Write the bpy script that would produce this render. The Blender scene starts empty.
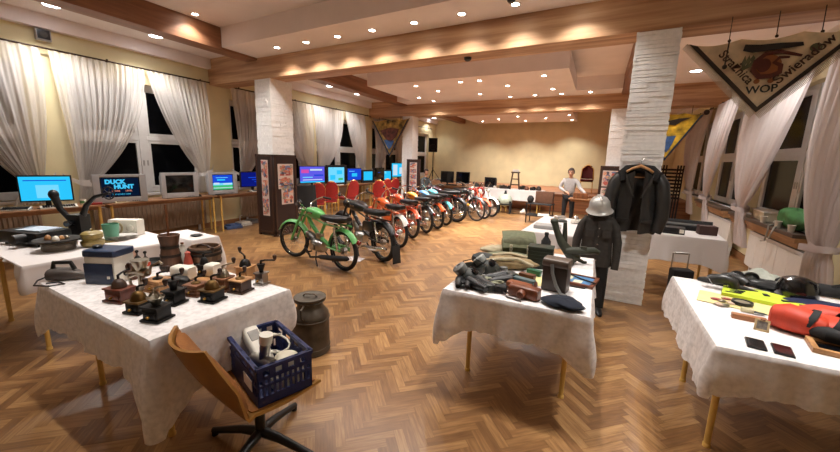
import bpy, bmesh, math, random
from math import sin, cos, pi, radians, sqrt, exp, atan2
from mathutils import Matrix, Vector
C = bpy.context.scene.collection
SC = bpy.context.scene
rnd = random.Random(7)

# ------------------------------------------------------------------ camera
F_PX, W_PX, H_PX = 359.8, 840, 452
YAW, PITCH, ROLL, EYE = -.51097, .18431, .02951, 1.65
_f = Vector((sin(YAW)*cos(PITCH), cos(YAW)*cos(PITCH), -sin(PITCH)))
_r = Vector((cos(YAW), -sin(YAW), 0)); _u = _r.cross(_f)
RT = cos(ROLL)*_r + sin(ROLL)*_u; UP = -sin(ROLL)*_r + cos(ROLL)*_u; FW = _f
cam = bpy.data.cameras.new('camera'); camo = bpy.data.objects.new('camera', cam); C.objects.link(camo)
cam.sensor_width = 36; cam.lens = 36*F_PX/W_PX; cam.clip_start = .05; cam.clip_end = 200
m = Matrix.Identity(4)
for i in range(3):
    m[i][0] = RT[i]; m[i][1] = UP[i]; m[i][2] = -FW[i]
m[2][3] = EYE
camo.matrix_world = m; SC.camera = camo

def ray(x, y): return RT*((x-W_PX/2)/F_PX) + UP*(-(y-H_PX/2)/F_PX) + FW
def at(x, y, z=0.0):                     # where a sight line meets the height z
    d = ray(x, y); t = (z-EYE)/d.z
    return Vector((d.x*t, d.y*t, z))
def aty(x, y, Y):                        # where a sight line meets the depth Y
    d = ray(x, y); t = Y/d.y
    return Vector((d.x*t, Y, EYE+d.z*t))
SK = -.06
def S(x, y, z): return Vector((x+SK*(y-5), y, z))      # the hall is slightly out of square

# ------------------------------------------------------------------ materials
def lin(c):
    return tuple((v/255/12.92 if v/255 <= .04045 else ((v/255+.055)/1.055)**2.4) for v in c[:3])+(1,)
MATS = {}
def mat(name, col, rough=.55, metal=0, var=.12, scale=14, bump=0, emit=0, stretch=(1,1,1), spec=.5, coat=0):
    if name in MATS: return MATS[name]
    mt = bpy.data.materials.new(name); mt.use_nodes = True; nt = mt.node_tree; b = nt.nodes['Principled BSDF']
    b.inputs['Base Color'].default_value = lin(col); b.inputs['Roughness'].default_value = rough
    b.inputs['Metallic'].default_value = metal; b.inputs['Specular IOR Level'].default_value = spec
    b.inputs['Coat Weight'].default_value = coat
    if emit:
        b.inputs['Emission Color'].default_value = lin(col); b.inputs['Emission Strength'].default_value = emit
    if var or bump:
        tc = nt.nodes.new('ShaderNodeTexCoord'); mp = nt.nodes.new('ShaderNodeMapping'); mp.inputs['Scale'].default_value = stretch
        nz = nt.nodes.new('ShaderNodeTexNoise'); nz.inputs['Scale'].default_value = scale; nz.inputs['Detail'].default_value = 5
        nt.links.new(tc.outputs['Object'], mp.inputs[0]); nt.links.new(mp.outputs[0], nz.inputs['Vector'])
        if var:
            rp = nt.nodes.new('ShaderNodeValToRGB')
            l = lin(col); rp.color_ramp.elements[0].position = .3; rp.color_ramp.elements[1].position = .7
            rp.color_ramp.elements[0].color = tuple(v*(1-var*1.6) for v in l[:3])+(1,)
            rp.color_ramp.elements[1].color = tuple(min(1, v*(1+var*1.6)) for v in l[:3])+(1,)
            nt.links.new(nz.outputs['Fac'], rp.inputs[0]); nt.links.new(rp.outputs[0], b.inputs['Base Color'])
        if bump:
            bp = nt.nodes.new('ShaderNodeBump'); bp.inputs['Strength'].default_value = bump; bp.inputs['Distance'].default_value = .01
            nt.links.new(nz.outputs['Fac'], bp.inputs['Height']); nt.links.new(bp.outputs[0], b.inputs['Normal'])
    MATS[name] = mt; return mt
def sheer(name, col, clear, rough=.9, pattern=0, trans=.35):
    mt = bpy.data.materials.new(name); mt.use_nodes = True; nt = mt.node_tree; b = nt.nodes['Principled BSDF']
    out = nt.nodes['Material Output']
    b.inputs['Base Color'].default_value = lin(col); b.inputs['Roughness'].default_value = rough; b.inputs['Specular IOR Level'].default_value = .1
    tl = nt.nodes.new('ShaderNodeBsdfTranslucent'); tl.inputs[0].default_value = lin(col)
    m1 = nt.nodes.new('ShaderNodeMixShader'); m1.inputs[0].default_value = trans
    nt.links.new(b.outputs[0], m1.inputs[1]); nt.links.new(tl.outputs[0], m1.inputs[2])
    tr = nt.nodes.new('ShaderNodeBsdfTransparent'); m2 = nt.nodes.new('ShaderNodeMixShader'); m2.inputs[0].default_value = clear
    nt.links.new(m1.outputs[0], m2.inputs[1]); nt.links.new(tr.outputs[0], m2.inputs[2])
    if pattern:
        tc = nt.nodes.new('ShaderNodeTexCoord'); vo = nt.nodes.new('ShaderNodeTexVoronoi'); vo.inputs['Scale'].default_value = 34
        vo.feature = 'SMOOTH_F1'
        nz = nt.nodes.new('ShaderNodeTexNoise'); nz.inputs['Scale'].default_value = 60; nz.inputs['Detail'].default_value = 6
        nt.links.new(tc.outputs['Object'], vo.inputs['Vector']); nt.links.new(tc.outputs['Object'], nz.inputs['Vector'])
        mx = nt.nodes.new('ShaderNodeMath'); mx.operation = 'MULTIPLY'
        nt.links.new(vo.outputs[0], mx.inputs[0]); nt.links.new(nz.outputs['Fac'], mx.inputs[1])
        mr = nt.nodes.new('ShaderNodeMapRange'); mr.inputs[1].default_value = .12; mr.inputs[2].default_value = .36
        mr.inputs[3].default_value = max(0, clear-pattern); mr.inputs[4].default_value = min(1, clear+pattern)
        nt.links.new(mx.outputs[0], mr.inputs[0]); nt.links.new(mr.outputs[0], m2.inputs[0])
    nt.links.new(m2.outputs[0], out.inputs[0]); MATS[name] = mt; return mt
def grain(name, cols, stretch, scale=2.2, rough=.5, bands=0):
    """wood: stretched noise through a ramp; bands adds lamella stripes across z"""
    mt = bpy.data.materials.new(name); mt.use_nodes = True; nt = mt.node_tree; b = nt.nodes['Principled BSDF']
    b.inputs['Roughness'].default_value = rough
    tc = nt.nodes.new('ShaderNodeTexCoord'); mp = nt.nodes.new('ShaderNodeMapping'); mp.inputs['Scale'].default_value = stretch
    nz = nt.nodes.new('ShaderNodeTexNoise'); nz.inputs['Scale'].default_value = scale; nz.inputs['Detail'].default_value = 7; nz.inputs['Roughness'].default_value = .6
    nz.inputs['Distortion'].default_value = .3
    rp = nt.nodes.new('ShaderNodeValToRGB'); e = rp.color_ramp.elements
    e[0].position, e[1].position = .3, .72; e[0].color, e[1].color = lin(cols[0]), lin(cols[-1])
    for i, c in enumerate(cols[1:-1]):
        x = e.new(.3+.42*(i+1)/(len(cols)-1)); x.color = lin(c)
    nt.links.new(tc.outputs['Object'], mp.inputs[0]); nt.links.new(mp.outputs[0], nz.inputs['Vector'])
    nt.links.new(nz.outputs['Fac'], rp.inputs[0]); nt.links.new(rp.outputs[0], b.inputs['Base Color'])
    MATS[name] = mt; return mt
def glow(name, col, s):
    mt = bpy.data.materials.new(name); mt.use_nodes = True; nt = mt.node_tree
    nt.nodes.remove(nt.nodes['Principled BSDF']); e = nt.nodes.new('ShaderNodeEmission')
    e.inputs[0].default_value = lin(col); e.inputs[1].default_value = s
    nt.links.new(e.outputs[0], nt.nodes['Material Output'].inputs[0]); MATS[name] = mt; return mt

# ------------------------------------------------------------------ mesh builder
class MB:
    def __init__(s): s.v = []; s.f = []; s.mi = []; s.T = Matrix.Identity(4); s.m = 0
    def add(s, vs, fs):
        o = len(s.v); s.v += [s.T @ Vector(p) for p in vs]
        for f in fs: s.f.append([o+i for i in f]); s.mi.append(s.m)
        return s
    def box(s, x0, x1, y0, y1, z0, z1, skew=False):
        p = [(x, y, z) for x in (x0, x1) for y in (y0, y1) for z in (z0, z1)]
        if skew: p = [S(*q) for q in p]
        return s.add(p, [(0,1,3,2), (4,6,7,5), (0,4,5,1), (2,3,7,6), (0,2,6,4), (1,5,7,3)])
    def cbox(s, c, d, R=None):
        T = s.T.copy(); s.T = T @ Matrix.Translation(c) @ (R.to_4x4() if R else Matrix.Identity(4))
        s.box(-d[0]/2, d[0]/2, -d[1]/2, d[1]/2, -d[2]/2, d[2]/2); s.T = T; return s
    def tube(s, pts, r, n=8, closed=False, caps=True):
        pts = [Vector(p) for p in pts]; k = len(pts); rs = r if isinstance(r, (list, tuple)) else [r]*k
        vs = []; fs = []; prev = None
        for i, p in enumerate(pts):
            a = pts[(i-1) % k] if (closed or i) else p; b = pts[(i+1) % k] if (closed or i < k-1) else p
            t = (b-a); t = t.normalized() if t.length > 1e-9 else Vector((0, 0, 1))
            if prev is None:
                h = Vector((0, 0, 1)) if abs(t.z) < .9 else Vector((1, 0, 0)); x = t.cross(h).normalized()
            else:
                x = prev - t*prev.dot(t); x = x.normalized() if x.length > 1e-6 else t.orthogonal().normalized()
            prev = x; y = t.cross(x)
            for j in range(n):
                a_ = 2*pi*j/n; vs.append(p + (x*cos(a_)+y*sin(a_))*rs[i])
        m_ = k if closed else k-1
        for i in range(m_):
            for j in range(n):
                a0 = i*n+j; a1 = i*n+(j+1) % n; b0 = ((i+1) % k)*n+j; b1 = ((i+1) % k)*n+(j+1) % n
                fs.append((a0, a1, b1, b0))
        if caps and not closed: fs.append(tuple(range(n))[::-1]); fs.append(tuple((k-1)*n+j for j in range(n)))
        return s.add(vs, fs)
    def cyl(s, p0, p1, r0, r1=None, n=16): return s.tube([p0, p1], [r0, r0 if r1 is None else r1], n)
    def lathe(s, prof, n=24, c=(0, 0, 0), sx=1, sy=1, cap0=True, cap1=True):
        vs = []; fs = []; k = len(prof)
        for r, z in prof:
            for j in range(n): a = 2*pi*j/n; vs.append((c[0]+r*cos(a)*sx, c[1]+r*sin(a)*sy, c[2]+z))
        for i in range(k-1):
            for j in range(n): fs.append((i*n+j, i*n+(j+1) % n, (i+1)*n+(j+1) % n, (i+1)*n+j))
        if cap0: fs.append(tuple(range(n))[::-1])
        if cap1: fs.append(tuple((k-1)*n+j for j in range(n)))
        return s.add(vs, fs)
    def ell(s, c, r, n=16, k=10):
        if not isinstance(r, (tuple, list)): r = (r, r, r)
        pr = [(sin(pi*i/k), -cos(pi*i/k)) for i in range(k+1)]
        vs = [(c[0], c[1], c[2]-r[2])]; fs = []
        for q, z in pr[1:-1]:
            for j in range(n): a = 2*pi*j/n; vs.append((c[0]+q*cos(a)*r[0], c[1]+q*sin(a)*r[1], c[2]+z*r[2]))
        vs.append((c[0], c[1], c[2]+r[2])); L = len(vs)-1
        for j in range(n): fs.append((0, 1+(j+1) % n, 1+j)); fs.append((L, L-n+j, L-n+(j+1) % n))
        for i in range(k-2):
            for j in range(n): a = 1+i*n; fs.append((a+j, a+(j+1) % n, a+n+(j+1) % n, a+n+j))
        return s.add(vs, fs)
    def torus(s, c, R, r, ax='z', n=28, k=8, a0=0, a1=2*pi):
        full = abs(a1-a0-2*pi) < 1e-6; pts = []
        for i in range(n if full else n+1):
            a = a0+(a1-a0)*i/n; p, q = R*cos(a), R*sin(a)
            pts.append(Vector(c)+Vector({'z': (p, q, 0), 'y': (p, 0, q), 'x': (0, p, q)}[ax]))
        return s.tube(pts, r, k, closed=full)
    def prism(s, poly, h, T=None):
        n = len(poly); T0 = s.T.copy()
        if T is not None: s.T = T0 @ T
        vs = [(x, y, 0) for x, y in poly]+[(x, y, h) for x, y in poly]
        s.add(vs, [tuple(range(n))[::-1], tuple(range(n, 2*n))]+[(i, (i+1) % n, n+(i+1) % n, n+i) for i in range(n)])
        s.T = T0; return s
    def grid(s, fn, nu, nv, wrap=False):
        vs = [fn(i/nu, j/nv) for i in range(nu+(0 if wrap else 1)) for j in range(nv+1)]; N = nu if wrap else nu+1
        return s.add(vs, [(i*(nv+1)+j, ((i+1) % N)*(nv+1)+j, ((i+1) % N)*(nv+1)+j+1, i*(nv+1)+j+1) for i in range(nu) for j in range(nv)])
    def slab(s, fn, nu, nv, th):
        """a sheet with real thickness: fn(u, v) -> point, thickened along its normal"""
        N = []
        g = [[Vector(fn(i/nu, j/nv)) for j in range(nv+1)] for i in range(nu+1)]
        for i in range(nu+1):
            for j in range(nv+1):
                du = g[min(i+1, nu)][j]-g[max(i-1, 0)][j]; dv = g[i][min(j+1, nv)]-g[i][max(j-1, 0)]
                q = du.cross(dv); N.append(q.normalized() if q.length > 1e-12 else Vector((0, 0, 1)))
        flat = [p for r in g for p in r]; K = len(flat); vs = flat+[p-n*th for p, n in zip(flat, N)]; fs = []
        ix = lambda i, j: i*(nv+1)+j
        for i in range(nu):
            for j in range(nv):
                q = (ix(i, j), ix(i+1, j), ix(i+1, j+1), ix(i, j+1)); fs.append(q); fs.append(tuple(K+a for a in q[::-1]))
        ed = [ix(i, 0) for i in range(nu+1)]+[ix(nu, j) for j in range(1, nv+1)]+[ix(i, nv) for i in range(nu-1, -1, -1)]+[ix(0, j) for j in range(nv-1, 0, -1)]
        for a, b in zip(ed, ed[1:]+ed[:1]): fs.append((b, a, K+a, K+b))
        return s.add(vs, fs)
    def loft(s, secs, n=16, ex=2.6):
        """superellipse sections along x: (x, yc, zc, ry, rz)"""
        vs = []; fs = []
        for x, yc, zc, ry, rz in secs:
            for j in range(n):
                a = 2*pi*j/n; c_, s_ = cos(a), sin(a)
                vs.append((x, yc+ry*math.copysign(abs(c_)**(2/ex), c_), zc+rz*math.copysign(abs(s_)**(2/ex), s_)))
        k = len(secs)
        for i in range(k-1):
            for j in range(n): fs.append((i*n+j, (i+1)*n+j, (i+1)*n+(j+1) % n, i*n+(j+1) % n))
        fs.append(tuple(range(n))); fs.append(tuple((k-1)*n+j for j in range(n))[::-1])
        return s.add(vs, fs)
    def build(s, name, mats, parent=None, bev=0, seg=2, flat=False, ang=40, fix=True):
        me = bpy.data.meshes.new(name); me.from_pydata([tuple(p) for p in s.v], [], s.f); me.update()
        if not isinstance(mats, (list, tuple)): mats = [mats]
        for q in mats: me.materials.append(q)
        if len(mats) > 1: me.polygons.foreach_set('material_index', s.mi)
        if bev or fix:
            bm = bmesh.new(); bm.from_mesh(me)
            if fix: bmesh.ops.recalc_face_normals(bm, faces=bm.faces)
            if bev:
                es = [e for e in bm.edges if len(e.link_faces) == 2 and e.calc_face_angle(0) > radians(35)]
                bmesh.ops.bevel(bm, geom=es, offset=bev, segments=seg, affect='EDGES', profile=.7, clamp_overlap=True)
            bm.to_mesh(me); bm.free()
        if not flat:
            me.polygons.foreach_set('use_smooth', [True]*len(me.polygons)); me.set_sharp_from_angle(angle=radians(ang))
        o = bpy.data.objects.new(name, me); C.objects.link(o)
        if parent: o.parent = parent
        return o
def tag(o, label, cat, group=None):
    o['label'] = label; o['category'] = cat
    if group: o['group'] = group
    return o
def thing(name, label, cat, loc=(0, 0, 0), rz=0, group=None):
    o = bpy.data.objects.new(name, None); C.objects.link(o); o.location = loc; o.rotation_euler = (0, 0, rz)
    o.empty_display_size = .05
    return tag(o, label, cat, group)
def struct(o): o['kind'] = 'structure'; return o
def put(o, loc, rz=0): o.location = loc; o.rotation_euler = (0, 0, rz); return o
def kids(o): return [c for c in bpy.data.objects if c.parent == o]
def copy_tree(o, parent=None):
    c = o.copy(); C.objects.link(c)
    if parent: c.parent = parent
    for ch in kids(o): copy_tree(ch, c)
    return c
def dup(o, label, loc, rz=0, group=None):
    c = copy_tree(o); put(c, loc, rz); c['label'] = label
    if group: c['group'] = group
    return c
def RZ(a): return Matrix.Rotation(a, 4, 'Z')
def RX(a): return Matrix.Rotation(a, 4, 'X')
def RY(a): return Matrix.Rotation(a, 4, 'Y')
def TR(*p): return Matrix.Translation(p)
def letters(name, text, size, mt, M, parent=None, depth=.002, align='CENTER', bold=0):
    cu = bpy.data.curves.new(name, 'FONT'); cu.body = text; cu.size = size; cu.extrude = depth; cu.align_x = align; cu.align_y = 'CENTER'
    cu.offset = bold; cu.resolution_u = 3
    t = bpy.data.objects.new(name, cu); C.objects.link(t); bpy.context.view_layer.update()
    dg = bpy.context.evaluated_depsgraph_get(); me = bpy.data.meshes.new_from_object(t.evaluated_get(dg)); bpy.data.objects.remove(t)
    me.transform(M); me.materials.clear(); me.materials.append(mt)
    o = bpy.data.objects.new(name, me); C.objects.link(o)
    if parent: o.parent = parent
    return o
def skin_mesh(name, joints, edges, mt, parent=None, sub=2):
    """one continuous body grown round a skeleton; joints: name -> (pos, rx, ry)"""
    names = list(joints); me = bpy.data.meshes.new(name)
    me.from_pydata([joints[n][0] for n in names], [(names.index(a), names.index(b)) for a, b in edges], [])
    o = bpy.data.objects.new(name, me); C.objects.link(o)
    o.modifiers.new('s', 'SKIN').use_smooth_shade = True; md = o.modifiers.new('d', 'SUBSURF'); md.levels = md.render_levels = sub
    for i, n in enumerate(names):
        d = me.skin_vertices[0].data[i]; d.radius = joints[n][1:3]; d.use_root = (i == 0)
    bpy.context.view_layer.update(); dg = bpy.context.evaluated_depsgraph_get()
    m2 = bpy.data.meshes.new_from_object(o.evaluated_get(dg)); bpy.data.objects.remove(o); m2.name = name
    m2.materials.clear(); m2.materials.append(mt); m2.polygons.foreach_set('use_smooth', [True]*len(m2.polygons))
    o = bpy.data.objects.new(name, m2); C.objects.link(o)
    if parent: o.parent = parent
    return o

# palette
wall_m = mat('wall_paint', (222, 209, 168), .85, var=.05, scale=2)
ceil_m = mat('ceiling_paint', (238, 228, 225), .9, var=.03, scale=2)
stone_m = mat('white_stone', (244, 242, 240), .8, var=.04, scale=25, bump=.2)
beamx_m = grain('beam_wood_across', [(138, 96, 68), (176, 132, 96), (204, 164, 126), (218, 184, 148)], (.28, 4, 5.5), 1.6, .5)
beamy_m = grain('beam_wood_along', [(112, 74, 52), (142, 98, 70), (166, 120, 88)], (5, .3, 5), 1.6, .5)
white_m = mat('white_paint', (226, 222, 216), .45, var=.02)
plastic_w = mat('white_plastic', (225, 220, 208), .4, var=.03)
black_m = mat('black_plastic', (20, 20, 22), .4, var=.05)
blackmat = mat('black_matt', (22, 21, 22), .8, var=.1)
steel_m = mat('steel', (175, 172, 168), .3, 1, var=.06)
chrome_m = mat('chrome', (215, 214, 210), .12, 1, var=0)
brass_m = mat('brass', (176, 134, 62), .32, 1, var=.1)
rubber_m = mat('rubber', (22, 21, 21), .75, var=.05)
gold_m = mat('yellow_leg', (216, 176, 96), .45, var=.08, scale=8)
pine_m = grain('pine', [(176, 128, 72), (202, 154, 92), (222, 178, 116)], (8, 8, .6), 2, .5)
desk_m = grain('desk_top_wood', [(112, 76, 50), (140, 98, 66), (160, 116, 80)], (1, 6, 6), 2.2, .45)
dkwood_m = grain('dark_wood', [(40, 24, 17), (62, 38, 25), (84, 54, 36)], (4, 4, .6), 2.5, .5)
midwood_m = grain('brown_wood', [(82, 48, 26), (116, 70, 40), (142, 92, 55)], (5, 5, .8), 2.6, .45)
tanwood_m = grain('tan_wood', [(150, 104, 62), (180, 132, 84), (200, 156, 106)], (5, 5, .8), 2.6, .5)
cloth_m = sheer('lace_cloth', (238, 233, 232), .11, pattern=.11, trans=.12)
clothp_m = sheer('plain_cloth', (228, 222, 220), 0.0, trans=.12)
net_m = sheer('net_curtain', (238, 232, 228), .40, trans=.25)
drape_m = sheer('drape', (226, 216, 214), .04, trans=.3)
pane_m = mat('night_glass', (5, 6, 9), .15, var=0, spec=.06)
frame_m = mat('window_white', (214, 212, 210), .4, var=.02)
glass_m = mat('screen_glass', (10, 11, 14), .12, var=0)
silver_m = mat('silver_plastic', (168, 166, 168), .4, var=.03)
# ================================================================== THE HALL
XL, XR, Y0, Y1 = -8.05, 2.25, -2.6, 17.0
ZC = 3.66
# floor: oak herringbone, every block its own quad with its own tone
def make_floor():
    w, n = .058, 5; th = radians(45); vs = []; fs = []; tone = []; along = []
    ca, sa = cos(th), sin(th); r2 = random.Random(3)
    corners = [(-9.2, Y0), (3.0, Y0), (-9.2, 13.1), (3.0, 13.1)]
    us = [(x*ca+y*sa)/w for x, y in corners]; vv = [(-x*sa+y*ca)/w for x, y in corners]
    def block(x0, y0, lx, ly, d):
        e = .02; q = [(x0+e, y0+e), (x0+lx-e, y0+e), (x0+lx-e, y0+ly-e), (x0+e, y0+ly-e)]
        p = [((a*ca-b*sa)*w, (a*sa+b*ca)*w) for a, b in q]; cx = sum(a for a, b in p)/4; cy = sum(b for a, b in p)/4
        if not (-9.2 < cx < 3.0 and Y0-.2 < cy < 13.0): return
        o = len(vs); vs.extend((a, b, 0.0) for a, b in p); fs.append((o, o+1, o+2, o+3)); tone.append(r2.random()); along.append(d)
    for j in range(int(min(vv))-1, int(max(vv))+2):
        for i in range(int(min(us))-1, int(max(us))+2):
            t = (i-j) % (2*n)
            if t == 0: block(i, j, n, 1, 0)
            if t == 2*n-1: block(i, j, 1, n, 1)
    me = bpy.data.meshes.new('floor'); base = len(vs)
    vs.extend([(-9.4, Y0-.2, -.002), (3.2, Y0-.2, -.002), (3.2, 13.2, -.002), (-9.4, 13.2, -.002)]); fs.append((base, base+1, base+2, base+3)); tone.append(.0); along.append(0)
    vs.extend([(-9.4, Y0-.2, -.15), (3.2, Y0-.2, -.15), (3.2, 13.2, -.15), (-9.4, 13.2, -.15)])
    fs.append((base+7, base+6, base+5, base+4)); tone.append(0); along.append(0)
    for a in range(4): fs.append((base+a, base+4+a, base+4+(a+1) % 4, base+(a+1) % 4)); tone.append(0); along.append(0)
    me.from_pydata(vs, [], fs); at_ = me.attributes.new('tone', 'FLOAT', 'FACE'); at_.data.foreach_set('value', tone)
    at2 = me.attributes.new('along', 'FLOAT', 'FACE'); at2.data.foreach_set('value', along)
    mt = bpy.data.materials.new('oak_parquet'); mt.use_nodes = True; nt = mt.node_tree; b = nt.nodes['Principled BSDF']; L = nt.links.new
    a1 = nt.nodes.new('ShaderNodeAttribute'); a1.attribute_name = 'tone'
    tc = nt.nodes.new('ShaderNodeTexCoord'); grs = []
    a2 = nt.nodes.new('ShaderNodeAttribute'); a2.attribute_name = 'along'
    for sc in ((2.2, 26, 1), (26, 2.2, 1)):
        mp = nt.nodes.new('ShaderNodeMapping'); mp.inputs['Rotation'].default_value = (0, 0, -th); mp.inputs['Scale'].default_value = sc
        mp.vector_type = 'POINT'
        r0 = nt.nodes.new('ShaderNodeMapping'); r0.inputs['Rotation'].default_value = (0, 0, -th); L(tc.outputs['Object'], r0.inputs[0])
        mp.inputs['Rotation'].default_value = (0, 0, 0); L(r0.outputs[0], mp.inputs[0])
        nz = nt.nodes.new('ShaderNodeTexNoise'); nz.inputs['Scale'].default_value = 2.6; nz.inputs['Detail'].default_value = 5; L(mp.outputs[0], nz.inputs['Vector']); grs.append(nz)
    mixg = nt.nodes.new('ShaderNodeMix'); L(a2.outputs['Fac'], mixg.inputs[0]); L(grs[0].outputs['Fac'], mixg.inputs[2]); L(grs[1].outputs['Fac'], mixg.inputs[3])
    big = nt.nodes.new('ShaderNodeTexNoise'); big.inputs['Scale'].default_value = .8; big.inputs['Detail'].default_value = 3; L(tc.outputs['Object'], big.inputs['Vector'])
    mm = nt.nodes.new('ShaderNodeMath'); mm.operation = 'MULTIPLY_ADD'; mm.inputs[1].default_value = .26; L(a1.outputs['Fac'], mm.inputs[0])
    m3 = nt.nodes.new('ShaderNodeMath'); m3.operation = 'MULTIPLY'; m3.inputs[1].default_value = .5; L(mixg.outputs[0], m3.inputs[0]); L(m3.outputs[0], mm.inputs[2])
    m4 = nt.nodes.new('ShaderNodeMath'); m4.operation = 'MULTIPLY_ADD'; m4.inputs[1].default_value = .45; L(big.outputs['Fac'], m4.inputs[0]); L(mm.outputs[0], m4.inputs[2])
    rp = nt.nodes.new('ShaderNodeValToRGB'); e = rp.color_ramp.elements; e[0].position = .22; e[1].position = .9
    e[0].color = lin((84, 55, 34)); e[1].color = lin((186, 144, 94)); x = e.new(.56); x.color = lin((132, 94, 58))
    L(m4.outputs[0], rp.inputs[0]); L(rp.outputs[0], b.inputs['Base Color'])
    b.inputs['Roughness'].default_value = .3; b.inputs['Specular IOR Level'].default_value = .5
    me.materials.append(mt); o = bpy.data.objects.new('floor', me); C.objects.link(o); return struct(o)
make_floor()

WL = [(.1, 1.95), (2.45, 4.6), (5.3, 7.65), (8.15, 10.45), (11.15, 13.3), (13.8, 16.2)]
WRt = [(3.1, 5.4), (6.15, 8.75), (9.4, 11.5), (12.1, 14.3)]
ZS, ZH = .86, 2.86
def side_wall(name, X, out, wins, ztop):
    mb = MB(); th = .34*out; a, b = sorted((X, X+th))
    ys = [Y0]+[q for w in wins for q in w]+[Y1]
    for i in range(0, len(ys), 2):
        mb = MB(); mb.box(a, b, ys[i], ys[i+1], 0, ztop, True); struct(mb.build(name, wall_m))
    for y0, y1 in wins:
        mb = MB(); mb.box(a, b, y0, y1, 0, ZS, True); struct(mb.build(name, wall_m))
        mb = MB(); mb.box(a, b, y0, y1, ZH, ztop, True); struct(mb.build(name, wall_m))
side_wall('wall_left', XL, -1, WL, 3.85); side_wall('wall_right', XR, 1, WRt, 3.85)
mb = MB(); mb.box(XL-.4, XR+.8, Y1, Y1+.2, 0, 3.85, True); struct(mb.build('wall_back', wall_m))
mb = MB(); mb.box(XL-.4, XR+.8, Y0-.2, Y0, 0, 3.85, True); struct(mb.build('wall_front', wall_m))
def window(i, X, out, y0, y1, side):
    xo = X+.16*out; mb = MB(); f = .07; a, b = sorted((xo-.03, xo+.03)); h = .05
    mb.box(a, b, y0, y0+f, ZS, ZH, True); mb.box(a, b, y1-f, y1, ZS, ZH, True)
    mb.box(a, b, y0, y1, ZS, ZS+f, True); mb.box(a, b, y0, y1, ZH-f, ZH, True)
    ym = (y0+y1)/2; mb.box(a-.012, b+.012, ym-.075, ym+.075, ZS, ZH, True); mb.box(a-.006, b+.006, y0, y1, 1.84, 1.93, True)
    # sashes round each pane
    for p0, p1 in ((y0+f, ym-.075), (ym+.075, y1-f)):
        for q0, q1 in ((ZS+f, 1.84), (1.93, ZH-f)):
            for u0, u1, v0, v1 in ((p0, p0+h, q0, q1), (p1-h, p1, q0, q1), (p0, p1, q0, q0+h), (p0, p1, q1-h, q1)): mb.box(a, b, u0, u1, v0, v1, True)
    w = struct(mb.build('window_%d' % i, frame_m, bev=.004, seg=1))
    g = MB(); c0, c1 = sorted((xo+.005*out, xo+.02*out)); g.box(c0, c1, y0+f, y1-f, ZS+f, ZH-f, True); g.build('window_pane', pane_m, w)
    k = MB(); xi = xo-.04*out
    for s in (-1, 1): k.cbox(S(xi, ym+s*.035, 1.42), (.02, .025, .1))
    k.build('window_handle', steel_m, w)
    sl = MB(); c0, c1 = sorted((X-.05*out, xo-.03*out)); sl.box(c0, c1, y0-.04, y1+.04, ZS-.05, ZS, True); sl.build('window_sill', frame_m, w, bev=.006)
for i, (a, b) in enumerate(WL): window(i+1, XL, -1, a, b, 'left')
for i, (a, b) in enumerate(WRt): window(i+7, XR, 1, a, b, 'right')
# baseboards
mb = MB(); mb.box(XR-.03, XR, Y0, Y1, 0, .11, True); struct(mb.build('baseboard_right', mat('base_wood', (150, 108, 70), .5, var=.1, stretch=(3, .3, 3))))
mb = MB(); mb.box(XL, XL+.03, Y0, Y1, 0, .11, True); struct(mb.build('baseboard_left', MATS['base_wood']))
# ceiling: high field, aisles, dropped islands and spot bands
mb = MB(); mb.box(XL-.4, XR+.8, Y0-.2, Y1+.2, 3.78, 3.9, True); struct(mb.build('ceiling', ceil_m))
for nm, x0, x1 in (('trim_1', XL, -6.75), ('trim_2', .36, XR)):
    mb = MB(); mb.box(x0, x1, Y0, Y1, 3.6, 3.78, True); struct(mb.build('ceiling_'+('left' if x0 < -5 else 'right'), ceil_m))
for k, (x0, x1) in enumerate(((XL, XL+.12), (XR-.12, XR))):
    mb = MB()
    mb.box(x0, x1, Y0, Y1, 3.4, 3.6, True); struct(mb.build('trim_%d' % (k+1), ceil_m))
BY = [(4.85, 5.27), (10.95, 11.4)]
# front-bay and middle-bay dropped spot bands, islands
mb = MB(); mb.box(-6.42, .02, 4.12, 4.85, 3.46, 3.78, True); struct(mb.build('trim_3', ceil_m))
mb = MB(); mb.box(-6.42, .02, 10.25, 10.95, 3.46, 3.78, True); struct(mb.build('trim_4', ceil_m))
mb = MB(); mb.box(-5.6, -.98, 7.4, 9.72, 3.36, 3.66, True); struct(mb.build('ceiling_panel', ceil_m))
mb = MB(); mb.box(-5.6, -1.3, 13.1, 16.6, 3.36, 3.66, True); struct(mb.build('ceiling_panel', ceil_m))
mb = MB(); mb.box(-5.6, -.98, -1.2, 3.0, 3.5, 3.72, True); struct(mb.build('ceiling_panel', ceil_m))
for y0, y1 in BY:
    mb = MB(); mb.box(XL, XR, y0, y1, 3.08, 3.78, True); struct(mb.build('ceiling_beam', beamx_m, bev=.01))
ys = [Y0, BY[0][0], BY[0][1], BY[1][0], BY[1][1], Y1]
for x0, x1 in ((-6.75, -6.42), (.02, .36)):
    for q in (0, 2, 4):
        mb = MB(); mb.box(x0, x1, ys[q], ys[q+1], 3.42, 3.78, True); struct(mb.build('ceiling_beam', beamy_m, bev=.01))
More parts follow.
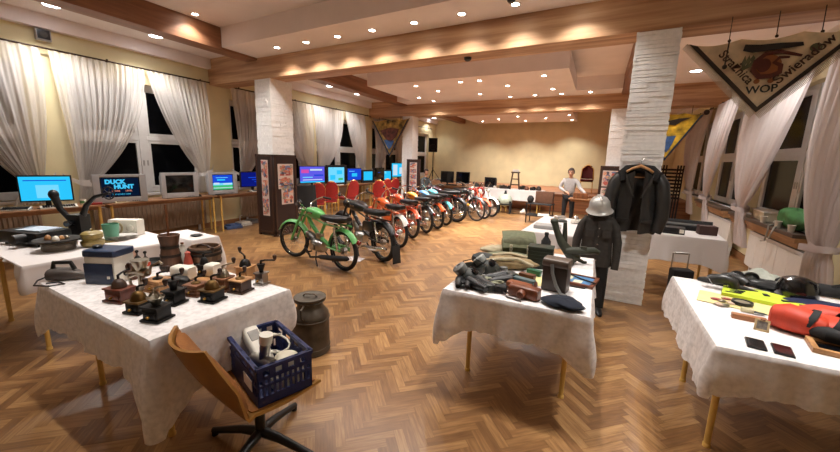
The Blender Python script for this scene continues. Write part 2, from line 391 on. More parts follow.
# pillars clad in split white stone
def pillar(x0, x1, y0, y1, zb, zt, seed):
    r2 = random.Random(seed); mb = MB(); z = zb
    mb.box(x0+.002, x1-.002, y0+.002, y1-.002, 0, zt)
    while z < zt-.01:
        h = min(r2.choice((.03, .042, .055)), zt-z)
        for (a, b, ax, c, out) in ((x0, x1, 0, y0, -1), (x0, x1, 0, y1, 1), (y0, y1, 1, x0, -1), (y0, y1, 1, x1, 1)):
            p = a
            while p < b-.001:
                q = min(b, p+r2.uniform(.14, .4)); q = b if b-q < .07 else q
                d = r2.uniform(.004, .015); dz = r2.uniform(0, .003)
                lo, hi = sorted((c+.0*out-.012*out, c+d*out)); e0 = d if p == a else 0; e1 = d if q == b else 0
                if ax == 0: mb.box(p-e0, q+e1, lo, hi, z+dz, z+h-.003)
                else: mb.box(lo, hi, p-e0, q+e1, z+dz, z+h)
                p = q
        z += h
    return struct(mb.build('pillar', stone_m, flat=True, fix=False))
PIL = [(-.06, .33, 4.87, 5.25), (-6.53, -6.11, 4.87, 5.38), (-.5, -.12, 10.98, 11.36), (-6.95, -6.57, 10.98, 11.36)]
for i, p in enumerate(PIL): pillar(*p, 0, 3.08, i+1)
# stage
stage_m = grain('stage_boards', [(110, 66, 40), (146, 92, 58), (170, 116, 76)], (.4, 4, 14), 2, .5)
mb = MB(); mb.box(XL, XR, 12.95, Y1, 0, .58, True); mb.box(XL, XR, 12.9, Y1, .58, .62, True); struct(mb.build('stage', stage_m, bev=.004)); 

# ------------------------------------------------------------------ lamps
bulb_m = glow('lamp_glow', (255, 246, 232), 40); bulbb_m = glow('big_lamp_glow', (250, 250, 255), 30)
LK = 4.0
def spot(x, y, z, label, power=26, size=.045, group='small ceiling spotlights', ang=125, big=False, col=(1, .955, .90)):
    nm = 'ceiling_light' if big else 'ceiling_spotlight'
    t = thing(nm, label, 'light', (x, y, z), 0, group)
    r = size
    mb = MB(); mb.lathe([(r*1.0, -.006), (r*1.35, -.004), (r*1.4, 0), (r*1.0, 0)], 20, cap0=False, cap1=False); mb.build('rim', steel_m if not big else white_m, t)
    d = MB(); d.lathe([(r*1.0, -.005), (r*1.0, -.001)], 20); d.build('diffuser', bulbb_m if big else bulb_m, t)
    l = bpy.data.lights.new('lamp', 'SPOT'); l.energy = power*LK; l.color = col; l.spot_size = radians(ang); l.spot_blend = .7; l.shadow_soft_size = r
    o = bpy.data.objects.new('lamp', l); C.objects.link(o); o.location = (x, y, z-.012)
    return t
g = 'ceiling spotlights along the front beam'
words = ['first', 'second', 'third', 'fourth', 'fifth', 'sixth', 'seventh', 'eighth', 'ninth']
for i, (px, py) in enumerate(((279, 48), (307, 42.5), (339, 37), (374, 31), (415, 23), (462, 14))):
    p = at(px, py, 3.46); spot(p.x, 4.53, 3.46, '%s spotlight from the left in the row along the front wooden beam' % words[i], 24, group=g)
for x in (-1.35, -.65): spot(x, 4.53, 3.46, 'spotlight in the front beam row beyond the top edge of the photo', 24, group=g)
g = 'ceiling spotlights along the second beam'
for i, (px, py) in enumerate(((393, 87.7), (511, 97), (535.6, 95.5), (562, 94), (591, 93))):
    p = at(px, py, 3.46); spot(p.x, 10.55, 3.46, '%s spotlight from the left in the row before the far wooden beam' % words[i], 30, group=g)
g = 'spotlights in the middle ceiling panel'
for i, (px, py) in enumerate(((419, 97.6), (438, 91), (460.6, 82), (480, 94), (507.7, 85.6), (544, 75.5), (553, 89))):
    p = at(px, py, 3.36); spot(p.x, min(9.6, p.y), 3.36, '%s spotlight from the left in the dropped middle ceiling panel' % words[i], 92, group=g)
for x in (-4.6, -3.0): spot(x, 7.8, 3.36, 'spotlight in the middle ceiling panel hidden behind the front beam', 78, group=g)
g = 'spotlights over the stage'
for i, (x, y) in enumerate(((120, 340), (165, 334), (218, 326), (240, 338), (296, 331), (362, 322), (370, 336))):
    p = at(440+x*.357, y*.357, 3.36); spot(p.x, p.y, 3.36, '%s small spotlight from the left in the ceiling over the stage' % words[i], 56, group=g)
g = 'round downlights over the left windows'
cw = (1, .97, .93)
for i, (px, py, d) in enumerate(((52, 5, 'nearest the corner speaker box'), (156, 36, 'just before the front beam'), (330, 86, 'just behind the front beam'), (358, 94, 'nearest the far wooden beam'), (434, 118, 'over the loudspeaker'))):
    p = at(px, py, 3.6); spot(p.x, p.y, 3.6, 'large round downlight above the left curtains, '+d, (64, 58, 50, 44, 26)[i], .1, g, 130, True, cw)
p = at(696, 71, 3.6); spot(p.x, p.y, 3.6, 'large round downlight behind the triangular pennant', 40, .1, None, 130, True, cw)
p = at(195, 14, 3.78); spot(p.x, p.y, 3.78, 'lone spotlight right of the left ceiling beam', 24, .045, None)
g = 'ceiling lights of the front bay beyond the top of the photo'
for x in (-4.9, -3.6, -2.3, -1.3):
    for y in (-.2, 2.3): spot(x, y, 3.5, 'spotlight in the front ceiling panel above the photo', 16 if y > 1 else 3, .045, g)
for x, y in ((-2.6, 1.25), (-4.5, 1.5), (-.6, 2.7), (1.0, 2.7)): spot(x, y, 3.5 if x < .3 else 3.6, 'added narrow spotlight, out of view, brightening the front tables', 60, .045, g, 56)  # narrow spots added only to lift the light on the front table tops
for x, y in ((1.2, 2.6), (1.15, 6.7)): spot(x, y, 3.6, 'round downlight over the right tables, hidden behind the front beam', 74, .1, g, 130, True, cw)
# small dark ceiling detector and alarm box
p = at(515, 5, 3.46)
mb = MB(); mb.lathe([(.03, -.03), (.045, -.015), (.05, 0)], 16); o = mb.build('smoke_detector', black_m); put(o, (p.x, 4.4, 3.46)); tag(o, 'small dark round detector on the white ceiling band at top', 'detector')
p = at(470, 59, 3.08); mb = MB(); mb.lathe([(.025, -.05), (.05, -.03), (.055, 0)], 16); o = mb.build('smoke_detector', black_m); put(o, (p.x, 5.05, 3.08)); tag(o, 'dark round detector under the front wooden beam', 'detector')
t = thing('alarm_speaker', 'small square grey box with dark face high above the left curtains', 'speaker', S(XL, 2.25, 3.31))
mb = MB(); mb.cbox((.042, 0, 0), (.08, .17, .16)); mb.build('housing', silver_m, t, bev=.01)
mb = MB(); mb.cbox((.084, 0, 0.005), (.012, .14, .13)); mb.build('grille', black_m, t, bev=.004)
mb = MB(); mb.T = TR(.09, 0, .005) @ RY(pi/2); mb.lathe([(.045, 0), (.03, .006), (.005, .008)], 16); mb.build('cone', mat('cone_grey', (70, 68, 66), .6), t)
wd = bpy.data.worlds.new('night'); SC.world = wd; wd.use_nodes = True
wd.node_tree.nodes['Background'].inputs[0].default_value = (.01, .012, .02, 1); wd.node_tree.nodes['Background'].inputs[1].default_value = .3
SC.view_settings.view_transform = 'Standard'; SC.view_settings.look = 'None'; SC.view_settings.gamma = 1; SC.view_settings.exposure = 0
# ================================================================== CURTAINS
def curtain(X, into, ywall, yfree, ytie, ztop, ztie, zbot, mt, label, group, pleats=11, gat=.16, seed=0, tie=True, depth=.05, hook=.1):
    """pleated curtain on a side wall: hangs from ywall..yfree, swept to ytie by a tie-back"""
    r2 = random.Random(seed); ph = r2.uniform(0, 6)
    def pos(u, v):
        z = ztop+(zbot-ztop)*v; sg = 1 if yfree > ywall else -1
        if z > ztie:
            t = (ztop-z)/(ztop-ztie); k = 1-(1-t**2.1)
            yw = ywall+(ytie-ywall)*t**1.6; yf = yfree+(ytie+sg*gat-yfree)*(.25*t+.75*t**2.3)
        else:
            t = (ztie-z)/(ztie-zbot); yw = ytie-sg*.04*t; yf = ytie+sg*(gat+.16*t**.7)
        w = abs(yf-yw); amp = depth*(.55+.45*min(1, w/.8))
        if abs(z-ztie) < .08: amp *= .6
        y = yw+(yf-yw)*u
        x = X+into*(.0+amp*(.7*sin(2*pi*pleats*u+ph+.8*sin(3*v+ph))+.35*sin(2*pi*pleats*2.3*u+2*ph))+ (.10*sin(pi*min(1, (ztop-z)/(ztop-zbot)))))
        return S(x, y, z)
    mb = MB(); mb.grid(pos, pleats*10, 34)
    t = thing('curtain', label, 'curtain', S(X, ytie, zbot), 0, group)
    o = mb.build('panel', mt, t, ang=180, fix=False); o.location = -Vector(t.location)
    if tie:
        mb = MB(); sg = 1 if yfree > ywall else -1; pts = []
        for i in range(25):
            a = 2*pi*i/24; pts.append(S(X+into*(.07+.12*cos(a)), ytie+sg*(gat*.5+(gat*.62)*sin(a)), ztie+.03*sin(a)*-1))
        mb.slab(lambda u, v: Vector(pts[min(24, int(round(u*24)))])+Vector((0, 0, (v-.5)*.07)), 24, 2, .006)
        hk = S(X-into*.05, ytie-sg*hook, ztie+hook*.95); e0 = S(X+into*.15, ytie+sg*gat*.5, ztie+.02); mb.slab(lambda u, v: hk.lerp(e0, u)+Vector((.05*into*sin(pi*u), 0, -.05*sin(pi*u)+(v-.5)*(.03+.08*u))), 10, 3, .006)
        o = mb.build('tie_back', mt, t, fix=False); o.location = -Vector(t.location)
    return t
XC = XL+.11
g = 'sheer curtains on the left wall'
LC = [(2.18, .9, 1.98, 1.10, 'white sheer curtain at left edge of photo, gathered behind the bright cyan screen', 9),
      (2.25, 3.55, 2.4, 1.08, 'wide white sheer curtain tied back above the bubble-screen television with game title', 15),
      (4.72, 3.6, 4.6, 1.22, 'white sheer curtain swept right above the blank grey television', 12),
      (5.28, 6.35, 5.38, 1.12, 'white sheer curtain just left of the near stone pillar', 10),
      (7.85, 6.5, 7.75, 1.1, 'white sheer curtain right behind the near stone pillar', 12),
      (7.9, 9.3, 8.05, 1.1, 'white sheer curtain swept left above the square cyan monitor', 14),
      (10.55, 9.42, 10.42, 1.2, 'white sheer curtain swept right just before the far beam', 10),
      (11.05, 12.2, 11.15, 1.1, 'white sheer curtain left of the far hanging pennant', 9),
      (13.4, 12.4, 13.3, 1.1, 'white sheer curtain behind the far hanging pennant', 8)]
for i, (yw, yf, yt, zt, lab, pl) in enumerate(LC):
    curtain(XC, 1, yw, yf, yt, 3.1, zt, .80, net_m, lab, g, pl, .2, i, hook=.17, depth=.036)
def rail(y0, y1, X, z, label, side):
    t = thing('curtain_rail', label, 'curtain rail', S(X, (y0+y1)/2, z), 0)
    mb = MB(); mb.cyl(S(X, y0, z), S(X, y1, z), .014, n=8)
    o = mb.build('rod', mat('dark_bronze', (58, 42, 32), .4, .6), t); o.location = -Vector(t.location)
    for k in range(4):
        mb = MB(); y = y0+.2+(y1-y0-.4)*k/3; mb.cyl(S(X, y, z), S(X-.11*side, y, z), .01, n=6); mb.cyl(S(X, y, z-.02), S(X, y, z+.03), .016, n=8)
        o = mb.build('bracket', MATS['dark_bronze'], t); o.location = -Vector(t.location)
rail(-.4, 4.8, XC, 3.115, 'thin dark curtain rail above the front left windows', 1)
rail(5.3, 10.9, XC, 3.115, 'thin dark curtain rail behind the near stone pillar', 1)
rail(11.45, 16.3, XC, 3.115, 'thin dark curtain rail beyond the far beam on left wall', 1)
g = 'heavy pinkish drapes on the right wall'
XD = XR-.2
for i, (yw, yf, yt, zt, zb, lab, pl, ga) in enumerate([
      (4.8, 6.25, 5.35, .80, .24, 'nearest pinkish white drape, at the right edge of the photo, tied at its middle', 7, .42),
      (8.95, 6.6, 8.3, .98, .33, 'broad bright white drape tied above the near white radiator', 8, .3),
      (10.95, 9.5, 10.6, .98, .36, 'slim white drape, second beyond the broad bright one', 10, .22),
      (13.6, 11.6, 12.3, 1.0, .4, 'farthest grey pink drape beside the yellow and blue pennant', 12, .25)]):
    curtain(XD, -1, yw, yf, yt, 3.06, zt, zb, drape_m, lab, g, pl, ga, 40+i, depth=.055)
rail(3.0, 4.8, XD, 3.075, 'dark curtain rail on right wall before the front beam', -1)
rail(5.35, 10.9, XD, 3.075, 'dark curtain rail along the right wall above the bright drape', -1)
rail(11.45, 15, XD, 3.075, 'dark curtain rail at far right beyond the second beam', -1)

# radiators
def radiator(xf, y0, y1, z0, z1, out, label, mt, ribs):
    t = thing('radiator', label, 'radiator', S(xf, (y0+y1)/2, 0), 0); o0 = -Vector(t.location)
    mb = MB(); n = ribs; w = (y1-y0)/n
    a, b = sorted((xf, xf+.09*out))
    mb.box(a+.012, b-.012, y0, y1, z0, z1, True)
    for i in range(n):
        mb.box(a, b, y0+i*w+(w*.18 if n > 9 else .002), y0+i*w+(w*.82 if n > 9 else w-.002), z0+.015, z1-.015, True)
    o = mb.build('panel', mt, t, bev=.003, seg=1); o.location = o0
    mb = MB(); mb.box(a, b, y0, y1, z1, z1+.03, True)
    k = MB()
    for i in range(int((y1-y0)/.035)): k.box(a+.01, b-.01, y0+.01+i*.035, y0+.03+i*.035, z1+.03, z1+.034, True)
    o = mb.build('grille', frame_m, t); o.location = o0
    o = k.build('grille_slats', mat('slot_grey', (120, 116, 112), .6), t); o.location = o0
    f = MB()
    for y in (y0+.15, y1-.15): f.box(a+.03, b-.03, y-.02, y+.02, 0, z0, True)
    o = f.build('foot', frame_m, t); o.location = o0
    f = MB(); f.tube([S(xf+.05*out, y0-.06, .0), S(xf+.05*out, y0-.06, z0+.06), S(xf+.05*out, y0+.02, z0+.06)], .012, 8); o = f.build('pipe', frame_m, t); o.location = o0
rad_m = mat('radiator_white', (224, 220, 214), .4, var=.02)
radiator(XR-.2, 6.0, 7.75, .08, .62, 1, 'white panel radiator under the green bag on the right sill', rad_m, 5)
radiator(XR-.2, 8.75, 10.7, .08, .62, 1, 'white panel radiator farther along the right wall behind the drape', rad_m, 5)
brn_m = mat('radiator_brown', (150, 128, 108), .55, var=.06)
for i, (a, b) in enumerate(((.3, 1.9), (2.55, 4.5), (5.4, 7.5), (8.3, 10.3))):
    radiator(XL+.03, a, b, .12, .66, 1, ('ribbed radiator under the desk with the bright cyan screen', 'ribbed beige radiator under the desk with the two silver televisions', 'ribbed beige radiator under the desk left of the near stone pillar', 'ribbed radiator behind the red chairs under the desk')[i], brn_m, 30)
# deep wooden shelf sills on the right
shelf_m = grain('sill_wood', [(134, 98, 66), (166, 126, 88), (190, 150, 110)], (5, .5, 5), 2, .45)
for i, (a, b) in enumerate(((6.2, 8.75), (9.2, 11.5))):
    t = thing('sill_shelf', ('stepped wooden shelf over the radiator under the green bag', 'stepped wooden shelf over the farther right radiator')[i], 'shelf', S(XR, (a+b)/2, .66)); o0 = -Vector(t.location)
    mb = MB(); mb.box(XR-.26, XR-.002, a, b, .80, .85, True); o = mb.build('top_board', mat('dark_sill', (84, 70, 62), .4, var=.06), t, bev=.004); o.location = o0
    mb = MB(); mb.box(XR-.23, XR-.002, a, b, .74, .8, True); mb.box(XR-.2, XR-.002, a, b, .67, .74, True); o = mb.build('front_board', shelf_m, t, bev=.004); o.location = o0

# ================================================================== TABLES AND CLOTHS
def table(label, loc, rz, L, W, h, group=None, legm=None, topm=None, inset=.07, legr=.017, iy=None, ix=None, name='folding_table', xs=None):
    t = thing(name, label, 'table', loc, rz, group)
    mb = MB(); mb.box(-L/2, L/2, -W/2, W/2, h-.026, h); mb.build('tabletop', topm or desk_m, t, bev=.004)
    mb = MB(); mb.box(-L/2+.05, L/2-.05, -W/2+.05, W/2-.05, h-.075, h-.026); mb.box(-L/2+.07, L/2-.07, -W/2+.07, W/2-.07, h-.08, h-.02); mb.build('apron', topm or desk_m, t)
    for sx in (-1, 1):
        for sy in (-1, 1):
            mb = MB(); x, y = sx*(L/2-(ix or inset)), sy*(W/2-(iy or inset))
            mb.tube([(x, y, 0), (x, y, .02), (x, y, h-.026)], [legr*1.05, legr, legr*1.15], 10); mb.lathe([(legr*1.25, 0), (legr*1.25, .018), (legr, .024)], 10, (x, y, 0))
            mb.build('leg', legm or gold_m, t)
    return t
def cloth(label, loc, rz, L, W, z, drops, corner, mt, group=None, seed=0, scallop=.012, flare=.10, ripple=.014, cdrops=None, cat='tablecloth'):
    """drops: (front -y, right +x, back +y, left -x); corners hang lower in folds"""
    r2 = random.Random(seed); P = []
    cs = [(-L/2, -W/2), (L/2, -W/2), (L/2, W/2), (-L/2, W/2)]; nr = [(0, -1), (1, 0), (0, 1), (-1, 0)]
    cd = cdrops or [corner]*4
    for k in range(4):
        a, b = Vector(cs[k]), Vector(cs[(k+1) % 4]); n = Vector(nr[k]); ln = (b-a).length; N = max(12, int(ln/.022))
        for i in range(N):
            t = (i+.5)/N; s0, s1 = t*ln, (1-t)*ln
            c0, c1 = exp(-(s0/.13)**2), exp(-(s1/.13)**2)
            P.append((a+(b-a)*t, n, drops[k]+(cd[k]-drops[k])*c0*.8+(cd[(k+1) % 4]-drops[k])*c1*.8, max(c0, c1)))
        n2 = Vector(nr[(k+1) % 4])
        for i in range(7):
            q = (i+.5)/7*pi/2; nn = n*cos(q)+n2*sin(q); P.append((Vector(b)+nn*.004, nn, cd[(k+1) % 4], 1.0))
    M_ = 16; ph = [r2.uniform(0, 6) for _ in range(4)]; vs = []; fs = []; s = 0; K = len(P)
    acc = []; 
    for i, p in enumerate(P):
        if i: s += (p[0]-P[i-1][0]).length+.012
        acc.append(s)
    for i, (p, n, d, c) in enumerate(P):
        s = acc[i]; rip = sin(s*17+ph[0])*.6+sin(s*29+ph[1])*.4+.7*sin(s*7.3+ph[2])
        for j in range(M_+1):
            f = j/M_; dd = d+(scallop*abs(sin(s*26)) if scallop else 0)*(1 if f > .93 else 0)
            o = .006+flare*d*f**.8+ripple*f**1.2*rip*(1-.5*c)+.03*c*f*sin(f*3)
            zz = z+.0035-dd*f + (.0 if f else 0)
            if f < .02: o = .0
            vs.append((p.x+n.x*o, p.y+n.y*o, zz))
    for i in range(K):
        for j in range(M_):
            a = i*(M_+1)+j; b = ((i+1) % K)*(M_+1)+j; fs.append((a, b, b+1, a+1))
    top = [i*(M_+1) for i in range(K)]; c = len(vs); vs.append((0, 0, z+.0035))
    for i in range(K): fs.append((c, top[i], top[(i+1) % K]))
    mb = MB(); mb.add(vs, fs); o = mb.build('tablecloth', mt, ang=60, fix=False); put(o, loc, rz)
    return tag(o, label, cat, group)
TZ = .7565
# A: mills table (left front)
table('folding table with yellow legs under the coffee mills, left front', (-2.62, 1.175, 0), 0, 1.42, .80, .75, None, topm=white_m, ix=.25, iy=.15)
cloth('white lace cloth with scalloped hem under the coffee mills', (-2.62, 1.175, 0), 0, 1.45, .83, .752, (.24, .33, .25, .3), .4, cloth_m, 'white lace tablecloths', 1, cdrops=[.37, .50, .26, .3])
# B: table behind with kitchen machines
table('table under the old film projector at the left edge', (-4.5, 1.38, 0), 0, 1.12, 1.1, .75)
cloth('white cloth under the round tin and the green beaker, left', (-4.5, 1.38, 0), 0, 1.16, 1.14, .752, (.02, .2, .2, .2), .25, clothp_m, 'plain white tablecloths', 2, 0, cdrops=[.03, .22, .25, .2])
table('small side table between the mills table and the desks', (-4.1, 2.13, 0), 0, .58, .26, .75)
cloth('white cloth on the small side table behind the butter churn', (-4.1, 2.13, 0), 0, .60, .28, .752, (.3, .33, .25, .3), .36, clothp_m, 'plain white tablecloths', 3, 0)
# C: middle table
table('folding table with yellow legs under the field gear, centre right', (-.60, 2.97, 0), .06, .90, 1.46, .75, topm=white_m, ix=.1, iy=.27)
cloth('white lace cloth under the binoculars and gas masks', (-.60, 2.97, 0), .06, .94, 1.5, .752, (.24, .26, .25, .3), .36, cloth_m, 'white lace tablecloths', 4, cdrops=[.40, .36, .3, .3])
# D: right table
table('folding table with yellow legs under the orange bag, right', (1.23, 2.92, 0), .05, 1.48, 1.26, .75, topm=white_m, ix=.1, iy=.26)
cloth('white lace cloth under the two black tablets and orange bag', (1.23, 2.92, 0), .05, 1.52, 1.3, .752, (.2, .25, .25, .27), .27, cloth_m, 'white lace tablecloths', 5, cdrops=[.27, .27, .3, .3])
# E: right rear table
table('table behind the stone pillar holding the black case, right', (.72, 6.15, 0), 0, .9, .84, .75)
cloth('white cloth hanging under the black cases behind the stone pillar', (.72, 6.15, 0), 0, .94, .9, .752, (.34, .3, .25, .3), .42, clothp_m, 'plain white tablecloths', 6, 0)
# F: middle rear table
table('table with grey box behind the field gear table', (-.62, 5.55, 0), 0, .98, 1.5, .75)
cloth('white cloth under the grey box beside the steel helmet figure', (-.62, 5.55, 0), 0, 1.0, 1.56, .752, (.18, .25, .25, .26), .28, clothp_m, 'plain white tablecloths', 7, 0)
# G: row before the stage
for i, (x0, x1) in enumerate(((-4.7, -3.5), (-3.48, -2.3))):
    table('table before the stage under the '+('dark television' if i == 0 else 'black bar stool'), ((x0+x1)/2, 12.2, 0), 0, x1-x0-.02, .6, .73)
cloth('long white cloth on the tables before the stage', (-3.5, 12.2, 0), 0, 2.44, .64, .732, (.34, .3, .3, .3), .38, clothp_m, 'plain white tablecloths', 8, 0)
table('bare table under the twin black monitors before the stage', (-5.55, 12.25, 0), 0, 1.5, .62, .73)
# desks along the left wall
DZ = .78
seg = [(.55, 2.5, 'bright cyan screen'), (2.54, 4.42, 'bubble-cased game television'), (4.47, 6.4, 'television with blue and green picture'), (6.45, 8.3, 'widescreen blue monitor'), (8.34, 10.2, 'square cyan monitor'), (10.25, 12.2, 'farthest left screens')]
for i, (a, b, w) in enumerate(seg):
    p = S(-7.62, (a+b)/2, 0)
    table('yellow legged desk against the left wall under the '+w, p, pi/2-SK, b-a, .50, DZ, 'desks along the left wall', inset=.06, legr=.018, name='desk')

# ================================================================== SCREENS
E_ = lambda n, c, s=1.0: MATS.get(n) or glow(n, c, s)
cy = E_('glow_cyan', (40, 180, 230), 1.25); cyl_ = E_('glow_pale_cyan', (110, 205, 240), 1.15); bl = E_('glow_blue', (26, 70, 205), 1.1)
dbl = E_('glow_deep_blue', (16, 28, 130), .8); gr = E_('glow_green', (70, 190, 120), 1.0); wh = E_('glow_white', (205, 225, 240), 1.0)
pk = E_('glow_pink', (215, 80, 170), 1.0); lil = E_('glow_lilac', (96, 92, 226), 1.05); dk = E_('glow_dark', (10, 26, 52), .8); tx = E_('glow_text', (70, 190, 235), 1.1); sal = E_('glow_salmon', (225, 140, 120), .9)
def picture(parent, w, h, zc, y, cells, bulge=0):
    """screen image at local y (front = -y): cells of (x0,x1,z0,z1,material) in 0..1"""
    mats = []; mb = MB()
    for c in cells:
        if c[4] not in mats: mats.append(c[4])
    for k, (a, b, c, d, q) in enumerate(cells):
        mb.m = mats.index(q); yy = y-.0006*k
        mb.grid(lambda u, v: (-w/2+w*(a+(b-a)*u), yy-bulge*(1-(2*(a+(b-a)*u)-1)**2)*(1-(2*(c+(d-c)*v)-1)**2), zc-h/2+h*(c+(d-c)*v)), 6 if bulge else 1, 6 if bulge else 1)
    return mb.build('screen', mats, parent, fix=False)
def flat_monitor(label, loc, rz, w, h, cells, group=None, stand=.09, tv=False, casem=None, name='monitor', cat='monitor'):
    casem = casem or black_m
    t = thing(name, label, cat, loc, rz, group); zc = stand+h/2+.02
    mb = MB(); mb.cbox((0, .02, zc), (w, .045, h)); mb.build('bezel', casem, t, bev=.006)
    mb = MB(); mb.cbox((0, .055, zc), (w*.6, .05, h*.6)); mb.build('rear_housing', casem, t, bev=.015)
    mb = MB(); mb.cbox((0, .04, (stand+.03)/2+.01), (.06, .03, stand+.05)); mb.build('neck', casem, t, bev=.004)
    mb = MB(); mb.lathe([(.5, 0), (.5, .008), (.3, .016), (.1, .02)], 28, (0, 0.02, 0), w*.45, .2); mb.build('foot', casem, t)
    picture(t, w-.035, h-.04, zc, -.0045, cells)
    return t
def crt(label, loc, rz, w, h, d, cells, group=None, mt=None, bezel=None, frac=(.74, .74), off=0.02, speaker=False, name='crt_television', cat='television'):
    mt = mt or silver_m; t = thing(name, label, cat, loc, rz, group)
    mb = MB(); zc = h/2+.012; T = Matrix.Rotation(pi/2, 4, 'Z'); mb.T = T
    mb.loft([(.03, 0, zc, w*.49, h*.49), (.12, 0, zc, w*.48, h*.47), (d*.5, 0, zc-.0, w*.42, h*.42), (d*.8, 0, zc-.03, w*.3, h*.32), (d, 0, zc-.04, w*.24, h*.25)], 24, 7); mb.build('housing', mt, t, ang=50)
    sw, sh = w*frac[0], h*frac[1]; mb = MB(); z1 = zc+off
    for a, b, c, e in ((-w/2, -sw/2, 0.012, h+.012), (sw/2, w/2, .012, h+.012), (-sw/2, sw/2, .012, z1-sh/2), (-sw/2, sw/2, z1+sh/2, h+.012)): mb.box(a, b, -.02, .035, c, e)
    mb.build('bezel', bezel or mt, t, bev=.006)
    mb = MB(); mb.grid(lambda u, v: (-sw/2+sw*u, .002-.016*(1-(2*u-1)**2)*(1-(2*v-1)**2), z1-sh/2+sh*v), 10, 10); mb.build('tube_glass', glass_m, t, fix=False)
    if cells: picture(t, sw*.94, sh*.92, z1, -.0005, cells, .016)
    mb = MB()
    for s in (-1, 1): mb.box(s*w*.3-.04, s*w*.3+.04, .02, d*.55, 0, .014)
    mb.build('foot', black_m, t)
    mb = MB()
    for k in range(4): mb.cyl((w*.2+k*.03, -.024, .03), (w*.2+k*.03, -.018, .03), .008, n=10)
    mb.build('button', black_m, t)
    return t
DT = DZ+.0005
def ondesk(y, x=-7.72): return S(x, y, DT)
FX = pi/2
g = 'computer screens along the left desks'
flat_monitor('black framed monitor with bright plain cyan screen, first from left', ondesk(1.88, -7.48), FX-.35, .56, .38, [(0, 1, 0, 1, cy), (.08, .92, .82, .86, bl), (.3, .75, .1, .65, cyl_)], g, .08)
t = crt('silver television with game title text on a dark blue screen', ondesk(2.78, -7.44), FX-.22, .70, .46, .38, [(0, 1, 0, 1, dk)], g, frac=(.74, .72))
for s_, x, z, q, mt_, b in (('DUCK', -.07, .35, .092, tx, .006), ('HUNT', .04, .268, .092, tx, .006), ('SCORE', -.07, .2, .034, sal, .001), ('LEVEL', .1, .2, .034, sal, .001), ('TOP SCORE 12000', 0, .145, .03, tx, 0)):
    letters('screen_text', s_, q, mt_, TR(x, -.018, z) @ RX(pi/2), t, .0005, bold=b)
crt('silver television with blank dark screen', ondesk(3.74, -7.44), FX-.12, .62, .47, .38, [], g, frac=(.76, .70))
crt('silver television showing a blue over green picture', ondesk(4.62, -7.44), FX-.1, .60, .46, .38, [(0, 1, 0, 1, bl), (0, 1, 0, .3, gr), (0, 1, .3, .45, cyl_), (.04, .3, .36, .48, wh), (.5, .95, .34, .42, wh), (.2, .6, .62, .72, cy), (0, 1, .1, .14, wh), (.15, .75, .8, .84, cyl_)], g, frac=(.72, .72))
flat_monitor('black monitor with dim deep blue screen left of the stone pillar', ondesk(5.43, -7.52), FX-.15, .58, .36, [(0, 1, 0, 1, dbl), (.3, .8, .6, .66, bl), (.45, .9, .45, .5, bl), (.55, .8, .3, .34, bl)], g)
flat_monitor('widescreen black monitor with lilac and pink desktop picture right of the stone pillar', ondesk(7.38, -7.50), FX-.15, .84, .48, [(0, 1, 0, 1, lil), (.05, .35, .6, .82, pk), (.4, .9, .75, .85, wh), (0, 1, 0, .08, cy), (.1, .5, .3, .36, cyl_), (.55, .95, .4, .5, bl), (.1, .9, .15, .2, wh)], g)
crt('tall black television with pale cyan game map picture', ondesk(8.42, -7.50), FX-.1, .80, .60, .36, [(0, 1, 0, 1, cyl_), (.1, .4, .2, .5, cy), (.5, .85, .55, .8, cy), (.6, .9, .15, .3, gr), (.05, .16, .05, .16, wh)], g, black_m, frac=(.84, .84), off=0)
flat_monitor('small monitor with vivid blue screen right of the tall television', ondesk(9.33, -7.50), FX-.1, .64, .40, [(0, 1, 0, 1, bl), (.3, .7, .3, .6, cy), (.1, .5, .75, .8, cyl_)], g)
crt('square dark monitor with plain light blue screen', ondesk(10.12, -7.50), FX-.1, .64, .43, .4, [(0, 1, 0, 1, cy)], g, black_m, frac=(.74, .76), off=.01, name='monitor', cat='monitor')
flat_monitor('black switched-off monitor between two light blue screens', ondesk(10.82, -7.50), FX-.1, .6, .40, [(0, 1, 0, 1, glass_m), (.4, .6, .55, .6, bl)], g)
crt('squarish monitor with light blue screen nearest the far pillar', ondesk(11.42, -7.50), FX-.1, .52, .42, .36, [(0, 1, 0, 1, cy), (0, .3, .7, 1, cyl_)], g, black_m, frac=(.8, .8), off=0, name='monitor', cat='monitor')
t0 = flat_monitor('larger screen with pale picture half hidden by the far pillar', ondesk(12.1, -7.4), FX-.2, .8, .55, [(0, 1, 0, 1, cy), (.1, .4, .1, .9, wh), (.55, .8, .2, .7, wh)], g, .12)
# keyboards and small machines on the desks
def keyboard(label, loc, rz, w=.38, d=.16, mt=None, keys=black_m, group='keyboards and game consoles on the left desks'):
    t = thing('keyboard', label, 'keyboard', loc, rz, group)
    mb = MB(); mb.prism([(-d/2, 0), (d/2, 0), (d/2, .045), (-d/2, .018)], w, TR(-w/2, 0, 0) @ Matrix(((0, 0, 1, 0), (1, 0, 0, 0), (0, 1, 0, 0), (0, 0, 0, 1)))); mb.build('case', mt or plastic_w, t, bev=.004)
    mb = MB(); sl = .027/d
    for r in range(4):
        for k in range(13):
            x = -w*.44+w*.88*(k+.5)/13; y = -d*.38+d*.62*r/3.2; z = .018+(y+d/2)*sl
            mb.cbox((x, y, z+.004), (w*.055, d*.13, .01))
    mb.build('keys', keys, t)
    return t
keyboard('white keyboard in front of the bright cyan screen', ondesk(1.98, -7.44), FX-.2, .4, .14)
keyboard('pale game console left of the white keyboard', ondesk(1.55, -7.52), FX-.5, .3, .14, mat('console_grey', (190, 186, 176), .5), blackmat)
keyboard('cream home computer in front of the game-title television', ondesk(2.9, -7.46), FX, .46, .13, mat('cream', (214, 200, 170), .5), mat('key_brown', (120, 96, 70), .5))
